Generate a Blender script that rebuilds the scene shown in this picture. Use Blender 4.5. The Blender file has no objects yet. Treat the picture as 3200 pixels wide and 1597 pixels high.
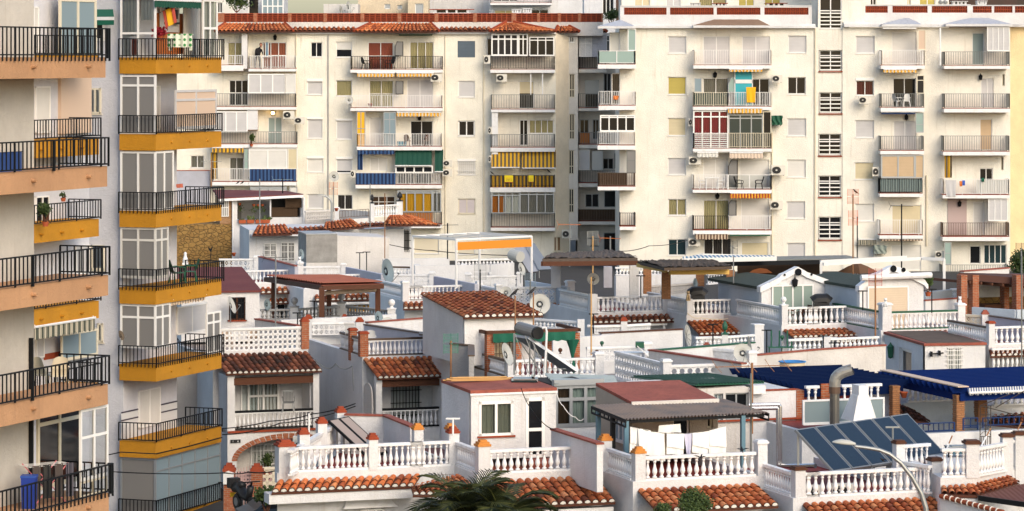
import bpy,math,random
from mathutils import Vector,Matrix
R=math.radians
rnd=random.Random(11)
D=bpy.data
C=bpy.context.scene.collection
F0,HY,CX=10000.0,180.0,1600.0
FR={'A':(0,0,2.4264),'B':(0,530,2.4264),'C':(0,1060,2.3944),'D':(660,0,3.215),'E':(540,380,2.679),
   'F':(1200,0,3.2153),'G':(1200,380,2.679),'H':(1860,0,3.2153),'I':(1860,380,2.679),'J':(2520,0,3.2147),
   'K':(2520,380,2.679),'L':(680,800,3.0625),'M':(680,1180,3.084),'N':(1280,800,3.0625),'O':(1280,1180,3.084),
   'Q':(1880,800,3.0618),'R':(1880,1180,3.0838),'S':(2520,800,3.0618),'T':(2520,1180,3.0838),'0':(0,0,1.0),
   'U':(1700,60,3.783),'V':(1700,400,3.063),'X':(690,1420,7.267),'Z':(470,0,8.04),'Y':(2900,1250,3.707),'P':(680,860,8.04)}
def sx(fr,x):return FR[fr][0]+x/FR[fr][2]
def sy(fr,y):return FR[fr][1]+y/FR[fr][2]
def W(fr,x,y,Y):return Vector(((sx(fr,x)-CX)*Y/F0,Y,(HY-sy(fr,y))*Y/F0))
MATS={}
def mat(name,col,rough=.6,metal=0.,kind=None,**k):
 if name in MATS:return MATS[name]
 m=D.materials.new(name);m.use_nodes=True;MATS[name]=m
 nt=m.node_tree;N=nt.nodes;L=nt.links;b=N['Principled BSDF']
 col=(*col,1.)
 b.inputs['Base Color'].default_value=col;b.inputs['Roughness'].default_value=rough;b.inputs['Metallic'].default_value=metal
 b.inputs['Specular IOR Level'].default_value=k.get('spec',.4)
 tc=N.new('ShaderNodeTexCoord')
 def nd(t,**kw):
  n=N.new(t)
  for a,v in kw.items():
   if a in n.inputs:n.inputs[a].default_value=v
   else:setattr(n,a,v)
  return n
 def mapped(scale,src='Object'):
  mp=N.new('ShaderNodeMapping');mp.inputs['Scale'].default_value=scale;L.new(tc.outputs[src],mp.inputs[0]);return mp.outputs[0]
 def noise(scale,detail=4,rough_=.6,sc=(1,1,1)):
  n=nd('ShaderNodeTexNoise',Scale=scale,Detail=detail,Roughness=rough_);L.new(mapped(sc),n.inputs['Vector']);return n.outputs['Fac']
 def ramp(src,p0,p1,c0=(0,0,0,1),c1=(1,1,1,1)):
  r=N.new('ShaderNodeValToRGB');e=r.color_ramp.elements;e[0].position=p0;e[1].position=p1;e[0].color=c0;e[1].color=c1
  L.new(src,r.inputs[0]);return r
 def mix(fac,a,c,mode='MIX'):
  x=N.new('ShaderNodeMixRGB');x.blend_type=mode
  for i,v in enumerate((fac,a,c)):
   if isinstance(v,(int,float)):x.inputs[i].default_value=v
   elif isinstance(v,tuple):x.inputs[i].default_value=v
   else:L.new(v,x.inputs[i])
  return x.outputs[0]
 def bump(h,strength,dist):
  bp=nd('ShaderNodeBump',Strength=strength,Distance=dist);L.new(h,bp.inputs['Height']);L.new(bp.outputs[0],b.inputs['Normal'])
 def setcol(c):L.new(c,b.inputs['Base Color'])
 tone=lambda f:(col[0]*f,col[1]*f,col[2]*f,1)
 if kind=='stucco':
  st=k.get('stain',.35)
  c=mix(ramp(noise(.55,5),.38,.68).outputs[0],tone(k.get('lo',.86)),tone(1.04))
  s1=ramp(noise(1.3,6,.7,(3.2,3.2,.22)),.56,.82).outputs[0]
  dirt=k.get('dirt',(.33,.26,.17,1))
  s2=N.new('ShaderNodeMath');s2.operation='MULTIPLY';s2.inputs[1].default_value=st;L.new(s1,s2.inputs[0])
  c=mix(s2.outputs[0],c,dirt)
  s3=ramp(noise(2.6,8,.75),.63,.78).outputs[0]
  s4=N.new('ShaderNodeMath');s4.operation='MULTIPLY';s4.inputs[1].default_value=st*.7;L.new(s3,s4.inputs[0])
  c=mix(s4.outputs[0],c,dirt);g_=mix(noise(5.5,10,.85),(.80,.80,.81,1),(1.16,1.15,1.13,1));setcol(mix(.8,c,g_,'MULTIPLY'));bump(noise(11,6,.75),k.get('b',.5),.07)
 elif kind=='tile':
  at=N.new('ShaderNodeAttribute');at.attribute_name='tint'
  r=N.new('ShaderNodeValToRGB');cs=k['cols'];e=r.color_ramp.elements
  e[0].color=(*cs[0],1);e[1].color=(*cs[-1],1)
  for i in range(1,len(cs)-1):e.new(i/(len(cs)-1)).color=(*cs[i],1)
  L.new(at.outputs['Fac'],r.inputs[0])
  c=mix(ramp(noise(9,5),.45,.75).outputs[0],r.outputs[0],k.get('moss',(.05,.035,.022,1)))
  c2=mix(.62,r.outputs[0],c);setcol(c2);bump(noise(30,4),.3,.02)
 elif kind=='mottle':
  c=mix(ramp(noise(k.get('s',1.5),6,.65),.35,.7).outputs[0],(*k['c2'],1),col)
  c=mix(ramp(noise(k.get('s',1.5)*6,5,.7),.5,.75).outputs[0],c,tone(k.get('lo',.7)));setcol(c);bump(noise(25,4),k.get('b',.3),.03)
 elif kind=='brick':
  sep=N.new('ShaderNodeSeparateXYZ');L.new(tc.outputs['Object'],sep.inputs[0])
  ad=N.new('ShaderNodeMath');L.new(sep.outputs[0],ad.inputs[0]);L.new(sep.outputs[1],ad.inputs[1])
  cb=N.new('ShaderNodeCombineXYZ');L.new(ad.outputs[0],cb.inputs[0]);L.new(sep.outputs[2],cb.inputs[1])
  br=nd('ShaderNodeTexBrick',Scale=1.0);L.new(cb.outputs[0],br.inputs['Vector'])
  br.inputs['Color1'].default_value=col;br.inputs['Color2'].default_value=(*k['c2'],1);br.inputs['Mortar'].default_value=(*k.get('mortar',(.33,.22,.15)),1)
  br.inputs['Mortar Size'].default_value=.014;br.inputs['Brick Width'].default_value=k.get('bw',.24);br.inputs['Row Height'].default_value=k.get('rh',.075)
  setcol(mix(ramp(noise(5,4),.4,.8).outputs[0],br.outputs[0],tone(.55)));bump(br.outputs['Fac'],-.5,.02)
 elif kind=='slat':
  w=nd('ShaderNodeTexWave',Scale=k.get('s',3.2));w.bands_direction=k.get('dir','Z');w.wave_profile=k.get('prof','SAW');L.new(tc.outputs['Object'],w.inputs['Vector'])
  setcol(mix(ramp(noise(1.2,4),.35,.7).outputs[0],tone(.93),tone(1.03)));bump(w.outputs['Fac'],k.get('b',.45),k.get('d',.02))
 elif kind=='stripe':
  w=nd('ShaderNodeTexWave',Scale=k['s']);w.bands_direction=k.get('dir','X');w.wave_profile='SIN';L.new(tc.outputs['Object'],w.inputs['Vector'])
  r=ramp(w.outputs['Fac'],.48,.52,col,(*k['c2'],1));setcol(r.outputs[0])
 elif kind=='stone':
  v=nd('ShaderNodeTexVoronoi',Scale=k.get('s',2.2));L.new(mapped((1,1,1.35)),v.inputs['Vector'])
  v2=nd('ShaderNodeTexVoronoi',Scale=k.get('s',2.2));v2.feature='DISTANCE_TO_EDGE';L.new(mapped((1,1,1.35)),v2.inputs['Vector'])
  c=mix(v.outputs['Color'],col,(*k['c2'],1));c=mix(noise(3,5),c,tone(.55))
  setcol(mix(ramp(v2.outputs['Distance'],.02,.06).outputs[0],(.13,.08,.03,1),c));bump(ramp(v2.outputs['Distance'],0,.12).outputs[0],.7,.06)
 elif kind=='fibre':
  c=mix(noise(6,8,.8,k.get('sc',(1,1,1))),(*k['c2'],1),col);c=mix(ramp(noise(40,4,.8,k.get('sc',(1,1,1))),.4,.65).outputs[0],c,tone(.5))
  setcol(c);bump(noise(35,6,.8,k.get('sc',(1,1,1))),.8,.05)
 elif kind=='decor':
  ch=nd('ShaderNodeTexVoronoi',Scale=k.get('s',6));ch.inputs['Randomness'].default_value=0;L.new(tc.outputs['Object'],ch.inputs['Vector'])
  setcol(ramp(ch.outputs['Distance'],.28,.34,(*k['c2'],1),col).outputs[0])
 elif kind=='rust':
  c=mix(ramp(noise(k.get('s',5),7,.7),k.get('p',.52),.66).outputs[0],col,(*k['c2'],1));setcol(c)
 elif kind=='glass':
  out=N['Material Output'];tr=N.new('ShaderNodeBsdfTransparent');tr.inputs[0].default_value=col
  gl=N.new('ShaderNodeBsdfGlossy');gl.inputs['Roughness'].default_value=.03
  fr=N.new('ShaderNodeFresnel');fr.inputs[0].default_value=1.45
  ms=N.new('ShaderNodeMixShader');L.new(fr.outputs[0],ms.inputs[0]);L.new(tr.outputs[0],ms.inputs[1]);L.new(gl.outputs[0],ms.inputs[2]);L.new(ms.outputs[0],out.inputs[0])
 elif kind=='leaf':
  at=N.new('ShaderNodeAttribute');at.attribute_name='tint';setcol(mix(at.outputs['Fac'],col,(*k['c2'],1)))
 elif kind=='glow':
  b.inputs['Emission Color'].default_value=col;b.inputs['Emission Strength'].default_value=k['e']
 return m
WHT=(.80,.785,.75)
m_blockA=mat('cream_render',(.83,.795,.695),.9,kind='stucco',stain=.62,lo=.88)
m_blockB=mat('white_render',(.81,.78,.70),.9,kind='stucco',stain=.5,lo=.9)
m_blockT=mat('tan_render',(.66,.55,.40),.9,kind='stucco',stain=.2)
m_white=mat('white_limewash',(.70,.70,.71),.9,kind='stucco',stain=.5,lo=.88,dirt=(.45,.40,.33,1))
m_dirty=mat('weathered_limewash',(.66,.63,.60),.9,kind='stucco',stain=.55,lo=.85)
m_lav=mat('lavender_render_and_shade',(.47,.48,.55),.9,kind='stucco',stain=.18,dirt=(.33,.32,.34,1))  # lavender render, also shade painted onto the left-facing white parapets
m_bluew=mat('pale_blue_render',(.50,.56,.63),.9,kind='stucco',stain=.15,dirt=(.36,.38,.42,1))
m_greyr=mat('grey_render',(.40,.39,.385),.9,kind='stucco',stain=.3)
m_concr=mat('bare_concrete',(.33,.32,.30),.95,kind='mottle',c2=(.22,.21,.2),s=2)
m_paint=mat('white_paint',(.75,.75,.755),.55,kind='rust',c2=(.66,.65,.63),s=3,p=.5)
m_trim=mat('white_joinery',(.80,.79,.77),.4)
m_alu=mat('grey_aluminium',(.36,.38,.40),.4,.5)
m_cream=mat('cream_joinery',(.66,.60,.47),.5)
m_shut=mat('grey_shutter',(.55,.54,.545),.6,kind='slat')
m_shutw=mat('white_shutter',(.68,.665,.63),.6,kind='slat')
m_shutc=mat('cream_shutter',(.62,.54,.36),.6,kind='slat')
m_shuto=mat('olive_shutter',(.46,.37,.09),.6,kind='slat')
m_shutt=mat('tan_shutter',(.55,.40,.25),.6,kind='slat')
m_shutbl=mat('slate_blue_shutter',(.105,.14,.18),.6,kind='slat',b=.8)
m_dark=mat('dark_glass',(.009,.010,.012),.08,spec=.3)
m_room=mat('dim_room',(.025,.022,.02),.9)
m_teal=mat('dark_teal_glass',(.012,.032,.038),.1,spec=.6)
m_glass=mat('clear_glass',(.86,.90,.90),kind='glass')
m_frost=mat('frosted_green_glass',(.27,.37,.34),.35)
m_frostb=mat('frosted_blue_glass',(.21,.28,.32),.3)
m_frostg=mat('frosted_grey_glass',(.20,.195,.19),.3)
m_blk=mat('black_iron',(.009,.010,.012),.6,spec=.15)
m_gry=mat('grey_iron',(.16,.17,.165),.5)
m_wrail=mat('white_iron',(.74,.73,.71),.5)
m_brnr=mat('brown_iron',(.10,.065,.045),.5)
m_navy=mat('navy_iron',(.008,.03,.11),.6,spec=.2)
m_gold=mat('ochre_render',(.52,.235,.012),.85,kind='stucco',stain=.5,lo=.85,b=.5,dirt=(.3,.15,.02,1))
m_peach=mat('peach_render',(.53,.295,.155),.85,kind='stucco',stain=.5,lo=.86,b=.5,dirt=(.3,.16,.09,1))
m_tile=mat('terracotta_tile',(.4,.12,.05),.85,kind='tile',cols=[(.13,.035,.016),(.36,.085,.026),(.50,.135,.042),(.56,.175,.055),(.52,.22,.10)])
m_tiled=mat('weathered_tile',(.2,.08,.05),.9,kind='tile',cols=[(.03,.016,.012),(.075,.026,.017),(.14,.042,.022),(.22,.065,.03),(.30,.10,.05)])
m_tileo=mat('orange_tile',(.5,.16,.05),.85,kind='tile',cols=[(.28,.06,.02),(.56,.14,.038),(.68,.20,.06),(.70,.28,.11)])
m_pan=mat('tile_channel',(.10,.035,.02),.9)
m_mort=mat('tile_mortar',(.70,.67,.61),.9)
m_brick=mat('red_brick',(.40,.10,.035),.9,kind='brick',c2=(.30,.07,.025))
m_brickt=mat('tan_brick',(.42,.20,.09),.9,kind='brick',c2=(.34,.14,.055),rh=.065,mortar=(.2,.1,.05))
m_terra=mat('terracotta_block',(.33,.062,.024),.9,kind='mottle',c2=(.25,.045,.018),s=3)
m_ochcap=mat('ochre_coping',(.62,.26,.05),.8,kind='mottle',c2=(.5,.18,.035),s=3)
m_redr=mat('red_roof_coating',(.36,.10,.065),.85,kind='mottle',c2=(.24,.065,.045),s=1.4,lo=.5)
m_redf=mat('red_terrace_floor',(.25,.03,.022),.7,kind='mottle',c2=(.19,.024,.02),s=1)
m_floor=mat('terrace_floor',(.42,.36,.32),.85,kind='mottle',c2=(.34,.29,.27),s=1)
m_maroon=mat('maroon_roof',(.17,.045,.038),.8,kind='mottle',c2=(.12,.026,.025),s=.7)
m_dgreen=mat('green_sheet',(.012,.085,.045),.5)
m_blue=mat('blue_timber',(.002,.009,.045),.75,spec=.05);m_blue2=mat('bright_blue_timber',(.004,.017,.10),.75,spec=.05)
m_wood=mat('brown_timber',(.16,.06,.028),.7,kind='fibre',c2=(.09,.03,.015),sc=(4,4,.5))
m_woody=mat('yellow_timber',(.60,.38,.10),.7)
m_thatch=mat('grey_thatch',(.17,.13,.105),.95,kind='fibre',c2=(.08,.06,.05))
m_reed=mat('dark_reed',(.10,.058,.03),.95,kind='fibre',c2=(.035,.02,.012),sc=(6,6,.6))
m_stone=mat('ochre_stone',(.40,.24,.075),.95,kind='stone',c2=(.27,.14,.04),s=3.6)
m_asph=mat('asphalt',(.05,.05,.052),.95,kind='mottle',c2=(.04,.04,.042),s=.6)
m_hill=mat('hillside_scrub',(.13,.06,.04),1,kind='mottle',c2=(.05,.04,.025),s=.05)
m_beige=mat('beige_panel',(.60,.45,.34),.7)
m_acc=mat('air_conditioner_casing',(.66,.63,.56),.5)
m_pot=mat('terracotta_pot',(.38,.085,.03),.8)
m_plas=mat('white_plastic',(.74,.74,.73),.4)
m_dish=mat('dish_paint',(.44,.44,.41),.5)
m_dishb=mat('blue_grey_dish',(.20,.26,.29),.5)
m_galv=mat('galvanised_steel',(.33,.34,.34),.4,.6)
m_silver=mat('silver_foil',(.62,.63,.65),.25,.9)
m_rust=mat('rusty_pole',(.30,.15,.07),.8,kind='rust',c2=(.16,.05,.02))
m_solar=mat('collector_glass',(.012,.024,.042),.22,spec=.5)
m_cane=mat('bamboo',(.52,.30,.11),.6)
m_green=mat('green_fabric',(.006,.10,.06),.8)
m_dkgrn=mat('dark_green_fabric',(.004,.055,.036),.8,kind='slat',dir='X',s=2.6,prof='SIN',b=.3)
m_ywst=mat('yellow_grey_stripe',(.66,.36,.02),.8,kind='stripe',s=1.15,c2=(.12,.09,.05))
m_ylst=mat('yellow_cream_stripe',(.72,.36,.02),.8,kind='stripe',s=1.3,c2=(.60,.52,.40))
m_blst=mat('navy_white_stripe',(.006,.018,.065),.8,kind='stripe',s=1.2,c2=(.03,.08,.2))
m_blst2=mat('blue_white_stripe',(.05,.17,.30),.8,kind='stripe',s=1.6,c2=(.66,.66,.64))
m_rdst=mat('red_yellow_stripe',(.30,.03,.02),.8,kind='stripe',s=1.6,c2=(.66,.34,.03))
m_brst=mat('brown_cream_stripe',(.09,.045,.03),.8,kind='stripe',s=1.5,c2=(.58,.46,.34))
m_grst=mat('green_grey_stripe',(.05,.06,.045),.8,kind='stripe',s=2.4,c2=(.42,.38,.3))
m_black=mat('black_plastic',(.012,.012,.013),.5)
m_crow=mat('black_feathers',(.008,.008,.01),.5)
m_foli=mat('foliage',(.018,.04,.01),.7,kind='leaf',c2=(.075,.11,.025))
m_palm=mat('palm_leaf',(.006,.015,.006),.6,kind='leaf',c2=(.075,.085,.022))
m_linen=mat('white_linen',(.82,.81,.78),.9)
m_linlav=mat('lavender_linen',(.56,.56,.70),.9)
CURT={}
def curt(name,col):return mat(name,col,.9)
c_cream=curt('cream_curtain',(.60,.50,.27));c_grey=curt('grey_curtain',(.27,.25,.22));c_red=curt('crimson_curtain',(.34,.02,.045))
c_yel=curt('yellow_curtain',(.80,.42,.02));c_or=curt('orange_curtain',(.48,.15,.015));c_dk=curt('dark_curtain',(.07,.055,.05));c_wh=curt('white_net_curtain',(.62,.61,.57))
c_sal=curt('salmon_curtain',(.46,.12,.07));c_grn=curt('bottle_green_curtain',(.018,.05,.035));c_teal=curt('grey_teal_curtain',(.27,.34,.33));c_wine=curt('wine_curtain',(.13,.012,.022))
class MB:
 def __init__(s):s.v=[];s.f=[];s.t=[]
 def add(s,vs,fs,t=0.):
  n=len(s.v);s.v+=[tuple(p)for p in vs];s.f+=[tuple(i+n for i in f)for f in fs];s.t+=[t]*len(fs);return s
 def box(s,x0,y0,z0,x1,y1,z1,t=0.):
  return s.add([(x0,y0,z0),(x1,y0,z0),(x1,y1,z0),(x0,y1,z0),(x0,y0,z1),(x1,y0,z1),(x1,y1,z1),(x0,y1,z1)],
          [(0,3,2,1),(4,5,6,7),(0,1,5,4),(1,2,6,5),(2,3,7,6),(3,0,4,7)],t)
 def hexa(s,b4,t4):
  return s.add(list(b4)+list(t4),[(0,3,2,1),(4,5,6,7),(0,1,5,4),(1,2,6,5),(2,3,7,6),(3,0,4,7)])
 def prism(s,poly,y0,y1):
  n=len(poly);vs=[(x,y0,z)for x,z in poly]+[(x,y1,z)for x,z in poly]
  return s.add(vs,[tuple(range(n)),tuple(range(2*n-1,n-1,-1))]+[(i,(i+1)%n,n+(i+1)%n,n+i)for i in range(n)])
 def slab(s,poly,z0,z1):
  n=len(poly);vs=[(x,y,z0)for x,y in poly]+[(x,y,z1)for x,y in poly]
  return s.add(vs,[tuple(range(n)),tuple(range(2*n-1,n-1,-1))]+[(i,(i+1)%n,n+(i+1)%n,n+i)for i in range(n)])
 def quad(s,a,b,c,d,t=0.):return s.add([a,b,c,d],[(0,1,2,3)],t)
 def sheet(s,fn,nu,nv,t=0.,th=0):
  vs=[fn(i/nu,j/nv)for j in range(nv+1)for i in range(nu+1)]
  return s.add(vs,[(j*(nu+1)+i,j*(nu+1)+i+1,(j+1)*(nu+1)+i+1,(j+1)*(nu+1)+i)for j in range(nv)for i in range(nu)],t)
 def bar(s,a,b,w,h=None,up=(0,0,1)):
  a=Vector(a);b=Vector(b);d=(b-a).normalized();u=Vector(up)
  if abs(d.dot(u))>.95:u=Vector((0,1,0))
  r=d.cross(u).normalized()*w/2;q=r.cross(d).normalized()*(h or w)/2
  return s.hexa([a-r-q,a+r-q,b+r-q,b-r-q],[a-r+q,a+r+q,b+r+q,b-r+q])
 def tube(s,pts,r,n=6,t=0.):
  pts=[Vector(p)for p in pts];vs=[];m=len(pts);rs=r if isinstance(r,(list,tuple))else[r]*m;pr=None
  for i,p in enumerate(pts):
   d=(pts[min(i+1,m-1)]-pts[max(i-1,0)]).normalized()
   if pr is None:pr=d.orthogonal().normalized()
   pr=(pr-d*pr.dot(d)).normalized();q=d.cross(pr)
   for k in range(n):
    a=2*math.pi*k/n;vs.append(p+pr*math.cos(a)*rs[i]+q*math.sin(a)*rs[i])
  fs=[(i*n+k,i*n+(k+1)%n,(i+1)*n+(k+1)%n,(i+1)*n+k)for i in range(m-1)for k in range(n)]
  return s.add(vs,fs+[tuple(range(n-1,-1,-1)),tuple(range((m-1)*n,m*n))],t)
 def lathe(s,prof,c=(0,0,0),n=10,axis=None):
  vs=[]
  for r,z in prof:
   for k in range(n):
    a=2*math.pi*k/n;vs.append((r*math.cos(a),r*math.sin(a),z))
  if axis is not None:
   q=Vector((0,0,1)).rotation_difference(Vector(axis)).to_matrix();vs=[q@Vector(p)for p in vs]
  vs=[Vector(p)+Vector(c)for p in vs];m=len(prof)
  return s.add(vs,[(i*n+k,i*n+(k+1)%n,(i+1)*n+(k+1)%n,(i+1)*n+k)for i in range(m-1)for k in range(n)]+[tuple(range(n-1,-1,-1)),tuple(range((m-1)*n,m*n))])
 def ball(s,c,r,n=10,sc=(1,1,1)):
  vs=[(0,0,-1)]+[(math.cos(2*math.pi*k/n)*math.cos(p),math.sin(2*math.pi*k/n)*math.cos(p),math.sin(p))for p in[R(-60),R(-30),0,R(30),R(60)]for k in range(n)]+[(0,0,1)]
  vs=[(c[0]+x*r*sc[0],c[1]+y*r*sc[1],c[2]+z*r*sc[2])for x,y,z in vs]
  fs=[(0,1+(k+1)%n,1+k)for k in range(n)]+[(1+j*n+k,1+j*n+(k+1)%n,1+(j+1)*n+(k+1)%n,1+(j+1)*n+k)for j in range(4)for k in range(n)]+[(5*n+1,1+4*n+k,1+4*n+(k+1)%n)for k in range(n)]
  return s.add(vs,fs)
 def mesh(s,name,m,pl=None,smooth=False,tint=False):
  me=D.meshes.new(name)
  vs=s.v if pl is None else[pl.loc(*p)for p in s.v]
  me.from_pydata(vs,[],s.f)
  if m:me.materials.append(m)
  if smooth:me.polygons.foreach_set('use_smooth',[True]*len(s.f))
  if tint:a=me.attributes.new('tint','FLOAT','FACE');a.data.foreach_set('value',s.t)
  me.update();return me
 def build(s,name,m,parent=None,pl=None,smooth=False,tint=False,label=None):
  o=D.objects.new(name,s.mesh(name,m,pl,smooth,tint));C.objects.link(o);o.parent=parent
  if label:o['label']=label
  return o
def tag(o,label=None,cat=None,group=None,kind=None):
 for k,v in(('label',label),('category',cat),('group',group),('kind',kind)):
  if v:o[k]=v
 return o
def empty(name,loc,rz=0.,label=None,cat=None,group=None):
 o=D.objects.new(name,None);C.objects.link(o);o.location=loc;o.rotation_euler=(0,0,rz);o.empty_display_size=.2
 return tag(o,label,cat,group,'thing' if label else None)
def clone(src,loc,rz=0.,label=None,group=None,sc=1.):
 r=src.copy();C.objects.link(r);r.location=loc;r.rotation_euler=(0,0,rz);r.scale=(sc,)*3 if isinstance(sc,(int,float))else sc
 if label:r['label']=label
 if group:r['group']=group
 for ch in src.children:
  c=ch.copy();C.objects.link(c);c.parent=r
  for g in ch.children:d=g.copy();C.objects.link(d);d.parent=c
 return r
class Site:
 def __init__(s,name,label,cat,fr,x,y,Y,deg=0.,group=None,bare=False):
  s.p=W(fr,x,y,Y);s.rz=R(deg)
  s.o=None if bare else empty(name,s.p,s.rz,label,cat,group)
  s.u=Vector((math.cos(s.rz),math.sin(s.rz),0));s.w=Vector((-math.sin(s.rz),math.cos(s.rz),0))
 def world(s,x,y,z=0.):return s.p+s.u*x+s.w*y+Vector((0,0,z))
 def front(s,y=0.):return Pl(s,(0,y,0),(1,0,0),(0,1,0))
 def left(s,x=0.):return Pl(s,(x,0,0),(0,1,0),(1,0,0))
 def right(s,x=0.):return Pl(s,(x,0,0),(0,1,0),(-1,0,0))
class Pl:
 def __init__(s,site,o,d,inn):s.s=site;s.o=Vector(o);s.d=Vector(d);s.i=Vector(inn)
 def loc(s,a,b,z):return s.o+s.d*a+s.i*b+Vector((0,0,z))
 def world(s,a,b,z):return s.s.world(*s.loc(a,b,z))
 def off(s,b):return Pl(s.s,s.o+s.i*b,s.d,s.i)
 def a(s,fr,x):
  t=(sx(fr,x)-CX)/F0;P=s.s.world(*s.o);Dv=s.s.u*s.d.x+s.s.w*s.d.y
  return(t*P.y-P.x)/(Dv.x-t*Dv.y)
 def z(s,fr,y,a=0.):
  P=s.world(a,0,0);return(HY-sy(fr,y))*P.y/F0-s.s.p.z
 def R(s,fr,x0,y0,x1,y1):
  a0,a1=s.a(fr,x0),s.a(fr,x1)
  if a0>a1:a0,a1=a1,a0
  m=(a0+a1)/2;return a0,a1,s.z(fr,y1,m),s.z(fr,y0,m)
 @property
 def root(s):return s.s.o
def wall(pl,a0,a1,z0,z1,holes,m,name='wall',th=.25,parent=None):
 b=MB();A=sorted({a0,a1,*[h[i]for h in holes for i in(0,1)if a0<h[i]<a1]});Z=sorted({z0,z1,*[h[i]for h in holes for i in(2,3)if z0<h[i]<z1]})
 for i in range(len(A)-1):
  run=None
  for j in range(len(Z)):
   solid=j<len(Z)-1 and not any(h[0]-1e-6<A[i]and A[i+1]<h[1]+1e-6 and h[2]-1e-6<Z[j]and Z[j+1]<h[3]+1e-6 for h in holes)
   if solid and run is None:run=Z[j]
   if not solid and run is not None:b.quad((A[i],0,run),(A[i+1],0,run),(A[i+1],0,Z[j]),(A[i],0,Z[j]));run=None
 for h in holes:
  p,q,r,t=h[:4]
  b.quad((p,0,r),(p,th,r),(p,th,t),(p,0,t));b.quad((q,0,r),(q,th,r),(q,th,t),(q,0,t))
  b.quad((p,0,t),(p,th,t),(q,th,t),(q,0,t));b.quad((p,0,r),(p,th,r),(q,th,r),(q,0,r))
 return b.build(name,m,parent or pl.root,pl)
def folds(b,a0,a1,z0,z1,y,amp=.03,pitch=.14):
 n=max(4,int((a1-a0)/pitch*4));ph=rnd.random()*6
 b.sheet(lambda u,v:(a0+(a1-a0)*u,y+amp*math.sin(ph+u*(a1-a0)/pitch*6.28+.6*math.sin(v*3)),z0+(z1-z0)*v),n,3)
def window(pl,rc,kind='dk',col=None,n=2,fm=None,sill=True,d=.13,parent=None,bars=None,name='window',fw=.05,box=0.,half=1.,tr=0.):
 """rc: (a0,a1,z0,z1) on plane pl. kinds: sh shutter, dk dark glass, cu curtain. d: how deep the joinery sits (negative = proud)."""
 a0,a1,z0,z1=rc;fm=fm or m_trim;par=parent or pl.root;f=MB()
 if sill:f.box(a0-.06,-.05,z0-.05,a1+.06,d,z0)
 ztop=z1-box
 if box:f.box(a0-.03,min(d-.1,-.05),ztop,a1+.03,d+.02,z1+.02)
 f.box(a0,d-.04,z0,a0+fw,d+.04,ztop);f.box(a1-fw,d-.04,z0,a1,d+.04,ztop);f.box(a0,d-.04,z0,a1,d+.04,z0+fw);f.box(a0,d-.04,ztop-fw,a1,d+.04,ztop)
 w=(a1-a0)/n
 for i in range(1,n):f.box(a0+i*w-fw/2,d-.045,z0+fw,a0+i*w+fw/2,d+.035,ztop-fw)
 if tr:f.box(a0+fw,d-.045,z0+(ztop-z0)*tr-fw/2,a1-fw,d+.035,z0+(ztop-z0)*tr+fw/2)
 fo=f.build(name,fm,par,pl)
 zs=z0
 if kind=='sh':
  zs=ztop-(ztop-z0)*half
  b=MB();b.box(a0+fw*.5,d-.02,zs,a1-fw*.5,d+.01,ztop-fw*.5);b.build('shutter',col or m_shut,fo,pl)
 if kind!='sh' or half<1:
  zt=ztop-fw*.5 if kind!='sh' else zs
  b=MB();b.quad((a0+.02,d,z0+.02),(a1-.02,d,z0+.02),(a1-.02,d,zt),(a0+.02,d,zt))
  b.build('pane',m_glass if kind=='cu' else(col if kind=='dk' and col else m_dark),fo,pl)
  if kind=='cu':
   b=MB();folds(b,a0+.03,a1-.03,z0+.03,zt,d+.09);b.build('curtain',col or c_cream,fo,pl)
 if bars:
  b=MB();nv,nh,bm,bo=bars
  for i in range(nv):x=a0+(a1-a0)*(i+.5)/nv;b.box(x-.012,bo-.012,z0-.03,x+.012,bo+.012,z1+.03)
  for i in range(nh):z=z0+(z1-z0)*(i+.5)/nh;b.box(a0-.05,bo-.016,z-.014,a1+.05,bo+.016,z+.014)
  b.build('grille',bm,fo,pl)
 return fo
def rail_run(b,p,q,h,pitch=.12,r=.011,top=.03,low=.08,drop=0.):
 p=Vector(p);q=Vector(q);d=q-p;n=max(2,int(d.length/pitch));up=Vector((0,0,1))
 b.bar(p+up*h,q+up*h,top*1.6,top);b.bar(p+up*low,q+up*low,top,top)
 dn=d.normalized();sd=Vector((-dn.y,dn.x,0))*r;dn=dn*r
 for i in range(n+1):
  c=p+d*(i/n);k=1.5 if i%11==0 or i==n else 1.
  lo,hi=c+up*(-drop if drop else(0 if k>1 else low)),c+up*h
  b.add([lo-dn*k-sd*k,lo+dn*k-sd*k,lo+dn*k+sd*k,lo-dn*k+sd*k,hi-dn*k-sd*k,hi+dn*k-sd*k,hi+dn*k+sd*k,hi-dn*k+sd*k],[(0,1,5,4),(1,2,6,5),(2,3,7,6),(3,0,4,7)])
 return b
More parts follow.
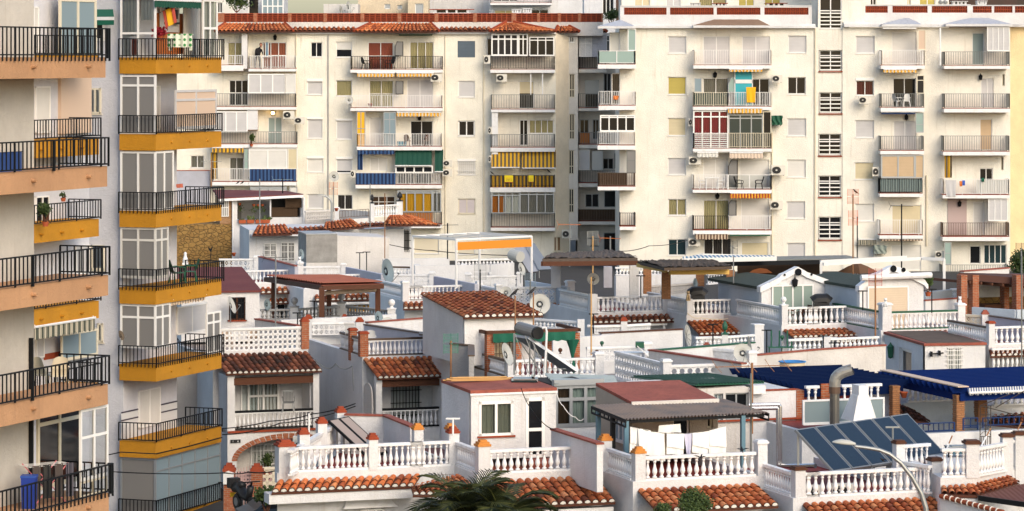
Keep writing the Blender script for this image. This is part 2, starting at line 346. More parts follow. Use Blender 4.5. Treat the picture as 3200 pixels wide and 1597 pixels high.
def balcony(pl,fr,x0,x1,yr,yt,yb,proj=1.1,rm=None,mid=None,rm2=None,screen=None,sm=None,chl=0.,chr=0.,slabm=None,floor=True,pitch=.115,r=.014,style=None,style2=None):
 """a balcony in front of plane pl, its front edges measured at x0..x1, rail top yr, floor yt, slab bottom yb."""
 g=pl.off(-proj);a0,a1=g.a(fr,x0),g.a(fr,x1);mm=(a0+a1)/2;zr,zt,zb=g.z(fr,yr,mm),g.z(fr,yt,mm),g.z(fr,yb,mm)
 poly=[(a0+chl,-proj),(a1-chr,-proj),(a1,-proj+chr*.8),(a1,0),(a0,0),(a0,-proj+chl*.8)]
 b=MB();b.slab(poly,zb,zt);o=b.build('balcony',slabm or m_paint,pl.root,pl)
 if floor:f=MB();f.slab([(x*.5+(a0+a1)/4 if 0 else x,y)for x,y in poly],zt+.003,zt+.03);f.build('floor',m_terra,o,pl)
 h=zr-zt;e=.04;zt+=.03;h-=.03
 pts=[(a0+e,0,zt),(a0+e,-proj+chl*.8+e,zt),(a0+chl+e,-proj+e,zt),(a1-chr-e,-proj+e,zt),(a1-e,-proj+chr*.8+e,zt),(a1-e,0,zt)]
 if mid is not None:
  am=g.a(fr,mid);pm=(am,-proj+e,zt);L1=pts[:3]+[pm];L2=[pm]+pts[3:]
 else:L1,L2=pts,None
 for Lp,m,st in((L1,rm,style),(L2,rm2 or rm,style2 or style)):
  if not Lp:continue
  b=MB()
  for p,q in zip(Lp,Lp[1:]):
   if(Vector(p)-Vector(q)).length<.05:continue
   if st=='glass':rail_run(b,p,q,h,1.2,.03,.035)
   elif st=='hbars':
    for k in range(8):zz=h*(k+.5)/8;b.bar(Vector(p)+Vector((0,0,zz)),Vector(q)+Vector((0,0,zz)),.03,.05)
    rail_run(b,p,q,h,1.1,.03,.035)
   else:rail_run(b,p,q,h,pitch,r)
  b.build('railing',m or m_wrail,o,pl)
  if st=='glass':
   b=MB()
   for p,q in zip(Lp,Lp[1:]):
    if(Vector(p)-Vector(q)).length>.2:P,Q=Vector(p),Vector(q);b.quad(P+Vector((0,0,.08)),Q+Vector((0,0,.08)),Q+Vector((0,0,h-.03)),P+Vector((0,0,h-.03)))
   b.build('glass_panel',sm or m_frost,o,pl)
 for sc in screen or():
  xa,xb,m,lo,hi=sc;p,q=g.a(fr,xa),g.a(fr,xb);b=MB()
  n=int(abs(q-p)/.12)+2
  b.sheet(lambda u,v:(p+(q-p)*u,-proj+(e+.05 if m is not m_blst else-.03)+.012*math.sin(u*n*3.14),zt+h*(lo+(hi-lo)*v)),n*2,1);b.build('rail_cover',m,o,pl)
 return o,(a0,a1,zr,zt-.03,zb)
def glazing(pl,a0,a1,z0,z1,n=4,tr=.78,fm=None,pane=None,curtain=None,parent=None,name='glazed_screen',fw=.05,split=None,th=.03):
 f=MB();fm=fm or m_trim
 for i in range(n+1):x=a0+(a1-a0)*i/n;f.box(x-fw/2,-th,z0,x+fw/2,th,z1)
 f.box(a0,-th+.004,z0-.02,a1,th-.004,z0+fw);f.box(a0,-th+.004,z1-fw,a1,th-.004,z1)
 for t in(tr if isinstance(tr,(list,tuple))else[tr]if tr else[]):f.box(a0,-th+.004,z0+(z1-z0)*t-fw/2,a1,th-.004,z0+(z1-z0)*t+fw/2)
 o=f.build(name,fm,parent or pl.root,pl)
 b=MB();b.quad((a0,0,z0),(a1,0,z0),(a1,0,z1),(a0,0,z1));b.build('pane',pane or m_dark,o,pl)
 for c in curtain or():
  p,q,lo,hi,m=c;b=MB();W_=a1-a0;H_=z1-z0
  folds(b,a0+p*W_,a0+q*W_,z0+lo*H_,z0+hi*H_,.12);b.build('curtain',m,o,pl)
 return o
def tiles(parent,TL,TR,BL,BR,m=None,w=.22,l=.34,mort=True,name='tile_roof',r=.085,seed=0,pan=True):
 TL,TR,BL,BR=map(Vector,(TL,TR,BL,BR));b=MB();rg=random.Random(seed or rnd.random())
 wid=max((TR-TL).length,(BR-BL).length);sl=((TL+TR)/2-(BL+BR)/2).length
 nc=max(2,round(wid/w));nr=max(1,round(sl/l));P=lambda a,c:(TL.lerp(TR,a)).lerp(BL.lerp(BR,a),c)
 dn=(P(.5,1)-P(.5,0)).normalized();al=(BR-BL if(BR-BL).length>.1 else TR-TL).normalized();nm=al.cross(dn).normalized()
 if nm.z<0:nm=-nm
 K=5;mo=MB()
 for i in range(nc):
  a=(i+.5)/nc;hw=.5/nc;bias=rg.gauss(0,.08)
  for j in range(nr):
   c0,c1=j/nr,min(1.012,(j+1.12)/nr);jit=rg.uniform(-.012,.012);vs=[]
   p0,p1=P(a,c0)+al*jit,P(a,c1)+al*jit*.5
   e0=(P(a+hw,c0)-P(a-hw,c0)).length/2;e1=(P(a+hw,c1)-P(a-hw,c1)).length/2
   for p,rr,hh in((p0,min(r*.86,e0*.8),0.),(p1,min(r,e1*.92),.028)):
    for k in range(K+1):
     t=math.pi*k/K;vs.append(p+al*rr*math.cos(t)+nm*(rr*.95*math.sin(t)+hh))
   tv=min(1,max(0,.5+bias+rg.gauss(0,.27)))
   b.add(vs,[(k,k+1,K+2+k,K+1+k)for k in range(K)],tv)
   if j==nr-1:mo.add([p1+dn*.004]+[p1+dn*.004+al*(r*.82)*math.cos(math.pi*k/K)+nm*(r*.78*math.sin(math.pi*k/K)+.02)for k in range(K+1)],[(0,k+1,k+2)for k in range(K)])
 o=b.build(name,m or m_tile,parent,None,True,True)
 if pan:q=MB();q.add([TL-nm*.01,TR-nm*.01,BR-nm*.01,BL-nm*.01],[(0,1,2,3)]);q.add([BL-nm*.012,BR-nm*.012,BR-nm*.08,BL-nm*.08],[(0,1,2,3)]);q.build('tile_bed',m_pan,o)
 if mort:
  mo.build('eave_mortar',m_mort,o)
 return o
BAL={}
def baluster_mesh(m,n=8):
 if(m.name,n)not in BAL:
  b=MB();pr=[(.075,0),(.075,.10),(.05,.11),(.04,.15),(.055,.2),(.085,.32),(.08,.42),(.05,.58),(.036,.72),(.034,.8),(.055,.83),(.055,.87),(.038,.89),(.05,.93),(.07,.94),(.07,1)]
  b.lathe(pr,n=n);BAL[(m.name,n)]=b.mesh('baluster',m,None,True)
 return BAL[(m.name,n)]
def balustrade(parent,p,q,h=.78,pitch=.175,m=None,railm=None,name='balustrade',rw=.16,plinth=.05,nb=8,fat=1.,label=None):
 p=Vector(p);q=Vector(q);d=q-p;L=d.length;up=Vector((0,0,1));m=m or m_paint
 b=MB();b.bar(p+up*(h-.04),q+up*(h-.04),rw,.08)
 if plinth:b.bar(p+up*plinth/2,q+up*plinth/2,rw*.95,plinth)
 o=b.build(name,railm or m,parent,label=label);n=max(1,round(L/pitch));hb=h-.08-plinth;me=baluster_mesh(m,nb)
 for i in range(n):
  c=D.objects.new('baluster',me);C.objects.link(c);c.parent=o;c.location=p+d*((i+.5)/n)+up*plinth
  s=min(pitch*.95/.17,1.15)*fat;c.scale=(s*.78,s*.78,hb)
 if railm:
  b=MB();b.bar(p+up*(h-.1),q+up*(h-.1),rw*.9,.05);b.build('rail_bed',m,o)
 return o
def celosia(parent,p,q,h=.7,cell=.2,m=None,name='breeze_block_screen',style='x',rail=True,z0=0.,label=None,th=.05):
 p=Vector(p);q=Vector(q);d=q-p;L=d.length;up=Vector((0,0,1));d=d.normalized();n=max(1,round(L/cell));k=max(1,round(h/cell));cw=L/n;ch=h/k;b=MB();m=m or m_paint;t=cell*.085
 at=lambda x,z:p+d*x+up*(z+z0)
 for i in range(n+1):b.bar(at(i*cw,0),at(i*cw,h),t*2,th,up=(-d.y,d.x,0))
 for j in range(k+1):b.bar(at(0,j*ch),at(L,j*ch),th,t*2)
 for i in range(n):
  for j in range(k):
   x,z=i*cw,j*ch;cx,cz=x+cw/2,z+ch/2
   if style=='x':
    b.bar(at(x,z),at(x+cw,z+ch),t*1.2,th*.8,up=(-d.y,d.x,0));b.bar(at(x+cw,z),at(x,z+ch),t*1.2,th*.8,up=(-d.y,d.x,0))
   elif style=='star':
    for s1,s2 in((0,0),(1,0),(0,1),(1,1)):
     b.bar(at(x+cw*s1,z+ch*s2),at(cx,cz),t,th*.8,up=(-d.y,d.x,0))
     b.bar(at(x+cw*s1,cz),at(cx,cz+ch*(s2-.5)),t,th*.8,up=(-d.y,d.x,0))
   else:
    r=cw*.42;pts=[at(cx+r*math.cos(a*math.pi/4),cz+r*math.sin(a*math.pi/4))for a in range(8)]
    for a in range(8):b.bar(pts[a],pts[(a+1)%8],t*1.6,th*.8,up=(-d.y,d.x,0))
 if rail:b.bar(at(-.03,h+.045),at(L+.03,h+.045),th*2.6,.09)
 return b.build(name,m,parent,label=label)
def post(parent,x,y,z0,z1,w=.26,m=None,cap=None,name='post',capm=None):
 b=MB();b.box(x-w/2,y-w/2,z0,x+w/2,y+w/2,z1);o=b.build(name,m or m_white,parent);c=MB()
 if cap=='step':
  for i,(k,h)in enumerate(((1.14,.06),(.92,.06),(.6,.06))):c.box(x-w*k/2,y-w*k/2,z1+i*.06,x+w*k/2,y+w*k/2,z1+i*.06+h)
 elif cap=='flat':c.box(x-w*.62,y-w*.62,z1,x+w*.62,y+w*.62,z1+.06);c.box(x-w*.5,y-w*.5,z1+.06,x+w*.5,y+w*.5,z1+.1)
 elif cap=='ball':c.box(x-w*.6,y-w*.6,z1,x+w*.6,y+w*.6,z1+.05);c.lathe([(w*.35,0),(w*.2,.05),(w*.2,.1)],(x,y,z1+.05));c.ball((x,y,z1+.15+w*.4),w*.46)
 elif cap=='pineapple':c.box(x-w*.6,y-w*.6,z1,x+w*.6,y+w*.6,z1+.05);c.lathe([(w*.4,0),(w*.15,.06),(w*.15,.1),(w*.42,.18),(w*.46,.27),(w*.3,.4),(w*.05,.5)],(x,y,z1+.05))
 if cap:c.build('post_cap',capm or m_paint,o)
 return o
def T3(a,b,t):return Vector(a)*(1-t)+Vector(b)*t
# ================================================================ right-hand white block
B=Site('apartment_block','white rendered apartment block with stair windows, grey hipped canopies and mostly closed shutters','apartment block','0',1985,180,215.6)
Bf=B.front();holes=[]
def bw(fr,x0,y0,x1,y1,kind='sh',col=None,n=1,pl=None,hl=None,**k):
 pl=pl or Bf;rc=pl.R(fr,x0,y0,x1,y1);(holes if hl is None else hl).append(rc);return window(pl,rc,kind,col,n,**k)
bw('H',735,365,915,535);bw('H',730,772,915,950,col=m_shuto);bw('H',732,1185,914,1363,col=m_shutc)
bw('I',610,305,760,445);bw('I',612,648,762,785,'cu',c_cream,n=2);bw('I',612,985,762,1120,'dk',m_teal,n=2)
bw('H',1940,358,2122,530);bw('H',1935,775,2115,945,'dk',n=2);bw('H',1932,1190,2120,1365)
bw('I',1608,318,1762,465,col=m_shutw);bw('I',1605,668,1757,810);bw('I',1608,1015,1757,1160)
for fr,y0,y1 in(('J',503,715),('J',928,1140),('K',102,285),('K',452,632),('K',797,990)):
 x0,x1=(132,355)if fr=='J' else(103,290)
 rc=Bf.R(fr,x0,y0,x1,y1);holes.append(rc);fo=window(Bf,rc,'dk',n=2,tr=.74,sill=False,name='stair_window',d=.16,fw=.06)
 b=MB()
 for k in range(4):z=rc[2]+(rc[3]-rc[2])*(.07+.19*k);b.box(rc[0]+.02,.05,z-.035,rc[1]-.02,.1,z+.035)
 b.build('grille',m_trim,fo,Bf);b=MB();b.box(rc[0]-.06,-.05,rc[2]-.07,rc[1]+.06,.12,rc[2]);b.build('sill',m_terra,fo,Bf)
bw('J',497,362,685,535);bw('J',500,785,678,958,'cu',c_wine,n=2,box=.16);bw('K',410,-12,566,135);bw('K',405,342,568,485,col=m_shutc);bw('K',412,688,566,832,col=m_shutw);bw('K',410,1035,560,1160,col=m_shutw)
bw('J',1968,745,1992,862,'dk',sill=False,fm=m_cream);bw('K',1630,300,1650,405,'dk',sill=False,fm=m_cream)
for fr,x0,x1,y0,y1,kd,cl,n in(('H',1085,1350,365,655,'sh',m_shut,2),('H',1475,1755,365,655,'sh',m_shut,2),('H',1085,1340,785,1070,'cu',c_grey,2),('H',1555,1750,790,1070,'dk',None,2),
  ('I',905,1110,308,570,'sh',m_shutw,2),('I',1210,1455,318,570,'sh',m_shutw,1),('I',905,1120,655,910,'cu',c_cream,2),('I',1222,1455,645,910,'sh',m_shutw,1),('I',910,1140,975,1140,'cu',c_dk,3),('I',1222,1450,1010,1140,'sh',m_shutc,1),
  ('J',858,1105,322,655,'sh',m_shutw,1),('J',870,1100,785,1080,'dk',None,2),('K',730,920,-8,245,'sh',m_shut,2),('K',715,962,698,950,'sh',m_shutc,1),('K',712,960,1035,1240,'sh',m_shutw,1),
  ('J',1665,1785,330,650,'dk',c_teal,1),('J',1752,1880,785,1080,'sh',m_shut,2),('K',1452,1555,-22,240,'sh',m_shutt,1),('K',1450,1560,390,600,'dk',None,2),('K',1395,1490,672,960,'sh',m_shutw,1),('K',1368,1458,1040,1190,'dk',None,1),('K',1485,1675,1030,1190,'dk',m_teal,4),
  ('H',145,250,325,645,'dk',c_wh,1),('H',165,250,735,1060,'cu',c_dk,1)):
 bw(fr,x0,y0,x1,y1,kd,cl,n=n,sill=False,name='balcony_door',d=.1)
zc=Bf.z('H',275);aL,aR=Bf.a('0',1936),Bf.a('0',3157)
s0,s1=Bf.a('J',118),Bf.a('J',362);zb=-16.5
wall(Bf,aL,s0,zb,zc,holes,m_blockB);wall(Bf,s1,aR,zb,zc,holes,m_blockB)
wall(Bf.off(.06),s0,s1,zb,8,holes+[Bf.R('J',132,-30,357,297)],m_blockB,name='stair_tower')
rc=Bf.R('J',132,-30,357,297);fo=window(Bf,rc,'dk',n=2,tr=.58,sill=False,name='stair_window',d=.16,fw=.07);b=MB()
for k in range(5):z=rc[2]+(rc[3]-rc[2])*(.04+.115*k);b.box(rc[0],.05,z-.035,rc[1],.1,z+.035)
b.build('grille',m_trim,fo,Bf)
b=MB();b.box(aL,.27,zb,aR,9,zc);b.box(s0+.01,.4,zc,s1-.01,5,8);b.box(s1,.06,zc+.35,s1+1.55,4.5,8);b.build('core_wall',m_blockB,B.o)
def cornice(x0,x1,y0,y1,fr,pr=.35):
 a0,a1,z0,z1=Bf.R(fr,x0,y0,x1,y1);b=MB();b.box(a0,-pr,z0,a1,.3,z1);b.prism([(a0,z1),(a1,z1),(a1,z1+.12),(a0,z1+.12)],0,.3);b.build('cornice',m_white,B.o)
cornice(372,2212,258,283,'H');cornice(372,2062,240,270,'J')
def hip(pl,fr,x0,x1,ye,xt0,xt1,yt,m,pr=1.2,fascia=True):
 g=pl.off(-pr);a0,a1=g.a(fr,x0),g.a(fr,x1);t0,t1=pl.a(fr,xt0),pl.a(fr,xt1);ze=g.z(fr,ye);zt=pl.z(fr,yt);b=MB()
 P=[(a0,-pr,ze),(a1,-pr,ze),(t1,.1,zt),(t0,.1,zt),(a0,.12,ze),(a1,.12,ze)]
 b.add(P,[(0,1,2,3),(0,3,4),(1,5,2)]);o=b.build('canopy_roof',m,pl.root,pl)
 if fascia:b=MB();b.box(a0,-pr,ze-.16,a1,.1,ze-.002);b.build('fascia',m_white,o,pl)
m_slate=mat('slate_blue_membrane',(.40,.43,.50),.7,kind='mottle',c2=(.46,.48,.53),s=1);m_brroof=mat('brown_membrane',(.30,.19,.12),.8,kind='mottle',c2=(.24,.15,.1),s=1)
hip(Bf,'H',25,400,262,245,262,200,m_slate,1.3);hip(Bf,'H',985,1755,255,1195,1640,195,m_brroof);hip(Bf,'J',760,1160,243,990,1030,180,m_slate);hip(Bf,'J',1400,2060,240,1640,1830,180,m_slate)
def parapet(pl,fr,x0,x1,yb,yt,panels,py0,py1,mw=m_white,pm=m_terra,caps=True,nm='parapet'):
 rc0=pl.R(fr,x0,yt,x1,yb);hs=[pl.R(fr,p,py0,q,py1)for p,q in panels]
 o=wall(pl,rc0[0],rc0[1],rc0[2],rc0[3],hs,mw,nm,.2)
 for h in hs:
  b=MB();n=max(2,round((h[1]-h[0])/.3));k=max(2,round((h[3]-h[2])/.3));t=.032
  for i in range(n+1):x=h[0]+(h[1]-h[0])*i/n;b.box(x-t,.01,h[2],x+t,.15,h[3])
  for j in range(k+1):z=h[2]+(h[3]-h[2])*j/k;b.box(h[0],.014,z-t,h[1],.146,z+t)
  for i in range(n):
   for j in range(k):
    x=h[0]+(h[1]-h[0])*(i+.5)/n;z=h[2]+(h[3]-h[2])*(j+.5)/k;b.box(x-.05,.03,z-.05,x+.05,.13,z+.05)
  b.build('pierced_panel',pm,o,pl);b=MB();b.box(h[0],.16,h[2],h[1],.19,h[3]);b.build('panel_backing',m_maroon,o,pl)
 if caps:
  b=MB();b.box(rc0[0],-.04,rc0[3],rc0[1],.24,rc0[3]+.05)
  b.build('coping',m_white,o,pl)
 return o
parapet(Bf.off(.5),'H',250,2178,262,62,[(290,717),(752,1190),(1222,1660),(1700,2143)],76,148)
parapet(Bf.off(.5),'J',432,1650,242,52,[(560,817),(865,1217),(1260,1617)],60,128)
parapet(Bf.off(.5),'J',1650,2260,245,58,[(1672,1862),(1886,2070),(2095,2250)],62,128)
balcony(Bf,'H',28,405,512,648,690,1.25,m_wrail,style='glass',sm=m_frost)
balcony(Bf,'H',35,410,918,1062,1105,1.25,m_wrail);balcony(Bf,'I',20,335,88,200,235,1.25,m_wrail);balcony(Bf,'I',22,338,430,545,575,1.25,m_brnr,screen=[(25,268,m_reed,.05,1.)]);balcony(Bf,'I',205,340,765,880,908,1.25,m_blk,chr=0)
glazing(Bf.off(-1.1),*Bf.off(-1.1).R('I',45,-55,330,82),n=4,tr=.86,name='glazed_screen',fw=.08)
b=MB();rc=Bf.off(-1).R('H',330,290,405,510);glazing(Bf.off(-1.15),*rc,n=1,tr=.0,pane=m_frost,name='glass_screen');rc=Bf.off(-1).R('I',265,240,335,430);glazing(Bf.off(-1.1),*rc,n=1,tr=.55,pane=m_frostg,fm=m_gry,name='glass_screen')
balcony(Bf,'H',988,1773,503,655,690,1.2,m_wrail);balcony(Bf,'H',985,1773,928,1072,1106,1.2,m_cream,1332,m_wrail,screen=[(995,1325,m_grnmesh if 'm_grnmesh' in globals()else mat('dark_green_mesh',(.05,.075,.06),.9),.02,.95)])
balcony(Bf,'I',820,1478,97,226,252,1.2,m_wrail,1108,m_cream,style='hbars',style2='bars');balcony(Bf,'I',818,1478,446,570,596,1.2,m_wrail,1112,m_wrail,style='bars',style2='glass',sm=m_glass);balcony(Bf,'I',820,1478,790,912,945,1.2,m_blk,1112,m_wrail)
g=Bf.off(-1.05);glazing(g,*g.R('H',990,1110,1335,1532),n=4,tr=.85,curtain=[(.03,.5,0,1,c_red),(.5,.97,0,1,c_red)],pane=m_glass,fw=.09)
glazing(g,*g.R('H',1345,1150,1680,1535),n=3,tr=.9,pane=m_teal,fm=m_alu,fw=.07);glazing(g,*g.R('H',1690,1120,1765,1535),n=1,tr=.0,pane=m_dark,fm=m_cream)
balcony(Bf,'J',750,1190,506,657,692,1.2,m_wrail);balcony(Bf,'J',748,1185,942,1082,1123,1.2,m_gry);balcony(Bf,'K',620,985,122,245,274,1.2,m_gry);balcony(Bf,'K',614,975,478,603,631,1.2,m_blk,screen=[(620,970,c_teal,.06,.97)]);balcony(Bf,'K',612,977,824,952,980,1.2,m_wrail,slabm=m_paint)
balcony(Bf,'J',1385,2045,520,662,692,1.2,m_gry);balcony(Bf,'J',1383,2048,942,1092,1130,1.2,m_gry);balcony(Bf,'K',1145,1702,120,252,283,1.2,m_gry);balcony(Bf,'K',1142,1700,482,615,643,1.2,m_wrail,screen=[(1425,1695,c_wh,.1,.95)]);balcony(Bf,'K',1140,1700,848,966,1000,1.2,m_brnr);balcony(Bf,'K',1130,1692,1200,1300,1330,1.2,m_gry)
glazing(g,*g.R('K',630,280,905,472),n=2,tr=0,pane=m_shutt,fm=m_alu,fw=.1,name='shuttered_screen');glazing(g,*g.R('K',915,280,978,472),n=1,tr=0,pane=m_shutt,fm=m_alu,name='shuttered_screen')
glazing(g,*g.R('J',1818,270,2035,512),n=4,tr=0,pane=m_shut,fm=m_trim,name='shuttered_screen');glazing(g,*g.R('K',1525,645,1680,830),n=3,tr=0,pane=m_shut,fm=m_trim,name='shuttered_screen')
glazing(g,*g.R('J',1112,755,1180,940),n=1,tr=.72,pane=m_room,fm=m_cream,name='glass_screen');glazing(g,*g.R('J',1100,1130,1175,1330),n=1,tr=.4,pane=m_frost,fm=m_alu,name='glass_screen');glazing(g,*g.R('J',1125,300,1195,500),n=1,tr=0,pane=m_beige,fm=m_cream,name='glass_screen')
glazing(g,*g.R('K',1158,1010,1210,1195),n=1,tr=.5,pane=m_frost,fm=m_alu,name='glass_screen');glazing(g,*g.R('H',1000,785,1065,925),n=1,tr=0,pane=m_frostb,fm=m_alu,name='glass_screen')
b=MB();rc=g.R('K',1200,645,1360,955);b.box(rc[0],1.0,rc[2],rc[1],1.08,rc[3]);b.build('tiled_panel',mat('lilac_patterned_tile',(.44,.34,.33),.6,kind='decor',c2=(.33,.22,.24),s=7),B.o,g)
b=MB();rc=g.R('J',1338,280,1352,655);b.box(rc[0],-.05,rc[2],rc[0]+.09,.05,rc[3]);b.build('balcony_post',m_paint,B.o,g)
for fr,pts in(('I',[(1115,575),(1115,375),(1140,320),(1190,318),(1190,575)]),('I',[(1118,785),(1118,690),(1135,662),(1180,660),(1180,785)]),('H',[(1340,925),(1340,850),(1370,780),(1415,778),(1415,925)])):
 h=Bf.off(-.55);P=[(h.a(fr,x),h.z(fr,y))for x,y in pts];b=MB();b.prism(P,0,.02);o=b.build('party_screen',m_frostg if fr=='I' else m_frost,B.o,h);b=MB();b.tube([(x,0,z)for x,z in P]+[(P[0][0],0,P[0][1])],.03,4);b.build('frame',m_blk if fr=='I' else m_alu,o,h)
for fr,x,y0,y1 in(('H',2210,290,3400),('K',72,-300,1150),('I',1480,95,1140),('K',1005,450,1040)):
 a=Bf.a(fr,x);b=MB();b.tube([(a,-.07,Bf.z(fr,y0)),(a,-.07,max(zb,Bf.z(fr,y1)))],.055);b.build('downpipe',m_cream,B.o,Bf)
pent=Site('penthouse','white rooftop rooms with shuttered windows behind the brick-panelled parapets of the white block','penthouse','0',1985,180,222)
Pf=pent.front();ph=[]
for fr,x0,x1,y1,kd,cl in(('H',395,552,70,'sh',m_shutc),('H',712,858,70,'sh',m_shut),('H',1040,1320,72,'cu',c_cream),('H',1438,1598,72,'sh',m_shuto),('H',1700,1862,60,'sh',m_shuto),('J',1010,1050,60,'sh',m_shuto),('J',1135,1295,60,'sh',m_shuto),('J',640,700,60,'dk',None)):
 bw(fr,x0,-40,x1,y1+60,kd,cl,n=2,pl=Pf,hl=ph,sill=False)
wall(Pf,Pf.a('H',265),Pf.a('H',2190),1.5,6.5,ph,m_blockB);wall(Pf,Pf.a('J',430),Pf.a('J',1432),1.5,6.5,ph,m_blockB);b=MB();b.box(Pf.a('H',265),.26,1.5,Pf.a('H',2190),6,6.5);b.box(Pf.a('J',430),.26,1.5,Pf.a('J',1432),6,6.5);b.build('room_block',m_blockB,pent.o)
for fr,x,y,r_ in(('J',1350,20,.16),('J',1398,20,.16)):
 b=MB();b.lathe([(r_,0),(r_,.05),(r_*.6,.08),(r_*.6,.05),(r_*.25,.09)],(Pf.a(fr,x),-.01,Pf.z(fr,y)),12,(0,-1,0));b.build('round_vent',m_galv,pent.o)
def chimney(fr,x0,x1,y0,y1,Y,lab,low=False):
 s=Site('chimney',lab,'chimney',fr,(x0+x1)/2,y1,Y);f=s.front();rc=f.R(fr,x0,y0,x1,y1);w=rc[1]-rc[0];h=rc[3];b=MB()
 b.box(-w*.42,0,-.6,w*.42,.8,h*.2)
 for k in(-1,-.3,.3,1):b.box(w*.36*k-.07,0,h*.2,w*.36*k+.07,.8,h*.75)
 b.build('stack',m_white,s.o);b=MB();b.box(-w*.5,-.08,h*.75,w*.5,.88,h*.88);b.build('cap',m_terra if low else m_white,s.o);b=MB();b.box(-w*.33,.1,h*.2,w*.33,.7,h*.74);b.build('flue',m_dark,s.o)
chimney('H',1178,1335,25,70,217.5,'white rooftop chimney with flat red cap behind the second pierced panel of the white block',True);chimney('H',1708,1935,25,66,217.5,'widest white rooftop chimney with flat red cap on the white block',True)
chimney('J',1462,1622,5,50,217.5,'low white chimney with red cap standing by the dark hillside');chimney('H',962,1062,20,72,217.5,'plain white square chimney between olive curtained rooftop windows');chimney('J',1712,1818,0,50,217.5,'white cubic chimney in front of the dark hillside')
E_=Site('end_building','rendered end wall toned amber for warm light rising beside the white block, rightmost building','building','0',3157,180,218.5)
b=MB();b.box(-.02,0,-16.5,9,8,Bf.z('J',252));b.build('wall',mat('amber_light_render',(.82,.66,.40),.9,kind='stucco',stain=.15),E_.o);hip(E_.front(),'J',2030,2290,247,2090,2200,192,m_slate,.5)  # amber of the warm light from the right, painted into the wall colour
# ================================================================ hillside
b=MB();b.sheet(lambda u,v:(10+220*u,560+160*v,-30+75*v+28*u+5*math.sin(u*17+v*5)+3*math.sin(v*23+u*31)),40,24);tag(b.build('hillside',m_hill,None,None,True),kind='structure')
# ================================================================ left-hand cream block
A=Site('apartment_block','cream apartment block with terracotta tiled eaves, pierced red roof parapet and striped awnings','apartment block','0',700,180,227)
Af=A.front();holes=[]
def aw(fr,x0,y0,x1,y1,kind='sh',col=None,n=1,**k):return bw(fr,x0,y0,x1,y1,kind,col,n,Af,holes,**k)
aw('D',1000,425,1115,572,'dk',n=2);aw('D',965,795,1117,950,box=.16);aw('D',967,1183,1117,1390,box=.1);aw('E',1125,292,1260,422,col=m_shutw,box=.14);aw('E',1130,607,1262,728)
aw('D',1255,418,1415,575,half=.52,n=1,col=m_shutw);aw('D',1255,807,1415,965,'cu',c_cream,n=1);aw('D',1257,1197,1417,1400,box=.1);aw('E',1370,297,1503,430,half=.85,box=.14);aw('E',1378,612,1505,737,'cu',c_dk,n=2,sill=False)
aw('F',740,412,915,577,col=m_shutbl,n=2,fm=m_shutbl,sill=False,d=.03);aw('F',747,812,912,975);aw('F',747,1212,912,1368,'dk',n=2,fw=.08);aw('G',618,315,765,445,'sh',m_shutw,n=1,box=.14,bars=(9,2,m_wrail,-.03));aw('G',622,645,765,772,'sh',mat('lavender_shutter',(.55,.50,.52),.6,kind='slat'),n=2,fm=m_cream,fw=.07)
aw('E',148,285,262,388,'cu',c_grey,n=2)
aw('G',250,975,460,1105,'dk',m_cream,n=1);aw('G',612,1040,762,1112,'dk',m_cream);aw('G',1422,965,1480,1085,'dk',mat('brown_blind',(.2,.12,.06),.8),fm=m_cream);aw('E',1875,905,1925,1090,'dk',m_room,bars=(7,2,m_blk,-.04))
for fr,x0,x1,y0,y1,kd,cl,n in(('D',165,318,425,690,'cu',c_cream,2),('D',520,755,425,690,'cu',c_sal,3),('D',180,372,805,1060,'dk',None,3),('D',570,712,1180,1480,'dk',c_teal,2),('D',1575,1830,425,700,'cu',c_sal,2),('F',258,498,420,690,'cu',c_cream,3),
  ('D',1588,1830,808,1080,'cu',c_cream,2),('F',230,492,800,1085,'sh',m_shut,2),('F',265,490,1215,1500,'dk',None,2),('D',1590,1700,1180,1500,'sh',m_shutw,1),('E',475,595,300,490,'cu',c_grey,2),('E',1650,1795,300,415,'sh',m_shutw,2),('G',110,400,372,535,'dk',None,4),('E',1655,1860,625,720,'dk',m_reed,3),
  ('F',1355,1508,815,1090,'sh',m_shutc,1),('G',1215,1420,-15,100,'cu',c_cream,4),('G',1135,1205,-15,200,'dk',None,2),('F',1035,1085,385,560,'dk',None,1)):
 aw(fr,x0,y0,x1,y1,kd,cl,n=n,sill=False,name='balcony_door',d=.1,half=.45 if fr=='F' and x0==1355 else 1.,**({'tr':.5}if kd!='sh' and fr in 'DE' else{}))
zc=Af.z('F',330);zb=-16.5;aL,aR=Af.a('0',520),Af.a('0',1737)
wall(Af,aL,aR,zb,zc,holes,m_blockA);b=MB();b.box(aL,.27,zb,aR,12,zc)
b.build('core_wall',m_blockA,A.o)
b=MB();b.box(Af.a('E',0),-.4,zb,Af.a('E',312),-.003,Af.z('E',412));b.build('plinth_wall',m_lav,A.o,Af);b=MB();b.box(Af.a('E',0),-.42,Af.z('E',412),Af.a('E',312),0,Af.z('E',406));b.build('plinth_coping',m_redr,A.o,Af)
b=MB();a0=Af.a('D',60);a1=Af.a('G',1440);b.box(a0,-.25,Af.z('D',343),a1,.1,Af.z('D',325));b.build('eaves_cornice',m_white,A.o,Af)
b=MB();rc=Af.R('D',318,340,372,690);b.box(rc[0],-1.0,rc[2],rc[1],0,rc[3]);rc=Af.R('D',372,1105,478,1300);b.box(rc[0],-1.0,rc[2],rc[1],0,rc[3]);b.build('balcony_pier',m_white,A.o,Af)
aR2=Af.a('0',1776);th=math.atan2(5,aR2-aR)
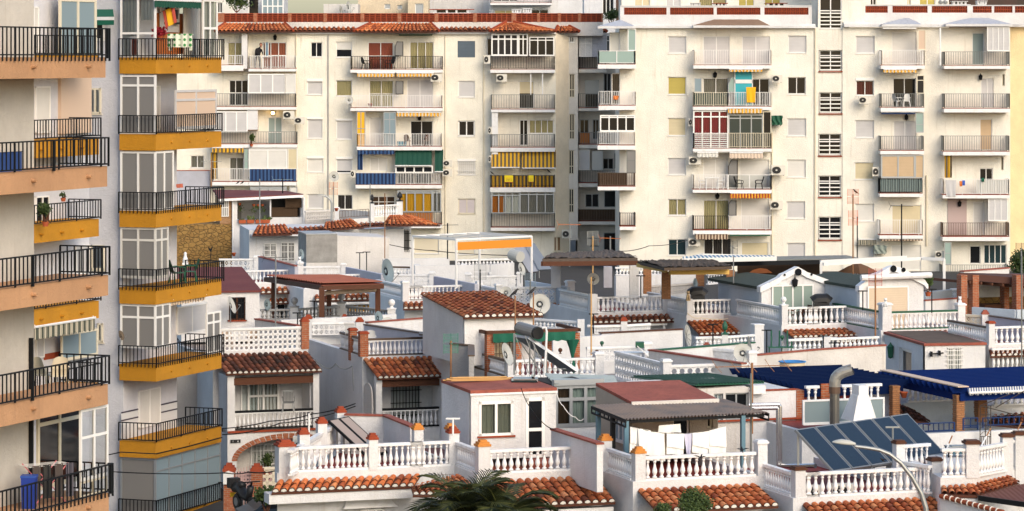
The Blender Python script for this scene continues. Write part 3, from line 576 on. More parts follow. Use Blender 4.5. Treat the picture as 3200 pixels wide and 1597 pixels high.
b=MB();b.hexa([(aR,0,zb),(aR2+.05,.9,zb),(aR2+.35,12,zb),(aR,12,zb)],[(aR,0,zc),(aR2+.05,.9,zc),(aR2+.35,12,zc),(aR,12,zc)]);b.build('return_wall',mat('lit_beige_return_render',(.84,.74,.58),.9,kind='stucco',stain=.3),A.o,Af)  # render lighter and warmer, painting in light that the other block cuts off
Gf=Af.off(.9);gh=[]
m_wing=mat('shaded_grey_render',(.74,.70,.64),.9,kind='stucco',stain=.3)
for fr,y0,y1 in(('F',742,980),('F',1145,1400),('G',240,440),('G',562,762)):
 rc=Gf.R(fr,*((1862,y0,1915,y1)if fr=='F' else(1547,y0,1590,y1)));gh.append(rc);window(Gf,rc,'dk',n=2,tr=.33,sill=False,fm=m_cream,fw=.06,name='slit_window')
rc=Gf.R('F',1865,368,1910,425);gh.append(rc);window(Gf,rc,'dk')
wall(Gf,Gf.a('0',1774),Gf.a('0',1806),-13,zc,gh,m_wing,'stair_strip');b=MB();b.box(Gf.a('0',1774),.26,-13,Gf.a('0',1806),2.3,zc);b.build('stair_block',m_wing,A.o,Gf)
Hf=Af.off(3);hh=[]
for fr,x0,x1,y0,y1,kd,cl,n in(('U',485,650,720,1050,'sh',m_alu,1),('U',705,790,640,1040,'dk',None,2),('V',395,525,630,760,'dk',None,2),('V',575,722,600,760,'dk',None,1),('V',570,725,1000,1290,'dk',None,1),('V',440,525,1060,1140,'dk',m_room,1),('U',425,530,1185,1420,'dk',None,2),('U',575,650,1185,1420,'dk',None,2),('V',565,665,290,395,'dk',None,2),('V',672,722,240,390,'dk',None,1)):
 rc=Hf.R(fr,x0,y0,x1,y1);hh.append(rc);window(Hf,rc,kd,cl,n,sill=False,half=.5,fm=m_alu)
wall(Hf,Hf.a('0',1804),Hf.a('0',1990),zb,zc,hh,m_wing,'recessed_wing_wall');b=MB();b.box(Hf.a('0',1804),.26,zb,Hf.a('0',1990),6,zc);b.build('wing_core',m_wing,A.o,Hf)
balcony(Hf,'U',410,740,448,590,632,1.6,m_blk,chr=.0,slabm=m_wing);balcony(Hf,'U',405,780,880,1052,1085,1.6,m_gry,slabm=m_wing);balcony(Hf,'V',332,620,42,160,195,1.6,m_gry,slabm=m_wing,screen=[(345,440,c_or,.05,.95)]);balcony(Hf,'V',330,725,405,530,565,1.6,m_gry,slabm=m_wing,chl=.0);balcony(Hf,'V',325,725,780,895,925,1.6,m_brnr,slabm=m_wing,screen=[(332,720,m_reed,.03,1.)])
k=Hf.off(-1.5);glazing(k,*k.R('U',418,190,565,445),n=2,tr=.62,pane=m_white,fm=m_trim,name='panelled_screen',fw=.03);glazing(k,*k.R('U',568,190,738,445),n=2,tr=.62,pane=m_lav,fm=m_lav,name='panelled_screen',fw=.03);glazing(k,*k.R('U',742,190,772,445),n=1,tr=.75,pane=m_dark);glazing(k,*k.R('V',332,205,435,405),n=1,tr=0,pane=m_shut,fm=m_wing,name='shuttered_screen');glazing(k,*k.R('V',462,220,560,405),n=1,tr=0,pane=m_alu,fm=m_alu,name='shuttered_screen')
balcony(Af,'D',40,322,557,655,712,1.1,m_wrail);balcony(Af,'D',375,850,562,690,718,1.1,m_wrail);balcony(Af,'D',-40,850,940,1075,1103,1.1,m_gry);balcony(Af,'E',330,1038,85,190,218,1.1,m_gry);balcony(Af,'E',330,1035,395,505,535,1.1,m_wrail,screen=[(645,1030,m_blst,.02,.98)])
m_=Af.off(-1.0)
glazing(m_,*m_.R('D',375,742,738,940),n=3,tr=0,pane=m_shut,fm=m_trim,fw=.09,name='shuttered_screen');glazing(m_,*m_.R('D',742,742,845,940),n=1,tr=0,pane=m_shutw,fm=m_trim,name='shuttered_screen');glazing(m_,*m_.R('D',40,1118,360,1330),n=3,tr=0,pane=m_shut,fm=m_trim,fw=.09,name='shuttered_screen')
glazing(m_,*m_.R('E',637,225,953,402),n=2,tr=.92,pane=m_shutw,fm=m_trim,fw=.09,name='shuttered_screen');glazing(m_,*m_.R('E',965,225,1040,402),n=1,tr=0,pane=m_shutc,fm=m_trim,name='shuttered_screen');glazing(m_,*m_.R('E',652,545,950,640),n=2,tr=.8,pane=m_shutw,fm=m_alu,fw=.09,name='shuttered_screen');glazing(m_,*m_.R('E',980,545,1040,640),n=1,tr=0,pane=m_shutw,fm=m_alu,name='shuttered_screen');glazing(m_,*m_.R('E',598,225,632,400),n=1,tr=.4,pane=m_frost,fm=m_alu,name='glass_screen')
balcony(Af,'F',-338,590,566,700,730,1.1,m_blk);balcony(Af,'F',-338,588,958,1085,1115,1.1,m_wrail);balcony(Af,'E',1540,2253,102,210,240,1.1,m_wrail);balcony(Af,'E',1530,2253,428,530,560,1.1,m_wrail,screen=[(1532,1865,m_blst,.0,.97)]);balcony(Af,'G',110,485,758,862,892,1.1,m_gry,screen=[(160,405,c_or,.05,.97)])
glazing(m_,*m_.R('G',118,575,402,760),n=4,tr=.88,fm=m_alu,fw=.09,pane=m_glass,curtain=[(.01,.49,0,.86,c_yel),(.51,.99,0,.86,c_yel)]);glazing(m_,*m_.R('G',412,575,475,760),n=2,tr=.88,fm=m_alu,fw=.07,pane=m_glass,curtain=[(.02,.98,0,.86,c_grey)])
glazing(m_,*m_.R('D',1465,1120,1545,1500),n=2,tr=.55,fm=m_alu,fw=.05,pane=c_yel,name='coloured_screen');glazing(m_,*m_.R('F',0,1125,115,1500),n=2,tr=.8,fm=m_alu,fw=.06,pane=m_frostb,name='glass_screen');glazing(m_,*m_.R('G',100,370,405,432),n=4,tr=0,fm=m_trim,fw=.1)
for fr,pts in(('F',[(112,560),(112,470),(130,420),(190,418),(190,560)]),('F',[(120,945),(120,815),(192,815),(192,945)])):
 h=Af.off(-.6);P=[(h.a(fr,x),h.z(fr,y))for x,y in pts];b=MB();b.prism(P,0,.02);o=b.build('party_screen',m_frostg,A.o,h);b=MB();b.tube([(x,0,z)for x,z in P]+[(P[0][0],0,P[0][1])],.03,4);b.build('frame',m_blk,o,h)
R1=dict(chr=1.1)
balcony(Af,'F',1068,1718,568,700,732,1.1,m_blk);balcony(Af,'F',1076,1718,952,1100,1128,1.1,m_gry);balcony(Af,'G',892,1432,108,218,252,1.1,m_gry);balcony(Af,'G',888,1433,450,552,590,1.1,m_blk,screen=[(892,1428,m_ywst,.0,.97)]);balcony(Af,'G',893,1432,768,888,915,1.1,m_gry)
glazing(m_,*m_.R('F',1085,340,1342,560),n=4,tr=.76,fw=.1,pane=m_room);glazing(m_,*m_.R('F',1356,340,1440,560),n=2,tr=.76,fw=.08,pane=m_dark);glazing(m_,*m_.R('F',1465,370,1705,560),n=3,tr=.82,fw=.07,pane=m_dark)
glazing(m_,*m_.R('G',903,588,1132,770),n=4,tr=.84,fm=m_alu,fw=.08,pane=m_glass,curtain=[(.01,.42,0,.82,c_or),(.42,.98,0,.82,c_wh)]);glazing(m_,*m_.R('G',1140,580,1420,770),n=4,tr=.84,fm=m_alu,fw=.08,pane=m_glass,curtain=[(.01,.99,0,.82,c_grey)])
b=MB();rc=m_.R('F',1083,1130,1145,1550);b.box(rc[0],0,rc[2],rc[1],.9,rc[3])
b.build('balcony_pier',m_paint,A.o,m_)
for x in(1475,1593):rc=m_.R('F',x-5,738,x+5,955);b=MB();b.box(rc[0],0,rc[2],rc[1],.06,rc[3]);b.build('balcony_post',m_paint,A.o,m_)
for fr,x,y0,y1,r_,mm in(('D',1177,345,3000,.045,m_greyr),('D',853,345,1500,.05,m_cream),('F',615,345,2600,.03,m_cream),('F',1000,560,2400,.04,m_cream)):
 a=Af.a(fr,x);b=MB();b.tube([(a,-.06,Af.z(fr,y0)),(a,-.06,max(-12.5,Af.z(fr,y1)))],r_);b.build('downpipe',mm,A.o,Af)
def eave(fr,x0,x1,yt,ye,pr=.45,**k):
 g=Af.off(-pr);tiles(A.o,Af.loc(Af.a(fr,x0),.1,Af.z(fr,yt)),Af.loc(Af.a(fr,x1),.1,Af.z(fr,yt)),g.loc(g.a(fr,x0),0,g.z(fr,ye)),g.loc(g.a(fr,x1),0,g.z(fr,ye)),w=.34,l=.4,r=.13,mort=False,**k)
eave('D',820,1450,278,316);eave('F',560,1075,278,312)
def hiptile(fr,x0,x1,ye,t0,t1,yt,pr=1.5):
 g=Af.off(-pr);L=lambda x,y,q:q.loc(q.a(fr,x),0,q.z(fr,y));q=Af.off(.1)
 tiles(A.o,L(t0,yt,q),L(t1,yt,q),L(x0,ye,g),L(x1,ye,g),w=.32,l=.4,r=.12,mort=False,m=m_tileo)
 for s,t,e in((1,t0,x0),(-1,t1,x1)):
  b=MB();b.add([L(t,yt,q),L(e,ye,g),L(e,ye,Af.off(.1))if 0 else q.loc(g.a(fr,e),0,g.z(fr,ye))],[(0,1,2)]);b.tube([L(t,yt,q)+Vector((0,0,.06)),L(e,ye,g)+Vector((0,0,.06))],.1);b.build('hip_end',m_terra,A.o)
hiptile('D',20,825,316,140,740,238);hiptile('D',1430,2290,318,1600,2205,238);hiptile('F',1060,1725,316,1225,1300,226)
for x0,x1,t0,t1,yt,pl in((1722,1965,1765,1775,222,Af.off(1.2)),(1965,2240,2010,2150,250,Af.off(2.6))):
 g=pl.off(-1.2);L=lambda x,y,q:q.loc(q.a('F',x),0,q.z('F',y));tiles(A.o,L(t0,yt,pl),L(t1,yt,pl),L(x0,322,g),L(x1,322,g),w=.32,l=.4,r=.12,mort=False,m=m_tileo)
 b=MB()
 for t,e in((t0,x0),(t1,x1)):b.tube([L(t,yt,pl)+Vector((0,0,.06)),L(e,322,g)+Vector((0,0,.06))],.11)
 b.build('hip_ridge',m_terra,A.o)
Pq=Af.off(.6);b=MB();a0,a1=Pq.a('D',40),Pq.a('F',2200);b.box(a0,0,zc-.2,a1,.2,Pq.z('F',222));b.build('parapet_base',m_dirty,A.o,Pq);b=MB();b.box(a0,.2,zc-.25,a1,11,zc-.05);b.build('roof_deck',m_floor,A.o,Pq)
ps=[('D',130,425),('D',462,772),('D',805,1128),('D',1162,1500),('D',1535,1872),('F',172,508),('F',545,895),('F',932,1282),('F',1328,1540),('F',1565,1748),('F',1775,1950),('F',1980,2185)]
zt=Pq.z('F',138);zm=Pq.z('F',222);b=MB();e0=a0
for fr,x0,x1 in ps:
 b.box(e0,-.03,zm,Pq.a(fr,x0),.23,zt+.05);e0=Pq.a(fr,x1)
b.box(e0,-.03,zm,a1,.23,zt+.05);b.build('parapet_pier',m_brick,A.o,Pq)
for fr,x0,x1 in ps:
 p,q=Pq.a(fr,x0),Pq.a(fr,x1);b=MB();n=max(3,round((q-p)/.38));t=.035
 for i in range(n+1):x=p+(q-p)*i/n;b.box(x-t,0,zm,x+t,.2,zt)
 for j in range(5):z=zm+(zt-zm)*j/4;b.box(p,.004,z-t,q,.196,z+t)
 o=b.build('pierced_panel',m_terra,A.o,Pq);b=MB();b.box(p,.21,zm,q,.24,zt);b.build('panel_backing',m_maroon,o,Pq)
def back(lab,fr,x0,x1,y0,y1,Y,m,wins=(),cat='building',name='rooftop_building',dep=5.):
 s=Site(name,lab,cat,fr,x0,y1,Y);f=s.front();hs=[]
 for(p,q,r,t,kd,cl,n)in wins:rc=f.R(fr,p,r,q,t);hs.append(rc);window(f,rc,kd,cl,n,sill=False)
 rc=f.R(fr,x0,y0,x1,y1);wall(f,rc[0],rc[1],rc[2]-.8,rc[3],hs,m);b=MB();b.box(rc[0],.26,rc[2]-.8,rc[1],dep,rc[3]);b.build('room_block',m,s.o);return s,f
back('white upper building with a gridded window, far behind the red parapet at its left end','D',40,235,-120,160,262,m_blockB,[(62,112,25,130,'dk',None,2)])
s,f=back('white rooftop terrace room with black doorway and grey glazed veranda behind the red parapet','D',235,725,-120,160,250,m_white,[(375,478,-60,150,'dk',None,1)]);g=f.off(-1);glazing(g,*g.R('D',515,-60,722,150),n=4,tr=.42,fm=m_trim,pane=m_frostb,fw=.09)
back('cream rooftop wall with stains behind the satellite dishes','D',1130,1475,40,160,248,m_dirty)
back('cream utility room with louvred vents and a grey door on the roof','D',1475,2160,-120,160,252,m_blockT,[(1740,1800,40,90,'sh',m_alu,1),(1870,1920,50,95,'sh',m_alu,1),(2135,2155,35,140,'dk',m_alu,1)])
s,f=back('cream stairhead with a grey metal door beside the stained white gable wall','F',240,445,-30,140,249,m_blockT,[(312,395,35,140,'dk',m_alu,1)])
back('tall blank stained white wall rising behind the middle of the red parapet','F',445,1060,-120,140,262,m_dirty)
s,f=back('white upper apartment building with striped and navy awnings behind the red parapet','F',1055,2010,-120,170,256,m_white,[(1110,1330,100,160,'dk',c_cream,2),(1480,1650,95,160,'dk',None,2),(1100,1340,-40,15,'dk',None,3)]);balcony(f,'F',1068,1685,-40,30,50,1.3,m_gry)
back('white corner building with a tall white gridded dark window beside the white block','F',2010,2330,-120,240,240,m_white,[(2195,2310,-30,150,'dk',None,3)])
b=MB();w_=W('F',450,138,234);chimney('F',455,905,85,138,231,'long low white vent box with flat red cap on the cream roof',True)
chimney('F',1280,1385,85,135,232,'small cream chimney under the striped awning of the upper building');chimney('F',1390,1490,75,135,232.5,'small grey white chimney beside the navy awning of the upper building')
# ================================================================ the near tower with peach and ochre balconies
T=Site('apartment_tower','tall apartment tower with peach and ochre balcony bands and black railings','apartment tower','0',487,180,117,-21)
m_twall=mat('tower_lavender_render',(.62,.62,.66),.9,kind='stucco',stain=.12,lo=.92);m_twall2=mat('tower_cream_render',(.56,.53,.48),.9,kind='stucco',stain=.4)
P0=Vector(W('0',0,180,78))-T.p;xN=P0.dot(T.u);P1=Vector(W('0',108,180,106))-T.p;xM=P1.dot(T.u)
def band(pl,a0,a1,zb,h,m,depth,name='balcony',ends=True):
 b=MB();b.box(a0,0,zb,a1,depth,zb+h);return b.build(name,m,T.o,pl)
def spouts(o,pl,aa,z,m,r=.05,l=.14):
 for a in aa:b=MB();b.lathe([(r,0),(r*.8,l),(r*.4,l),(r*.35,l*.5)],pl.loc(a,0,z),8,-pl.i);b.build('drain_spout',m,o)
def trail(pl,a0,a1,z,h,drop,o,ends=(0,0),pitch=.115,r=.016,proud=.05,m=None):
 b=MB();rail_run(b,pl.loc(a0,-proud,z),pl.loc(a1,-proud,z),h,pitch,r,.035,.06,drop)
 for e,a in zip(ends,(a0,a1)):
  if e:rail_run(b,pl.loc(a,-proud,z),pl.loc(a,e,z),h,pitch,r,.035,.06,0)
 return b.build('railing',m or m_blk,o)
NF=T.right(xN);NW=T.right(xN-1.25);a0,a1=NF.a('0',-260),NF.a('0',333);aw_=NW.a('0',106)
b=MB();b.box(a0-6,0,-18,aw_,6,6);b.build('wall',m_twall2,T.o,NW)
for k in range(5):
 zb=-.52-2.83*k;a1=NF.a('0',(330,335,338,337,340)[k]);o=band(NF,a0,a1,zb,.53,m_peach,1.5)
 trail(NF,a0,a1+(.12 if k in(0,4)else-.02),zb+.53,.74,.1 if k in(0,4)else 0,o,ends=(0,1.4),pitch=.2,r=.014)
 spouts(o,NF,[NF.a('0',x)for x in(100,272)],zb+.3,m_peach,.06)
 b=MB();a=NF.a('0',(330,162,96,95,340)[k]);b.box(a-.035,-.09,zb+.5,a+.035,-.03,zb+1.27);b.build('railing_post',m_blk,o,NF)
z4=-.52-2.83*3;g=NF.off(.12);q0,q1=g.a('C',603),g.a('C',800);glazing(g,q0,q1,z4-1.85,z4-.02,n=2,tr=.6,fw=.07,pane=m_glass,parent=T.o);glazing(g.off(.02),q0,q1,z4-2.83+.55,z4-1.88,n=2,tr=0,fw=.05,pane=m_glass,fm=m_cream)
g=NW.off(-.02);glazing(g,g.a('C',285),g.a('C',600),z4-2.1,z4-.02,n=2,tr=.8,fw=.1,pane=m_dark,fm=m_cream)
b=MB();rc=g.R('C',216,-10,226,400);b.box(rc[0],-.1,-13.5,rc[1],0,rc[3]);b.build('downpipe',m_blk,T.o,g)
MF=T.right(xM);MW=T.right(xM-1.3);b0,b1=MF.a('0',40),MF.a('0',309);c1=MW.a('0',279)
b=MB();b.box(b0-4,0,-18,c1,5,6);b.build('wall',m_twall,T.o,MW)
for k in range(5):
 zb=-.52-2.815*k;o=band(MF,b0,b1,zb,.6,m_gold,1.3);trail(MF,b0,b1+.05,zb+.6,.66,0,o,ends=(0,1.2),pitch=.19,r=.013)
 spouts(o,MF,[MF.a('0',x)for x in(125,190,252)],zb+.28,m_gold)
def mwin(fr,x0,y0,x1,y1,kind='sh',col=None,n=1,pl=None,**k):pl=pl or MW;return window(pl,pl.R(fr,x0,y0,x1,y1),kind,col,n,sill=False,d=-.03,**k)
g=MW.off(-.5);glazing(g,*g.R('A',455,-60,722,430),n=2,tr=.88,fm=m_cream,fw=.13,pane=m_frostb);mwin('A',245,50,285,400,'sh',m_shutw)
mwin('A',262,655,372,1010,'sh',m_shutw);b=MB();rc=MW.R('A',440,590,672,1010);b.box(rc[0],-.12,rc[2],rc[1],0,rc[3]);b.build('beige_screen',m_beige,T.o,MW)
mwin('B',262,200,365,400,'dk',None,2);mwin('B',565,570,675,790,'sh',m_shut);mwin('C',262,-110,322,140,'sh',m_shut);g=MW.off(-.35);glazing(g,*g.R('C',462,-60,725,140),n=2,tr=0,fm=m_cream,pane=m_frostb,fw=.08)
b=MB();rc=MW.R('C',326,100,460,145);b.box(rc[0],-.02,rc[2],rc[1],0,rc[3]);b.build('tile_dado',m_terra,T.o,MW)
xl=-1.5;TF=T.front(0);TS=T.right(0);TW=T.right(xl);f0=TF.a('0',373);s1=TS.a('0',692);e1=TW.a('0',553)
GW=T.front(.3);w0=GW.a('0',262);b=MB();b.box(w0,0,-18,xl,3.8,6);b.build('wall',m_twall,T.o,GW)
b=MB();b.box(.302,.005,-18,e1,5,6);b.build('side_wall',m_twall,T.o,TW)
for k in range(7):
 zb=-.59-2.815*k;b=MB();b.box(f0,0,zb,-.002,s1,zb+.6);o=b.build('balcony',m_gold,T.o);dr=.09 if k in(0,2,3,4)else 0;hh=.68
 b=MB();rail_run(b,(f0,-.05,zb+.6),(.05,-.05,zb+.6),hh,.145,.013,.035,.06,dr);rail_run(b,(.05,-.05,zb+.6),(.05,s1+(.1 if dr else-.05),zb+.6),hh,.18,.013,.035,.06,dr);rail_run(b,(.05,s1-.05,zb+.6),(xl,s1-.05,zb+.6),hh,.18,.013,.035,.06,0);b.build('railing',m_blk,o)
 spouts(o,TS,[TS.a('0',x)for x in(535,592,648)],zb+.28,m_gold,.05,.05)
def fglaz(k,top,bot,n=2,tr=.8,side=None,pane=m_frostg,fm=m_trim,spane=None,cur=None,scur=None):
 zt=-.59-2.815*(k-1)-.01;zb=-.59-2.815*k+.6;g=T.front(.1);a0,a1=f0+.03,-.08
 glazing(g,a0,a1,zb+bot,zt-top,n=n,tr=tr,fm=fm,pane=pane,fw=.08,parent=T.o,curtain=cur)
 if side:h=T.right(-.1);glazing(h,.15,h.a(*side),zb+bot,zt-top,n=2,tr=tr,fm=fm,pane=spane or pane,fw=.08,parent=T.o,curtain=scur)
fglaz(0,0,0,tr=.4,pane=m_glass,cur=[(.02,.4,.35,1,c_wh),(.55,.98,.62,1,c_wh),(.02,.2,0,.35,c_wh),(.25,.5,0,.3,c_sal)]);fglaz(1,.03,0,tr=.82);fglaz(2,.02,0,tr=0,side=('A',1310));fglaz(3,0,.35,tr=[.75],side=('B',1270),fm=m_shutw);fglaz(4,0,.6,tr=.7,side=('B',1285));fglaz(6,0,0,n=1,tr=0,fm=m_alu,side=None)
TS2=T.right(-.1);zz=-.59-2.815*5
glazing(TS2,.15,TS2.a('C',1645),zz-2.2,zz-.02,n=5,tr=.78,fm=m_alu,pane=m_frostb,parent=T.o,curtain=[(.0,.75,0,.77,c_dk),(.76,1,0,.77,c_teal)],fw=.05)
zq=-.59+.6;glazing(TS2,TS2.a('A',1540),TS2.a('A',1642),zq,zq+2.2,n=2,tr=.5,pane=m_glass,curtain=[(0,1,0,1,c_wh)],fw=.09,parent=T.o)
b=MB();b.box(f0,0,2.24,0,s1,2.9);b.build('balcony',m_gold,T.o)
zk=-.59-2.815*4;glazing(TS2,TS2.a('B',1567),TS2.a('B',1668),zk+.62,zk+2.2,n=2,tr=.74,pane=m_frostg,fw=.08,parent=T.o)
zk=-.59-2.815*1;glazing(TS2,TS2.a('A',1330),TS2.a('A',1635),zk+.75,zk+2.2,n=2,tr=.74,pane=m_beige,fm=m_shut,fw=.09,parent=T.o,name='shuttered_screen')
def tw(fr,x0,y0,x1,y1,kind='sh',col=None,n=1,**k):return mwin(fr,x0,y0,x1,y1,kind,col,n,pl=TW,**k)
tw('A',1160,650,1207,990,'sh',m_shutw);tw('C',1032,370,1192,650,'sh',m_shutw,2);tw('B',1335,1025,1560,1235,'sh',m_shut,2)
m_azul=mat('blue_white_azulejo',(.62,.62,.62),.4,kind='decor',c2=(.16,.17,.24),s=9)
for fr,x0,x1,y0,y1 in(('C',905,1030,540,740),('C',1202,1322,480,690)):
 rc=TW.R(fr,x0,y0-4,x1,y1);b=MB();b.box(rc[0],-.02,rc[2],rc[1],0,rc[3]);o=b.build('tile_dado',m_azul,T.o,TW);b=MB()
 for z in(rc[3]-.03,rc[3]-.32):b.box(rc[0],-.03,z,rc[1],-.003,z+.05)
 b.build('tile_border',mat('dark_tile',(.04,.03,.05),.4),o,TW)
b=MB();rc=TW.R('A',1170,100,1330,410);b.box(rc[0],-.03,rc[2],rc[1]+1.0,0,rc[3]);b.build('orange_dado',mat('orange_paint',(.45,.14,.035),.8),T.o,TW)
b=MB();folds(b,TW.a('A',1340),TW.a('A',1540)+.4,zq,zq+2.2,-.25,.04,.2);b.build('curtain',c_wh,T.o,TW)
for fr,x0,y0,x1,y1,n in(('A',680,668,768,862,2),('B',693,572,792,760,1),('B',740,1165,782,1310,1)):
 rc=GW.R(fr,x0,y0,x1,y1);window(GW,rc,'cu',c_wh,n,d=-.02,fm=m_cream,fw=.07)
b=MB();rc=GW.R('A',728,90,790,300);window(GW,rc,'dk',None,1,d=-.02)
# ================================================================ terraced houses: helpers
DEG=18.7
def Yz(fr,y,z):return z*F0/(HY-sy(fr,y))
def pz(fr,x,y,z):return W(fr,x,y,Yz(fr,y,z))
def local(s,p):d=Vector(p)-s.p;return Vector((d.dot(s.u),d.dot(s.w),d.z))
def house(label,fr,x,y,z,frr,xr,dep=8.,zg=-5.6,m=None,fm=None,deg=DEG,group=None,name='terraced_house',stubs='flr',fz=-.25,poly=None):
 s=Site(name,label,'house',fr,x,y,Yz(fr,y,z),deg,group);s.L=L=s.front().a(frr,xr);s.dep=dep;b=MB();m=m or m_white
 b.slab(poly(s),zg,fz)if poly else b.box(0,0,zg,L,dep,fz)
 if 'f' in stubs:b.box(0,0,fz,L,.22,0)
 if 'l' in stubs:b.box(0,.22,fz,.22,dep,0)
 if 'r' in stubs:b.box(L-.22,.22,fz,L,dep,0)
 b.build('wall',m,s.o);b=MB();b.slab(poly(s),fz+.004,fz+.015)if poly else b.box(.2,.2,fz,L-.2,dep,fz+.015);b.build('terrace_floor',fm or m_floor,s.o);return s
def bfront(s,fr,x0,x1,h=.75,y=.11,**k):f=s.front(y);return balustrade(s.o,(f.a(fr,x0),y,0),(f.a(fr,x1),y,0),h,**k)
def bside(s,y0,y1,h=.75,x=.11,**k):return balustrade(s.o,(x,y0,0),(x,y1,0),h,**k)
def pfront(s,fr,x,h,w=.28,y=.11,**k):return post(s.o,s.front(y).a(fr,x),y,k.pop('z0',-.02),h,w,**k)
def skirt(s,fr,x0,x1,yt,e0,e1,ye,d,m=None,y=-.01,**k):
 f=s.front(y);g=s.front(y-d);a0,a1,c0,c1=f.a(fr,x0),f.a(fr,x1),g.a(fr,e0),g.a(fr,e1);zt=f.z(fr,yt,(a0+a1)/2);ze=g.z(fr,ye,(c0+c1)/2)
 return tiles(s.o,(a0,y,zt),(a1,y,zt),(c0,y-d,ze),(c1,y-d,ze),m,**k),(c0,c1,zt,ze,y-d)
def run(label,kind,pts,z,h,s=None,m=None,cat=None,name=None,cop=None,th=.18,ends=(),**k):
 """a wall, balustrade or screen along points measured on its base line (walls: on its top line) at height z."""
 P=[pz(*p,z)for p in pts]
 if s is None:
  o=empty(name or{'wall':'terrace_wall','bal':'balustrade','cel':'breeze_block_screen'}[kind],P[0],0,label,cat or{'wall':'wall','bal':'balustrade','cel':'screen wall'}[kind]);Q=[p-P[0]for p in P]
 else:o=s.o;Q=[local(s,p)for p in P]
 for a,b_ in zip(Q,Q[1:]):
  if kind=='wall':
   d=(b_-a).normalized();n=Vector((-d.y,d.x,0))*th/2;b=MB();lo=Vector((0,0,-h));b.hexa([a-n+lo,b_-n+lo,b_+n+lo,a+n+lo],[a-n,b_-n,b_+n,a+n]);b.build('wall_panel' if s is None else 'parapet_wall',m or m_white,o)
   if cop:b=MB();u=Vector((0,0,.025));b.bar(a+u-d*.02,b_+u+d*.02,th*1.35,.05);b.build('coping',cop,o)
  elif kind=='bal':balustrade(o,a,b_,h,m=m,name='baluster_panel' if s is None else 'balustrade',**k)
  else:celosia(o,a,b_,h,m=m,name='pierced_panel' if s is None else 'breeze_block_screen',**k)
 for i,w,hh,cap,pm,cm in ends:p=Q[i];post(o,p.x,p.y,p.z-(h if kind=='wall' else .3),p.z+hh,w,pm or m_white,cap,capm=cm)
 return o
def room(s,name,fr,x0,y0,x1,y1,ly,dep,m=None,roofm=None,rise=0.,over=.08,holes=(),par=None):
 """a room on a house's terrace: front face measured in pixels on local plane y=ly; returns its front plane."""
 f=s.front(ly);rc=f.R(fr,x0,y0,x1,y1);m=m or m_white;wall(f,rc[0],rc[1],rc[2],rc[3],[h[:4]for h in holes],m,'wall',.2);b=MB()
 b.hexa([(rc[0],.21,rc[2]),(rc[1],.21,rc[2]),(rc[1],dep,rc[2]),(rc[0],dep,rc[2])],[(rc[0],.21,rc[3]),(rc[1],.21,rc[3]),(rc[1],dep,rc[3]+rise),(rc[0],dep,rc[3]+rise)])
 b.build('wall',m,s.o,f)
 b=MB();b.hexa([(rc[0],0,rc[2]),(rc[0]+.2,0,rc[2]),(rc[0]+.2,.21,rc[2]),(rc[0],.21,rc[2])],[(rc[0],0,rc[3]),(rc[0]+.2,0,rc[3]),(rc[0]+.2,.21,rc[3]),(rc[0],.21,rc[3])])
 if roofm:
  b=MB();o_=over;b.hexa([(rc[0]-o_,-o_,rc[3]+.003),(rc[1]+o_,-o_,rc[3]+.003),(rc[1]+o_,dep,rc[3]+rise+.003),(rc[0]-o_,dep,rc[3]+rise+.003)],[(rc[0]-o_,-o_,rc[3]+.09),(rc[1]+o_,-o_,rc[3]+.09),(rc[1]+o_,dep,rc[3]+rise+.09),(rc[0]-o_,dep,rc[3]+rise+.09)]);b.build('roof',roofm,s.o,f)
 return f,rc
# ================================================================ front row
h1=house('white house with a lean glazed panel on its red terrace and a wavy tiled eave','M',575,922,-11.5,'O',470,8,fm=m_redf,stubs='fr',poly=lambda s:[(0,0),(s.L,0),(s.L,8),(3.2,8)]+[(p.x,p.y)for p in[local(s,pz('M',x,y,-10.55))for x,y in((1190,335),(1001,440),(825,545))]])
f=h1.front(.11);post(h1.o,f.a('M',657),.2,-.3,f.z('M',665,0),.46,cap='step',capm=m_terra);pfront(h1,'M',1492,.82,.26,cap='step',capm=m_terra);post(h1.o,f.a('O',425),.2,-.3,.9,.3,cap='step',capm=m_terra)
bfront(h1,'M',740,1455,.7,pitch=.168);bfront(h1,'M',1528,1974,.7,pitch=.168);bfront(h1,'O',0,385,.7,pitch=.168)
_,q=skirt(h1,'M',575,1960,975,520,1900,1075,.62,m_tileo,w=.235,r=.1,l=.35,mort=True)
b=MB();b.box(q[0]-.05,-.56,q[3]-.34,q[1]+.1,0,q[3]-.06);b.build('eave_cornice',m_white,h1.o)
ff=h1.front(-.02);rc=ff.R('M',1195,1150,1715,1245);b=MB()
N_=10
for i in range(N_):
 t0,t1=i/N_,(i+1)/N_;z0,z1=rc[3]+(rc[2]-rc[3])*t0,rc[3]+(rc[2]-rc[3])*t1;e0,e1=.14*(1-t0**2),.14*(1-t1**2);d0,d1=-.03-.2*t0**2,-.03-.2*t1**2
 b.hexa([(rc[0]+e1,d1,z1),(rc[1]-e1,d1,z1),(rc[1]-e1,0,z1),(rc[0]+e1,0,z1)],[(rc[0]+e0,d0,z0),(rc[1]-e0,d0,z0),(rc[1]-e0,0,z0),(rc[0]+e0,0,z0)])
b.build('window_hood',m_paint,h1.o,ff);window(ff,ff.R('M',1370,1265,1600,1400),'dk',n=3,d=-.02)
g=h1.front(.11)
_q=[local(h1,pz('M',x,y,-10.55))for x,y in((700,610),(825,545),(1001,440),(1184,335))]
for _a,_b in zip(_q,_q[1:]):balustrade(h1.o,(_a.x,_a.y,-.02),(_b.x,_b.y,-.02),.72,.15)
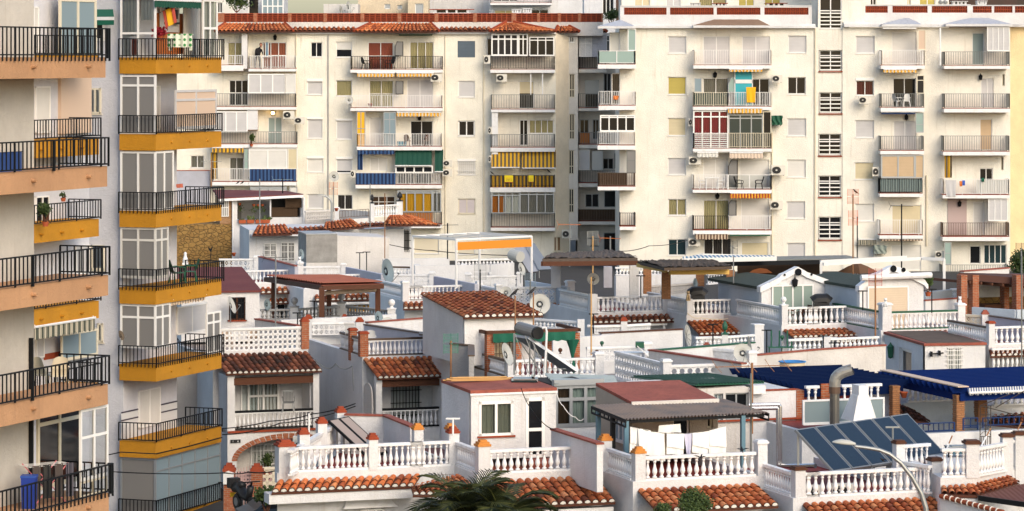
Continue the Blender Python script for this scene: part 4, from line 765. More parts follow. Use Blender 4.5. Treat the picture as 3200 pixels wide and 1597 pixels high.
for fr,x0,x1,yt,cm,lbl in(('M',778,872,545,m_terra,0),('M',962,1040,440,m_terra,0),('M',1138,1230,335,m_terra,0),('M',1882,1972,500,m_ochcap,1),('O',352,440,500,m_ochcap,1)):
 p=local(h1,pz(fr,(x0+x1)/2,yt,-10.55));post(h1.o,p.x,p.y,-.3,p.z,.27,cap='step',capm=cm)
run('','wall',[('M',1235,362),('M',1622,372),('M',1885,478)],-10.6,1.4,h1,cop=m_redr)
h2=house('white house with penthouse room and palm in front, between two stepped side balustrades','O',650,935,-11.5,'O',1935,8,fm=mat('clay_terrace_floor',(.27,.07,.035),.75,kind='mottle',c2=(.22,.055,.03),s=1))
pfront(h2,'O',703,.76,.34,y=.17,cap='step',capm=m_ochcap);pfront(h2,'O',1885,.78,.3,y=.17,cap='step',capm=m_ochcap);bfront(h2,'O',752,1838,.66,pitch=.2,fat=1.0);bside(h2,.34,2.1,.66,pitch=.16)
skirt(h2,'O',700,1800,985,880,1985,1222,1.65,m_tile,w=.235,r=.1,l=.33);b=MB();f=h2.front(-1.5);b.box(f.a('O',880),-1.55,-1.15,f.a('O',1960),-1.3,-.84);b.box(.1,-1.5,-5.6,f.a('O',1940),0,-1.1);b.build('porch_wall',m_white,h2.o)
tiles(h2.o,*[local(h2,W('O',*p))for p in((10,1052,88.6),(485,938,89.0),(30,1128,87.3),(700,1120,87.2))],m_tileo,w=.2)
hs=[];f=h2.front(3.0);hs=[f.R('O',668,230,998,560),f.R('O',1118,195,1302,770)]
f,rc=room(h2,'room','O',592,140,1412,775,3.0,2.8,roofm=m_redr,holes=hs,rise=.05,over=.02)
window(f,hs[0],'cu',mat('grey_green_blind',(.20,.21,.17),.8,kind='slat',s=6),n=2,fw=.075,sill=False,d=.02);b=MB();b.box(hs[0][0]-.05,-.06,hs[0][2]-.05,hs[0][1]+.05,.0,hs[0][2]);b.build('sill',m_terra,h2.o,f)
window(f,hs[1],'dk',n=1,fw=.09,tr=.47,sill=False,name='door',d=.02);b=MB();b.box(hs[1][0],.6,hs[1][2],hs[1][1],.62,hs[1][3])
b=MB();b.box(rc[0]-.03,-.04,rc[3]-.06,rc[1]+.03,0,rc[3]);b.build('eave_band',m_paint,h2.o,f)
run('','wall',[('O',1392,505),('O',1835,645)],-10.55,1.3,h2,cop=m_redr)
b=MB();b.box(2.4,2.55,-.24,3.35,2.98,-.02);b.build('skirting',m_redr,h2.o)
h3=house('white house with a corrugated canopy, laundry and tiled lean-to under its balustrade','R',302,1003,-11.55,'R',1590,8,fm=m_redf)
pfront(h3,'R',357,.75,.3,y=.17,cap='step',capm=m_ochcap);pfront(h3,'R',1535,.88,.28,y=.17,cap='flat');bfront(h3,'R',410,1480,.66,pitch=.2,fat=1.0);bside(h3,.32,2.2,.66,pitch=.165)
skirt(h3,'R',345,1490,1065,520,1705,1262,1.75,m_tileo,w=.235,r=.1,l=.33);f=h3.front(-1.6);b=MB();b.box(f.a('R',540),-1.62,-1.2,f.a('R',1690),-1.35,-.88);b.box(.15,-1.5,-5.6,f.a('R',1640),0,-1.15);b.build('porch_wall',m_white,h3.o)
h4=house('white house carrying the big tilted solar collector array on its red terrace','R',1845,1163,-11.9,'T',1290,8,fm=m_redf)
pfront(h4,'R',1897,.74,.3,y=.17,cap='flat',capm=m_wood);pfront(h4,'T',1235,.82,.3,y=.17,cap='flat',capm=m_wood);bfront(h4,'R',1950,2097,.67,pitch=.198,fat=1.0);bfront(h4,'T',-5,1188,.67,pitch=.198,fat=1.0);bside(h4,.32,2.2,.67,pitch=.165)
skirt(h4,'T',-40,1300,1195,130,1500,1395,1.7,m_tileo,w=.235,r=.1,l=.33);b=MB();b.box(.15,-1.5,-5.6,4.6,0,-1.0);b.build('porch_wall',m_white,h4.o)
run('','bal',[('T',862,1070),('T',1195,1120)],-11.9,.78,h4,pitch=.15);p=local(h4,pz('T',890,1072,-11.9));post(h4.o,p.x,p.y,-.3,1.25,.26,cap='flat',capm=m_wood);run('','bal',[('T',935,905),('T',1185,885)],-11.7,.75,h4)
h5=house('white corner house whose terrace steps back past rusty white poles beside the street lamp','T',1292,965,-11.4,'T',1640,6,fm=m_redf,deg=6)
bfront(h5,'T',1300,1545,.78,pitch=.2,fat=1.05);pfront(h5,'T',1590,.9,.36,y=.15,cap='flat',capm=m_wood)
P5=[pz('T',1640,955,-11.4),pz('T',1930,900,-11.45)];q0,q1=[local(h5,p)for p in P5]
b=MB();b.hexa([q0+Vector((0,0,-5)),q1+Vector((0,0,-5)),q1+Vector((3,3,-5)),q0+Vector((0,5,-5))],[q0,q1,q1+Vector((3,3,0)),q0+Vector((0,5,0))]);b.build('wall',m_white,h5.o)
balustrade(h5.o,q0,q1,.8,.2);post(h5.o,q1.x,q1.y,q1.z-.6,q1.z+.95,.3,cap='flat',capm=m_wood);q2=local(h5,pz('T',1955,900,-11.5));q3=local(h5,pz('T',2055,930,-11.6));balustrade(h5.o,q2,q3,.9,.13);post(h5.o,q3.x,q3.y,q3.z-.8,q3.z+1.1,.32,cap='flat',capm=m_wood);balustrade(h5.o,q3+Vector((.2,0,0)),q3+Vector((3,.3,0)),.8,.2);b=MB();b.hexa([q2+Vector((0,0,-5)),q3+Vector((0,0,-5)),q3+Vector((4,0,-5)),q2+Vector((4,1,-5))],[q2,q3,q3+Vector((4,0,0)),q2+Vector((4,1,0))]);b.build('wall',m_white,h5.o)
A5=lambda fr,x,y,z:local(h5,pz(fr,x,y,z))
A6=lambda x,y,Y:local(h5,W('T',x,y,Y))
tiles(h5.o,A6(1295,1060,86.75),A6(1590,1035,86.8),A6(1300,1125,86.0),A6(1650,1135,86.0),m_tileo,w=.19,mort=False);tiles(h5.o,A6(1580,1045,86.8),A6(1950,955,88.4),A6(1660,1140,85.9),A6(2060,1020,87.5),m_tileo,w=.24,mort=False)
b=MB();lo_=Vector((0,0,-.16));q=[A6(1292,1132,86.05),A6(1650,1145,86.05),A6(1650,1100,86.7),A6(1292,1070,86.8)];b.hexa([p+lo_*2 for p in q],[p+lo_*.4 for p in q]);b.build('eave_cornice',m_white,h5.o)
b=MB();N_=11;va,vb=A6(1290,1140,85.9),A6(1900,1300,84.2)
for i in range(N_):b.tube([T3(va,vb,i/N_),T3(va,vb,(i+.93)/N_)],[.06,.075],8)
o=b.build('verge_tile',m_tileo,h5.o);b=MB()
for i in range(1,N_):b.tube([T3(va,vb,(i-.1)/N_),T3(va,vb,(i+.02)/N_)],.085,8)
b.build('verge_mortar',m_mort,o)
b=MB();b.hexa([va+Vector((0,.05,-3)),vb+Vector((0,.05,-3)),vb+Vector((0,.3,-3)),va+Vector((0,.3,-3))],[va+Vector((0,.05,-.03)),vb+Vector((0,.05,-.03)),vb+Vector((0,.3,-.03)),va+Vector((0,.3,-.03))]);b.build('verge_wall',m_white,h5.o)
b=MB();q=[A6(1660,1145,85.6),A6(2300,1235,84.6),A6(2300,985,88.0),A6(2060,1030,87.3)];b.add(q,[(0,1,2,3)]);o=b.build('porch_roof',mat('brown_ribbed_roof',(.13,.04,.025),.7,kind='slat',dir='X',s=2.2,prof='SIN',b=.6),h5.o);b=MB();b.hexa([p+Vector((0,0,-.12))for p in(q[0],q[1],q[1]+Vector((0,.1,0)),q[0]+Vector((0,.1,0)))],[q[0]+Vector((0,-.03,.02)),q[1]+Vector((0,-.03,.02)),q[1]+Vector((0,.1,.02)),q[0]+Vector((0,.1,.02))]);b.build('fascia',m_blk,o)
# ================================================================ middle row, from the tower rightwards
h16=house('white house with arched entrance, dark tiled loggia roof and breeze block terrace wall','L',-45,915,-11.5,'L',815,8,zg=-6.2,stubs='fr')
f=h16.front(.1);celosia(h16.o,(f.a('L',20),.1,0),(f.a('L',805),.1,0),.8,cell=.2,style='ring',rail=True);pfront(h16,'L',832,1.06,.3,y=.12,m=m_brick,cap='step',capm=m_terra)
skirt(h16,'L',-60,865,938,80,1000,1112,1.7,m_tiled,w=.235,r=.1,l=.36);g=h16.front(-1.5);a0,a1=g.a('M',95),g.a('M',980)
lo=g.R('M',158,0,922,495);ar=[];
zA=g.z('M',515,2);zt=g.z('M',-30,2)
b=MB();b.box(a0,0,zA,lo[0],.3,zt);b.box(lo[1],0,zA,a1,.3,zt);o=b.build('loggia_pier',m_white,h16.o,g);b=MB();b.box(lo[0],.0,lo[3]-.25,lo[1],.25,lo[3]+.02);b.build('beam',m_wood,h16.o,g)
b=MB();b.box(a1,.003,-6.2,a1-.02,1.5,zt)
b=MB();b.box(a0,.3,lo[2]-.12,a1,1.5,lo[2]);b.build('loggia_floor',m_floor,h16.o,g);b=MB();b.box(a0,.02,-6.2,a0+.3,1.5,zt);b.box(a1-.3,.31,-6.2,a1,1.5,zt);b.build('side_wall',m_white,h16.o,g)
balustrade(h16.o,g.loc(lo[0],.12,lo[2]+.02),g.loc(lo[1],.12,lo[2]+.02),.72,.165,railm=m_blk);fw_=h16.front(-.03)
window(fw_,fw_.R('M',222,30,395,330),'cu',c_dk,n=1,sill=False,d=-.02,name='patio_door');window(fw_,fw_.R('M',285,20,590,330),'cu',c_grey,n=2,tr=.5,sill=False,d=-.05,name='patio_door',fw=.08)
def archwall(s,g,x0,x1,zb,zt,ac,aw,zs,rise,m,th=.3,ring=None,n=14):
 b=MB();pts=[(ac+aw*math.cos(math.pi*(1-i/n)),zs+rise*math.sin(math.pi*i/n))for i in range(n+1)]
 b.box(x0,0,zb,ac-aw,th,zt);b.box(ac+aw,0,zb,x1,th,zt)
 for p,q in zip(pts,pts[1:]):b.hexa([(p[0],0,p[1]),(q[0],0,q[1]),(q[0],th,q[1]),(p[0],th,p[1])],[(p[0],0,zt),(q[0],0,zt),(q[0],th,zt),(p[0],th,zt)])
 o=b.build('arched_wall',m,s.o,g)
 if ring:
  b=MB()
  for i in range(n*2):
   t0,t1=math.pi*(i+.08)/(2*n),math.pi*(i+.92)/(2*n);k=lambda t,e:(ac-(aw+e)*math.cos(t),zs+(rise+e)*math.sin(t))
   p,q,r_,u=k(t0,-.01),k(t1,-.01),k(t1,.2),k(t0,.2);b.hexa([(p[0],-.03,p[1]),(q[0],-.03,q[1]),(q[0],.0,q[1]),(p[0],0,p[1])],[(u[0],-.03,u[1]),(r_[0],-.03,r_[1]),(r_[0],0,r_[1]),(u[0],0,u[1])])
  b.build('brick_arch',m_brick,o,g)
ac0,ac1=g.a('M',185),g.a('M',1180);archwall(h16,g,a0,g.a('M',1300)+.3,-6.2,zA,(ac0+ac1)/2,(ac1-ac0)/2,g.z('M',800,1),g.z('M',590,2)-g.z('M',800,1),m_white,ring=1)
b=MB();b.box(a0,-.07,zA-.02,a1,0,zA+.06);b.build('string_course',m_terra,h16.o,g);gi=h16.front(-.5)
b=MB();b.box(a0,.1,-6.2,a1+1.5,.2,zA);b.build('inner_wall',m_dirty,h16.o,gi);rc=gi.R('M',320,640,570,895);window(gi,rc,'cu',c_dk,n=2,d=.06,bars=(7,2,m_wrail,-.05));rc=gi.R('M',160,905,420,1150);b=MB();b.box(rc[0],.05,-6.2,rc[1]+2,.09,rc[3]);b.build('tile_dado',mat('pink_patterned_tile',(.50,.33,.33),.6,kind='decor',c2=(.05,.03,.04),s=7),h16.o,gi)
sg=h16.left(a0)if 0 else None
hA=house('grey rendered house flank with a pale arched niche beside the ochre balconies','C',1250,560,-14.2,'C',1712,6,zg=-4,m=m_greyr,deg=12,stubs='');b=MB();b.box(0,0,-.3,hA.L,6,1.95);b.build('upper_wall',m_greyr,hA.o)
f=hA.front(-.02);n0,n1=f.a('C',1615),f.a('C',1675);nm=(n0+n1)/2;b=MB();b.prism([(n0,f.z('C',520)),(n1,f.z('C',520))]+[(nm+(n1-nm)*math.cos(math.pi*i/8),f.z('C',350)+.32*math.sin(math.pi*i/8))for i in range(9)],-.01,.02);b.build('niche',mat('pale_niche_plaster',(.62,.58,.52),.9,kind='stucco'),hA.o,f)
h16b=house('white house with brick posted balustrade, red tiled porch and grilled loggia door','L',1385,962,-11.5,'N',590,8,zg=-6.2,stubs='fl')
f=h16b.front(.11);pfront(h16b,'L',1393,.86,.32,y=.15,m=m_brick,cap='flat',capm=m_terra);bfront(h16b,'L',1430,1960,.68,pitch=.175,railm=m_brnr);bfront(h16b,'N',0,365,.68,pitch=.175,railm=m_brnr);pfront(h16b,'N',400,.86,.3,y=.15,m=m_brick)
bside(h16b,.3,1.6,.68,pitch=.15,railm=m_brnr);post(h16b.o,.11,1.75,-.3,.86,.28,m_brick,'flat',capm=m_terra);bside(h16b,1.9,3.4,.68,pitch=.15,railm=m_brnr)
skirt(h16b,'L',1390,2330,975,1530,2450,1155,1.7,m_tile,w=.235,r=.1,l=.36);g=h16b.front(-1.5);a0,a1=g.a('M',1527),g.a('M',2400);lo=g.R('M',1585,30,2340,480)
b=MB();b.box(a0,0,-6.2,lo[0],.3,g.z('M',-20,1));b.box(lo[1],0,-6.2,a1,.3,g.z('M',-20,1));b.build('loggia_pier',m_white,h16b.o,g);b=MB();b.box(lo[0],.01,lo[3]-.2,lo[1],.3,lo[3]+.05);b.build('beam',m_wood,h16b.o,g);b=MB();b.box(a0,.02,-6.2,a1,1.5,lo[2]);b.build('porch_wall',m_white,h16b.o,g)
balustrade(h16b.o,g.loc(lo[0],.12,lo[2]+.02),g.loc(lo[1],.12,lo[2]+.02),.74,.17,railm=m_blk);w_=h16b.front(-.03);window(w_,w_.R('M',1672,60,1945,420),'cu',c_grey,n=2,sill=False,d=-.02,name='patio_door',fm=m_alu,bars=(9,3,m_blk,-.12))
f=h16b.left(-.01);n0,n1=f.a('M',1490),f.a('M',1410)
if n0>n1:n0,n1=n1,n0
nm=(n0+n1)/2;zn=f.z('M',350,nm);b=MB();b.prism([(n0,zn),(n1,zn)]+[(nm+(n1-nm)*math.cos(math.pi*i/8),f.z('M',150,nm)+.4*math.sin(math.pi*i/8))for i in range(9)],-.015,.02);b.build('niche',m_dirty,h16b.o,f)
run('','wall',[('N',405,845),('N',590,862),('N',592,960)],-10.5,2.6,h16b,cop=m_brnr,m=m_greyr)
h17=house('white house with tiled penthouse and brick pillared green awning pergola on its terrace','N',925,1165,-11.5,'N',1810,9,fm=m_redf)
bfront(h17,'N',1005,1775,.62,pitch=.21,railm=None,fat=1.05);pfront(h17,'N',965,.7,.3,y=.15);pfront(h17,'N',1805,.72,.32,y=.15,cap='flat');bside(h17,.3,4.2,.62,pitch=.17,railm=m_brnr)
f=h17.front(2.9);dr=f.R('N',808,775,1000,985)
f,rc=room(h17,'room','N',525,572,1196,1040,2.9,5.2,holes=[dr],rise=.42);window(f,dr,'sh',m_shutc,n=1,sill=False,name='door',bars=(6,2,m_brnr,-.05))
tiles(h17.o,f.loc(rc[0]-.1,5.3,rc[3]+.46),f.loc(rc[1]+.25,5.3,rc[3]+.46),f.loc(rc[0]-.12,-.25,rc[3]),f.loc(rc[1]+.25,-.25,rc[3]),m_tile,w=.25,l=.36,r=.11)
for fr,x0,x1,y0,y1,ly in(('N',740,812,720,985,2.2),('N',1008,1072,780,985,2.2),('N',1290,1362,780,990,2.6),('N',1578,1630,735,980,2.2)):
 f=h17.front(ly);rc2=f.R(fr,x0,y0,x1,y1);b=MB();b.box(rc2[0],0,-.25,rc2[1],rc2[1]-rc2[0],rc2[3]+(.15 if x0 in(1008,1290)else 0));b.build('brick_pillar',m_brick,h17.o,f)
f=h17.front(2.15);rc2=f.R('N',725,705,1640,735);b=MB();b.box(rc2[0],0,rc2[3]-.12,rc2[1],.1,rc2[3]);b.box(rc2[0],0,rc2[3]-.12,rc2[0]+.1,2,rc2[3]);b.box(rc2[1]-.1,0,rc2[3]-.12,rc2[1],2.5,rc2[3])
b.build('pergola_beam',m_wood,h17.o,f)
cl=empty('awning_cloth',h17.world(f.a('N',790),2.1,rc2[3]-.1),h17.rz,'green scalloped cloth hung from the brick pillared pergola, gathered at one pillar','awning');wd=f.a('N',1580)-f.a('N',790)
b=MB();b.sheet(lambda u,v:(wd*u,.05*math.sin(u*40)*(1-v)-.05,-(.3+.04*abs(math.sin(u*30)))*(1-v)),60,3);b.build('valance',m_green,cl);b=MB();b.lathe([(.14,-1.75),(.11,-1.2),(.05,-.95),(.14,-.6),(.26,-.3)],(wd-.12,-.05,0),10);b.build('tied_curtain',m_green,cl)
# ================================================================ houses with breeze block terraces, right of the middle
h18=house('house with two breeze block terrace screens between the solar heater and the blue pergolas','Q',612,1306,-11.6,'Q',1460,9)
pfront(h18,'Q',614,1.05,.3,y=.15,cap='flat');f=h18.front(.1);celosia(h18.o,(f.a('Q',655),.1,0),(f.a('Q',1405),.1,0),.85,.3,style='ring');celosia(h18.o,(.1,.3,0),(.1,5.2,0),.9,.26,style='ring');pfront(h18,'Q',1435,1.25,.3,y=.15,cap='flat')
run('','wall',[('Q',470,905),('Q',1360,1035)],-10.55,1.1,h18,cop=m_redr,m=m_dirty);p=local(h18,pz('Q',432,1010,-11.4));post(h18.o,p.x,p.y,-.3,.85,.3,cap='flat')
# ================================================================ back rows, left to right
def plainwin(s,pl,fr,x0,y0,x1,y1,kind='dk',col=None,n=1,**k):return window(pl,pl.R(fr,x0,y0,x1,y1),kind,col,n,sill=k.pop('sill',False),d=-.02,**k)
hm=Site('terraced_house','white house with maroon pent roof, open loggia with flower boxes and ochre rubble stone flank','house','E',497,1170,186,10);f=hm.front()
o1,o2=f.R('E',540,660,812,835),f.R('E',824,640,1085,802);L_=f.a('E',1103);zt=f.z('E',655,.3)
wall(f,0,L_,-1.5,f.z('E',640,2),[o1,o2],m_white,'wall',.25);b=MB();b.box(0,.26,-1.5,L_,5,o1[2]-.1);b.box(0,3.0,o1[2],L_,3.1,zt);b.box(0,.26,o1[2],.2,3,zt);b.box(L_-.2,.26,o1[2],L_,3,zt);b.build('loggia_room',m_white,hm.o)
b=MB();a0=f.a('E',-20);b.box(a0,.02,-2,-.003,3,f.z('E',860,-2));b.build('stone_wall',m_stone,hm.o);b=MB();b.box(f.a('E',395),.05,f.z('E',860,-2)+.003,-.003,3,f.z('E',640,-1));b.build('brick_wall',mat('ochre_brick',(.36,.19,.07),.9,kind='brick',c2=(.28,.13,.045)),hm.o)
plainwin(hm,f,'E',402,645,468,795,n=4,pl=None)if 0 else window(f.off(.03),f.R('E',402,645,468,795),'dk',m_frostg,4,sill=False,d=-.02,tr=.5,fw=.04,name='glass_block_window')
g=f.off(-.35);zl,zr=g.z('E',640,g.a('E',490)),g.z('E',606,g.a('E',1092));c0,c1=g.a('E',385),g.a('E',1093);bk=f.off(3.6);zb_=bk.z('E',566,2)
b=MB();q=[(c0,-.35,zl+.02),(c1,-.35,zr),(c1-.6,3.6,zb_-.1),(c0,3.6,zb_)];b.hexa([(x,y,z-.1)for x,y,z in q],q);b.build('pent_roof',m_maroon,hm.o);b=MB();b.bar((c0,-.38,zl-.12),(c1,-.38,zr-.12),.06,.14);b.build('fascia',m_paint,hm.o)
b=MB();b.tube([(0.03,-.09,zl-.1),(.03,-.09,-1.5)],.05);b.build('downpipe',m_paint,hm.o);b=MB();b.tube([(L_-.05,-.09,zr-.2),(L_-.05,-.09,f.z('E',880,L_))],.05);b.build('downpipe',m_paint,hm.o)
b=MB();b.box(f.a('E',545),2.9,o1[2],f.a('E',612),2.98,o1[3]-.25);b.build('glazed_door',m_frostg,hm.o);b=MB();rc=f.R('E',828,720,1048,802);b.box(rc[0],.3,rc[2],rc[1],.34,rc[3]);rc=f.R('E',945,640,1082,722);b.box(rc[0],.2,rc[2],rc[1],.24,rc[3]);b.build('reed_blind',m_reed,hm.o)
b=MB();rc=f.R('E',826,645,1082,800);b.box(rc[0],1.2,rc[2],rc[1],1.25,rc[3]);b.build('dark_interior',m_room,hm.o)
for i,x in enumerate((580,648,720,780)):
 t=empty('flower_box',hm.world(f.a('E',x),-.18,f.z('E',850,1)),hm.rz,'terracotta flower box on the loggia sill of the maroon roofed house','flower box','flower boxes on the loggia sill');b=MB();b.hexa([(-.19,-.1,0),(.19,-.1,0),(.19,.1,0),(-.19,.1,0)],[(-.22,-.12,.2),(.22,-.12,.2),(.22,.12,.2),(-.22,.12,.2)]);b.build('trough',m_pot,t)
 b=MB()
 for k in range(14):p=Vector((rnd.uniform(-.2,.2),rnd.uniform(-.1,.1),.18));q=p+Vector((rnd.uniform(-.15,.15),rnd.uniform(-.1,.1),rnd.uniform(.1,.35 if i in(1,3)else .12)));b.quad(p,q,q+Vector((.06,.02,-.05)),p+Vector((.05,0,0)),rnd.random())
 b.build('plant',m_foli,t,tint=True)
for i,(x,y0,y1)in enumerate(((682,700,760),(755,700,750),(565,690,750),(720,700,725))):
 t=empty('hanging_plant',hm.world(f.a('E',x),.35,f.z('E',y0,1)),0,'trailing green plant hanging in the loggia under the maroon roof','hanging plant','plants hanging in the maroon roofed loggia');b=MB();hgt=f.z('E',y0,1)-f.z('E',y1,1)
 for k in range(40):p=Vector((rnd.gauss(0,.1),rnd.gauss(0,.08),-rnd.random()*hgt));q=Vector((rnd.uniform(-.09,.09),rnd.uniform(-.09,.09),rnd.uniform(-.1,.03)));b.quad(p,p+q,p+q+Vector((.04,.03,-.06)),p+Vector((.03,.0,-.05)),rnd.random())
 b.build('foliage',m_foli,t,tint=True);b=MB();b.lathe([(.07,0),(.1,.13)],(0,0,-.08));b.build('pot',m_pot,t)
ht=Site('terraced_house','low white house with orange tile canopies and barred windows below the maroon roofed house','house','E',640,1170,178,10);f=ht.front();L_=f.a('E',1935)
b=MB();zt=f.z('E',905,3);b.box(0,0,-2,L_,6,zt);b.build('wall',m_white,ht.o)
def canopy(s,pl,fr,TL,TR,BL,BR,d,m=m_tileo,**k):
 g=pl.off(-d);q=pl.off(.25);P=lambda p,h:h.loc(h.a(fr,p[0]),0,h.z(fr,p[1],h.a(fr,p[0])));return tiles(s.o,P(TL,q),P(TR,q),P(BL,g),P(BR,g),m,w=.27,l=.36,mort=False,**k)
canopy(ht,f,'E',(705,872),(945,862),(665,950),(1000,942),1.1);canopy(ht,f,'E',(960,895),(1260,872),(1000,935),(1260,905),.7);canopy(ht,f,'E',(1275,845),(1490,815),(1252,908),(1600,885),1.1);canopy(ht,f,'E',(1560,850),(1800,840),(1590,880),(1800,868),.7);canopy(ht,f,'E',(1820,785),(1990,785),(1790,868),(2240,868),1.0)
b=MB();g=f.off(-.9);b.box(g.a('E',660),0,g.z('E',962,0),g.a('E',1110),.9,g.z('E',948,1));b.build('eave_cornice',m_white,ht.o,g)
for x0,x1,y0,y1 in((762,868,1020,1135),(905,1022,1010,1170)):plainwin(ht,f,'E',x0,y0,x1,y1,'dk',None,2,bars=(10,3,m_wrail,-.1))
run('sandy breeze block and railing wall on the terrace above the orange tile canopies','cel',[('E',1110,822),('E',1372,808)],-9.4,.42,cell=.2,m=m_dirty,ends=((1,.3,.55,'flat',None,None),));run('white turned balustrade with pineapple finials above the orange canopies','bal',[('E',1668,800),('E',1900,788)],-9.25,.68,ends=((0,.25,.8,'pineapple',None,m_black),(1,.35,.85,'pineapple',None,m_black)),pitch=.2)
o=empty('railing',pz('E',1395,815,-9.3),0,'brown iron railing between the sandy screen and the white balustrade','railing');b=MB();q=pz('E',1640,798,-9.2)-pz('E',1395,815,-9.3);rail_run(b,(0,0,0),q,.45,.16);b.build('railing_frame',m_brnr,o);b=MB();b.bar((0,0,-.7),q+Vector((0,0,-.7)),.2,1.3);b.build('base_wall',m_dirty,o)
run('long white terrace wall behind the sandy breeze block screen','wall',[('E',1100,745),('E',1390,735),('E',1640,752)],-8.95,1.2,m=m_dirty)
hc=Site('terraced_house','plain white terrace building with a bare concrete box at its end behind the lion statue','house','E',1117,1165,171,12);f=hc.front();c1,L_=f.a('E',1377),f.a('E',1812);zt=f.z('E',945,1)
b=MB();b.box(0,0,-.1,c1-.003,3,zt);b.build('concrete_box',m_concr,hc.o);b=MB();b.hexa([(c1,-.01,-2),(L_,-.01,-2),(L_,4,-2),(c1,4,-2)],[(c1,-.01,zt-.06),(L_,-.01,f.z('E',972,L_)),(L_,4,f.z('E',972,L_)),(c1,4,zt-.06)]);b.box(0,.02,-2,c1-.002,3,-.1);b.build('wall',m_dirty,hc.o);b=MB();b.box(-.03,-.04,zt,c1,3,zt+.05);b.build('coping',m_alu,hc.o)
hg=Site('terraced_house','white house end with a tall black wrought iron grille window beside the white steel pergola','house','G',8,1150,180,10);f=hg.front();b=MB();b.box(0,0,-1,f.a('G',228),4,f.z('G',868,1));b.build('wall',m_white,hg.o);plainwin(hg,f,'G',112,905,215,1085,'dk',m_frostg,1,bars=(8,3,m_blk,-.08))
canopy(hg,f,'G',(45,785),(140,782),(-15,868),(238,862),.8)
pp=empty('pergola',pz('G',245,1225,-10.9),0,'white steel pergola frame with an orange canvas valance','pergola');bp=pp.location;V_=lambda fr,x,y,z:pz(fr,x,y,z)-bp
zt=-8.6;cs=[V_('G',240,960,zt),V_('G',605,988,zt),V_('G',1235,960,zt),V_('G',800,932,zt)];b=MB()
for i in range(4):b.bar(cs[i],cs[(i+1)%4],.07,.09)
for i in range(1,5):b.bar(T3(cs[0],cs[3],i/5),T3(cs[1],cs[2],i/5),.035,.05)
b.build('roof_frame',m_wrail,pp)
for i,h in((0,2.3),(1,2.3),(2,2.3),(3,2.4)):b=MB();b.tube([cs[i],cs[i]-Vector((0,0,h))],.06);b.build('post',m_wrail,pp)
p_,q_=cs[1],cs[2];b=MB();dn=Vector((0,0,-.1));n_=3
b.sheet(lambda u,v:p_.lerp(q_,u)+Vector((0,-.06,-.12-.38*v)),8,1);b.build('valance',mat('orange_canvas',(.62,.23,.02),.8),pp)
run('low white wall with a shallow ledge below the white steel pergola','wall',[('G',-10,1150),('G',545,1140)],-10.7,1.6);run('short white wall behind the grey solar heater dish','wall',[('G',255,1207),('G',880,1195),('G',1080,1180)],-10.6,1.6);run('white balustrade under the pergola with the orange valance','bal',[('G',612,1212),('G',1085,1200)],-11.0,.36,pitch=.2);run('white balustrade with a dark rail beside the grey blue satellite dish','bal',[('L',1650,190),('L',1890,195)],-11.3,.5,pitch=.17,railm=m_brnr,ends=((1,.5,.62,None,None,None),))
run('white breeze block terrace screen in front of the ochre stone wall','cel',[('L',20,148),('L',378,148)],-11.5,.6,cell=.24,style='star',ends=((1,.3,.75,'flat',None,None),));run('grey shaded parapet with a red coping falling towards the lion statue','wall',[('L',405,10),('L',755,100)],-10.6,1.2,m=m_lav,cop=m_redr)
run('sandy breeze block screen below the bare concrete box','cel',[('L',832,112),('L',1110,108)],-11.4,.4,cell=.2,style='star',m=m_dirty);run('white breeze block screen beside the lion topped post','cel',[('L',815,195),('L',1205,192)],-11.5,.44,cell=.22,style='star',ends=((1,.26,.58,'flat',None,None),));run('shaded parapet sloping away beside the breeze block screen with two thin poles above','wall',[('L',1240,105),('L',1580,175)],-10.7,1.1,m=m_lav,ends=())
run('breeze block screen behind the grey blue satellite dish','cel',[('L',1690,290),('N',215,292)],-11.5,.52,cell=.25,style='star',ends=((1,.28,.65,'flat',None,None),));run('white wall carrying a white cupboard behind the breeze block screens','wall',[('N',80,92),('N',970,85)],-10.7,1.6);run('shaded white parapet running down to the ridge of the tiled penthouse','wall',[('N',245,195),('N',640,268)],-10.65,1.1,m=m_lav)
run('breeze block screen below the solar heater with a red aerial in front','cel',[('N',520,205),('N',770,250)],-11.5,.42,cell=.21,style='star',ends=((0,.3,.6,'flat',None,None),));run('breeze block screen behind the dark cloth and two small dishes','cel',[('N',560,312),('N',1055,302)],-11.5,.54,cell=.27,style='star',ends=((1,.3,.68,'flat',None,None),(0,.3,.68,'flat',None,None)))
run('pale blue parapet sloping down to a white post below the thatched pergola','wall',[('N',1120,235),('N',1520,300)],-10.75,1.1,m=m_bluew)
kla=house('white house with red terrace floor and a long white balustrade behind the ochre tower balconies','L',-80,272,-11.5,'L',800,6,fm=m_redf);bfront(kla,'L',-60,760,.66,pitch=.2,nb=6);pfront(kla,'L',785,.95,.3,y=.15,cap='flat');skirt(kla,'L',405,830,305,410,835,350,.7,m_tileo,w=.28,r=.11)
klb=house('white house behind the red corrugated pergola with tiled eave and striped window awning','L',822,318,-11.6,'L',1640,6,fm=m_redf);bfront(klb,'L',830,1590,.7,pitch=.2,nb=6);pfront(klb,'L',1615,.8,.4,y=.2,cap=None);skirt(klb,'L',925,1615,372,930,1635,418,.7,m_tile,w=.27,r=.11);f=klb.front(-.02)
b=MB();rc=f.R('L',925,428,1625,445);b.tube([(rc[0],-.6,rc[2]),(rc[1],-.6,rc[2])],.07);b.build('gutter',m_paint,klb.o);
for x0,x1 in((950,1010),(1250,1510)):plainwin(klb,f,'L',x0,460,x1,540,'dk',m_ylst,3)
plainwin(kla,kla.front(-.02),'L',565,455,715,600,'dk',None,2,bars=(10,3,m_blk,-.1));skirt(kla,'L',490,715,412,485,722,450,.5,m_tileo,w=.25,r=.1,y=-.1)
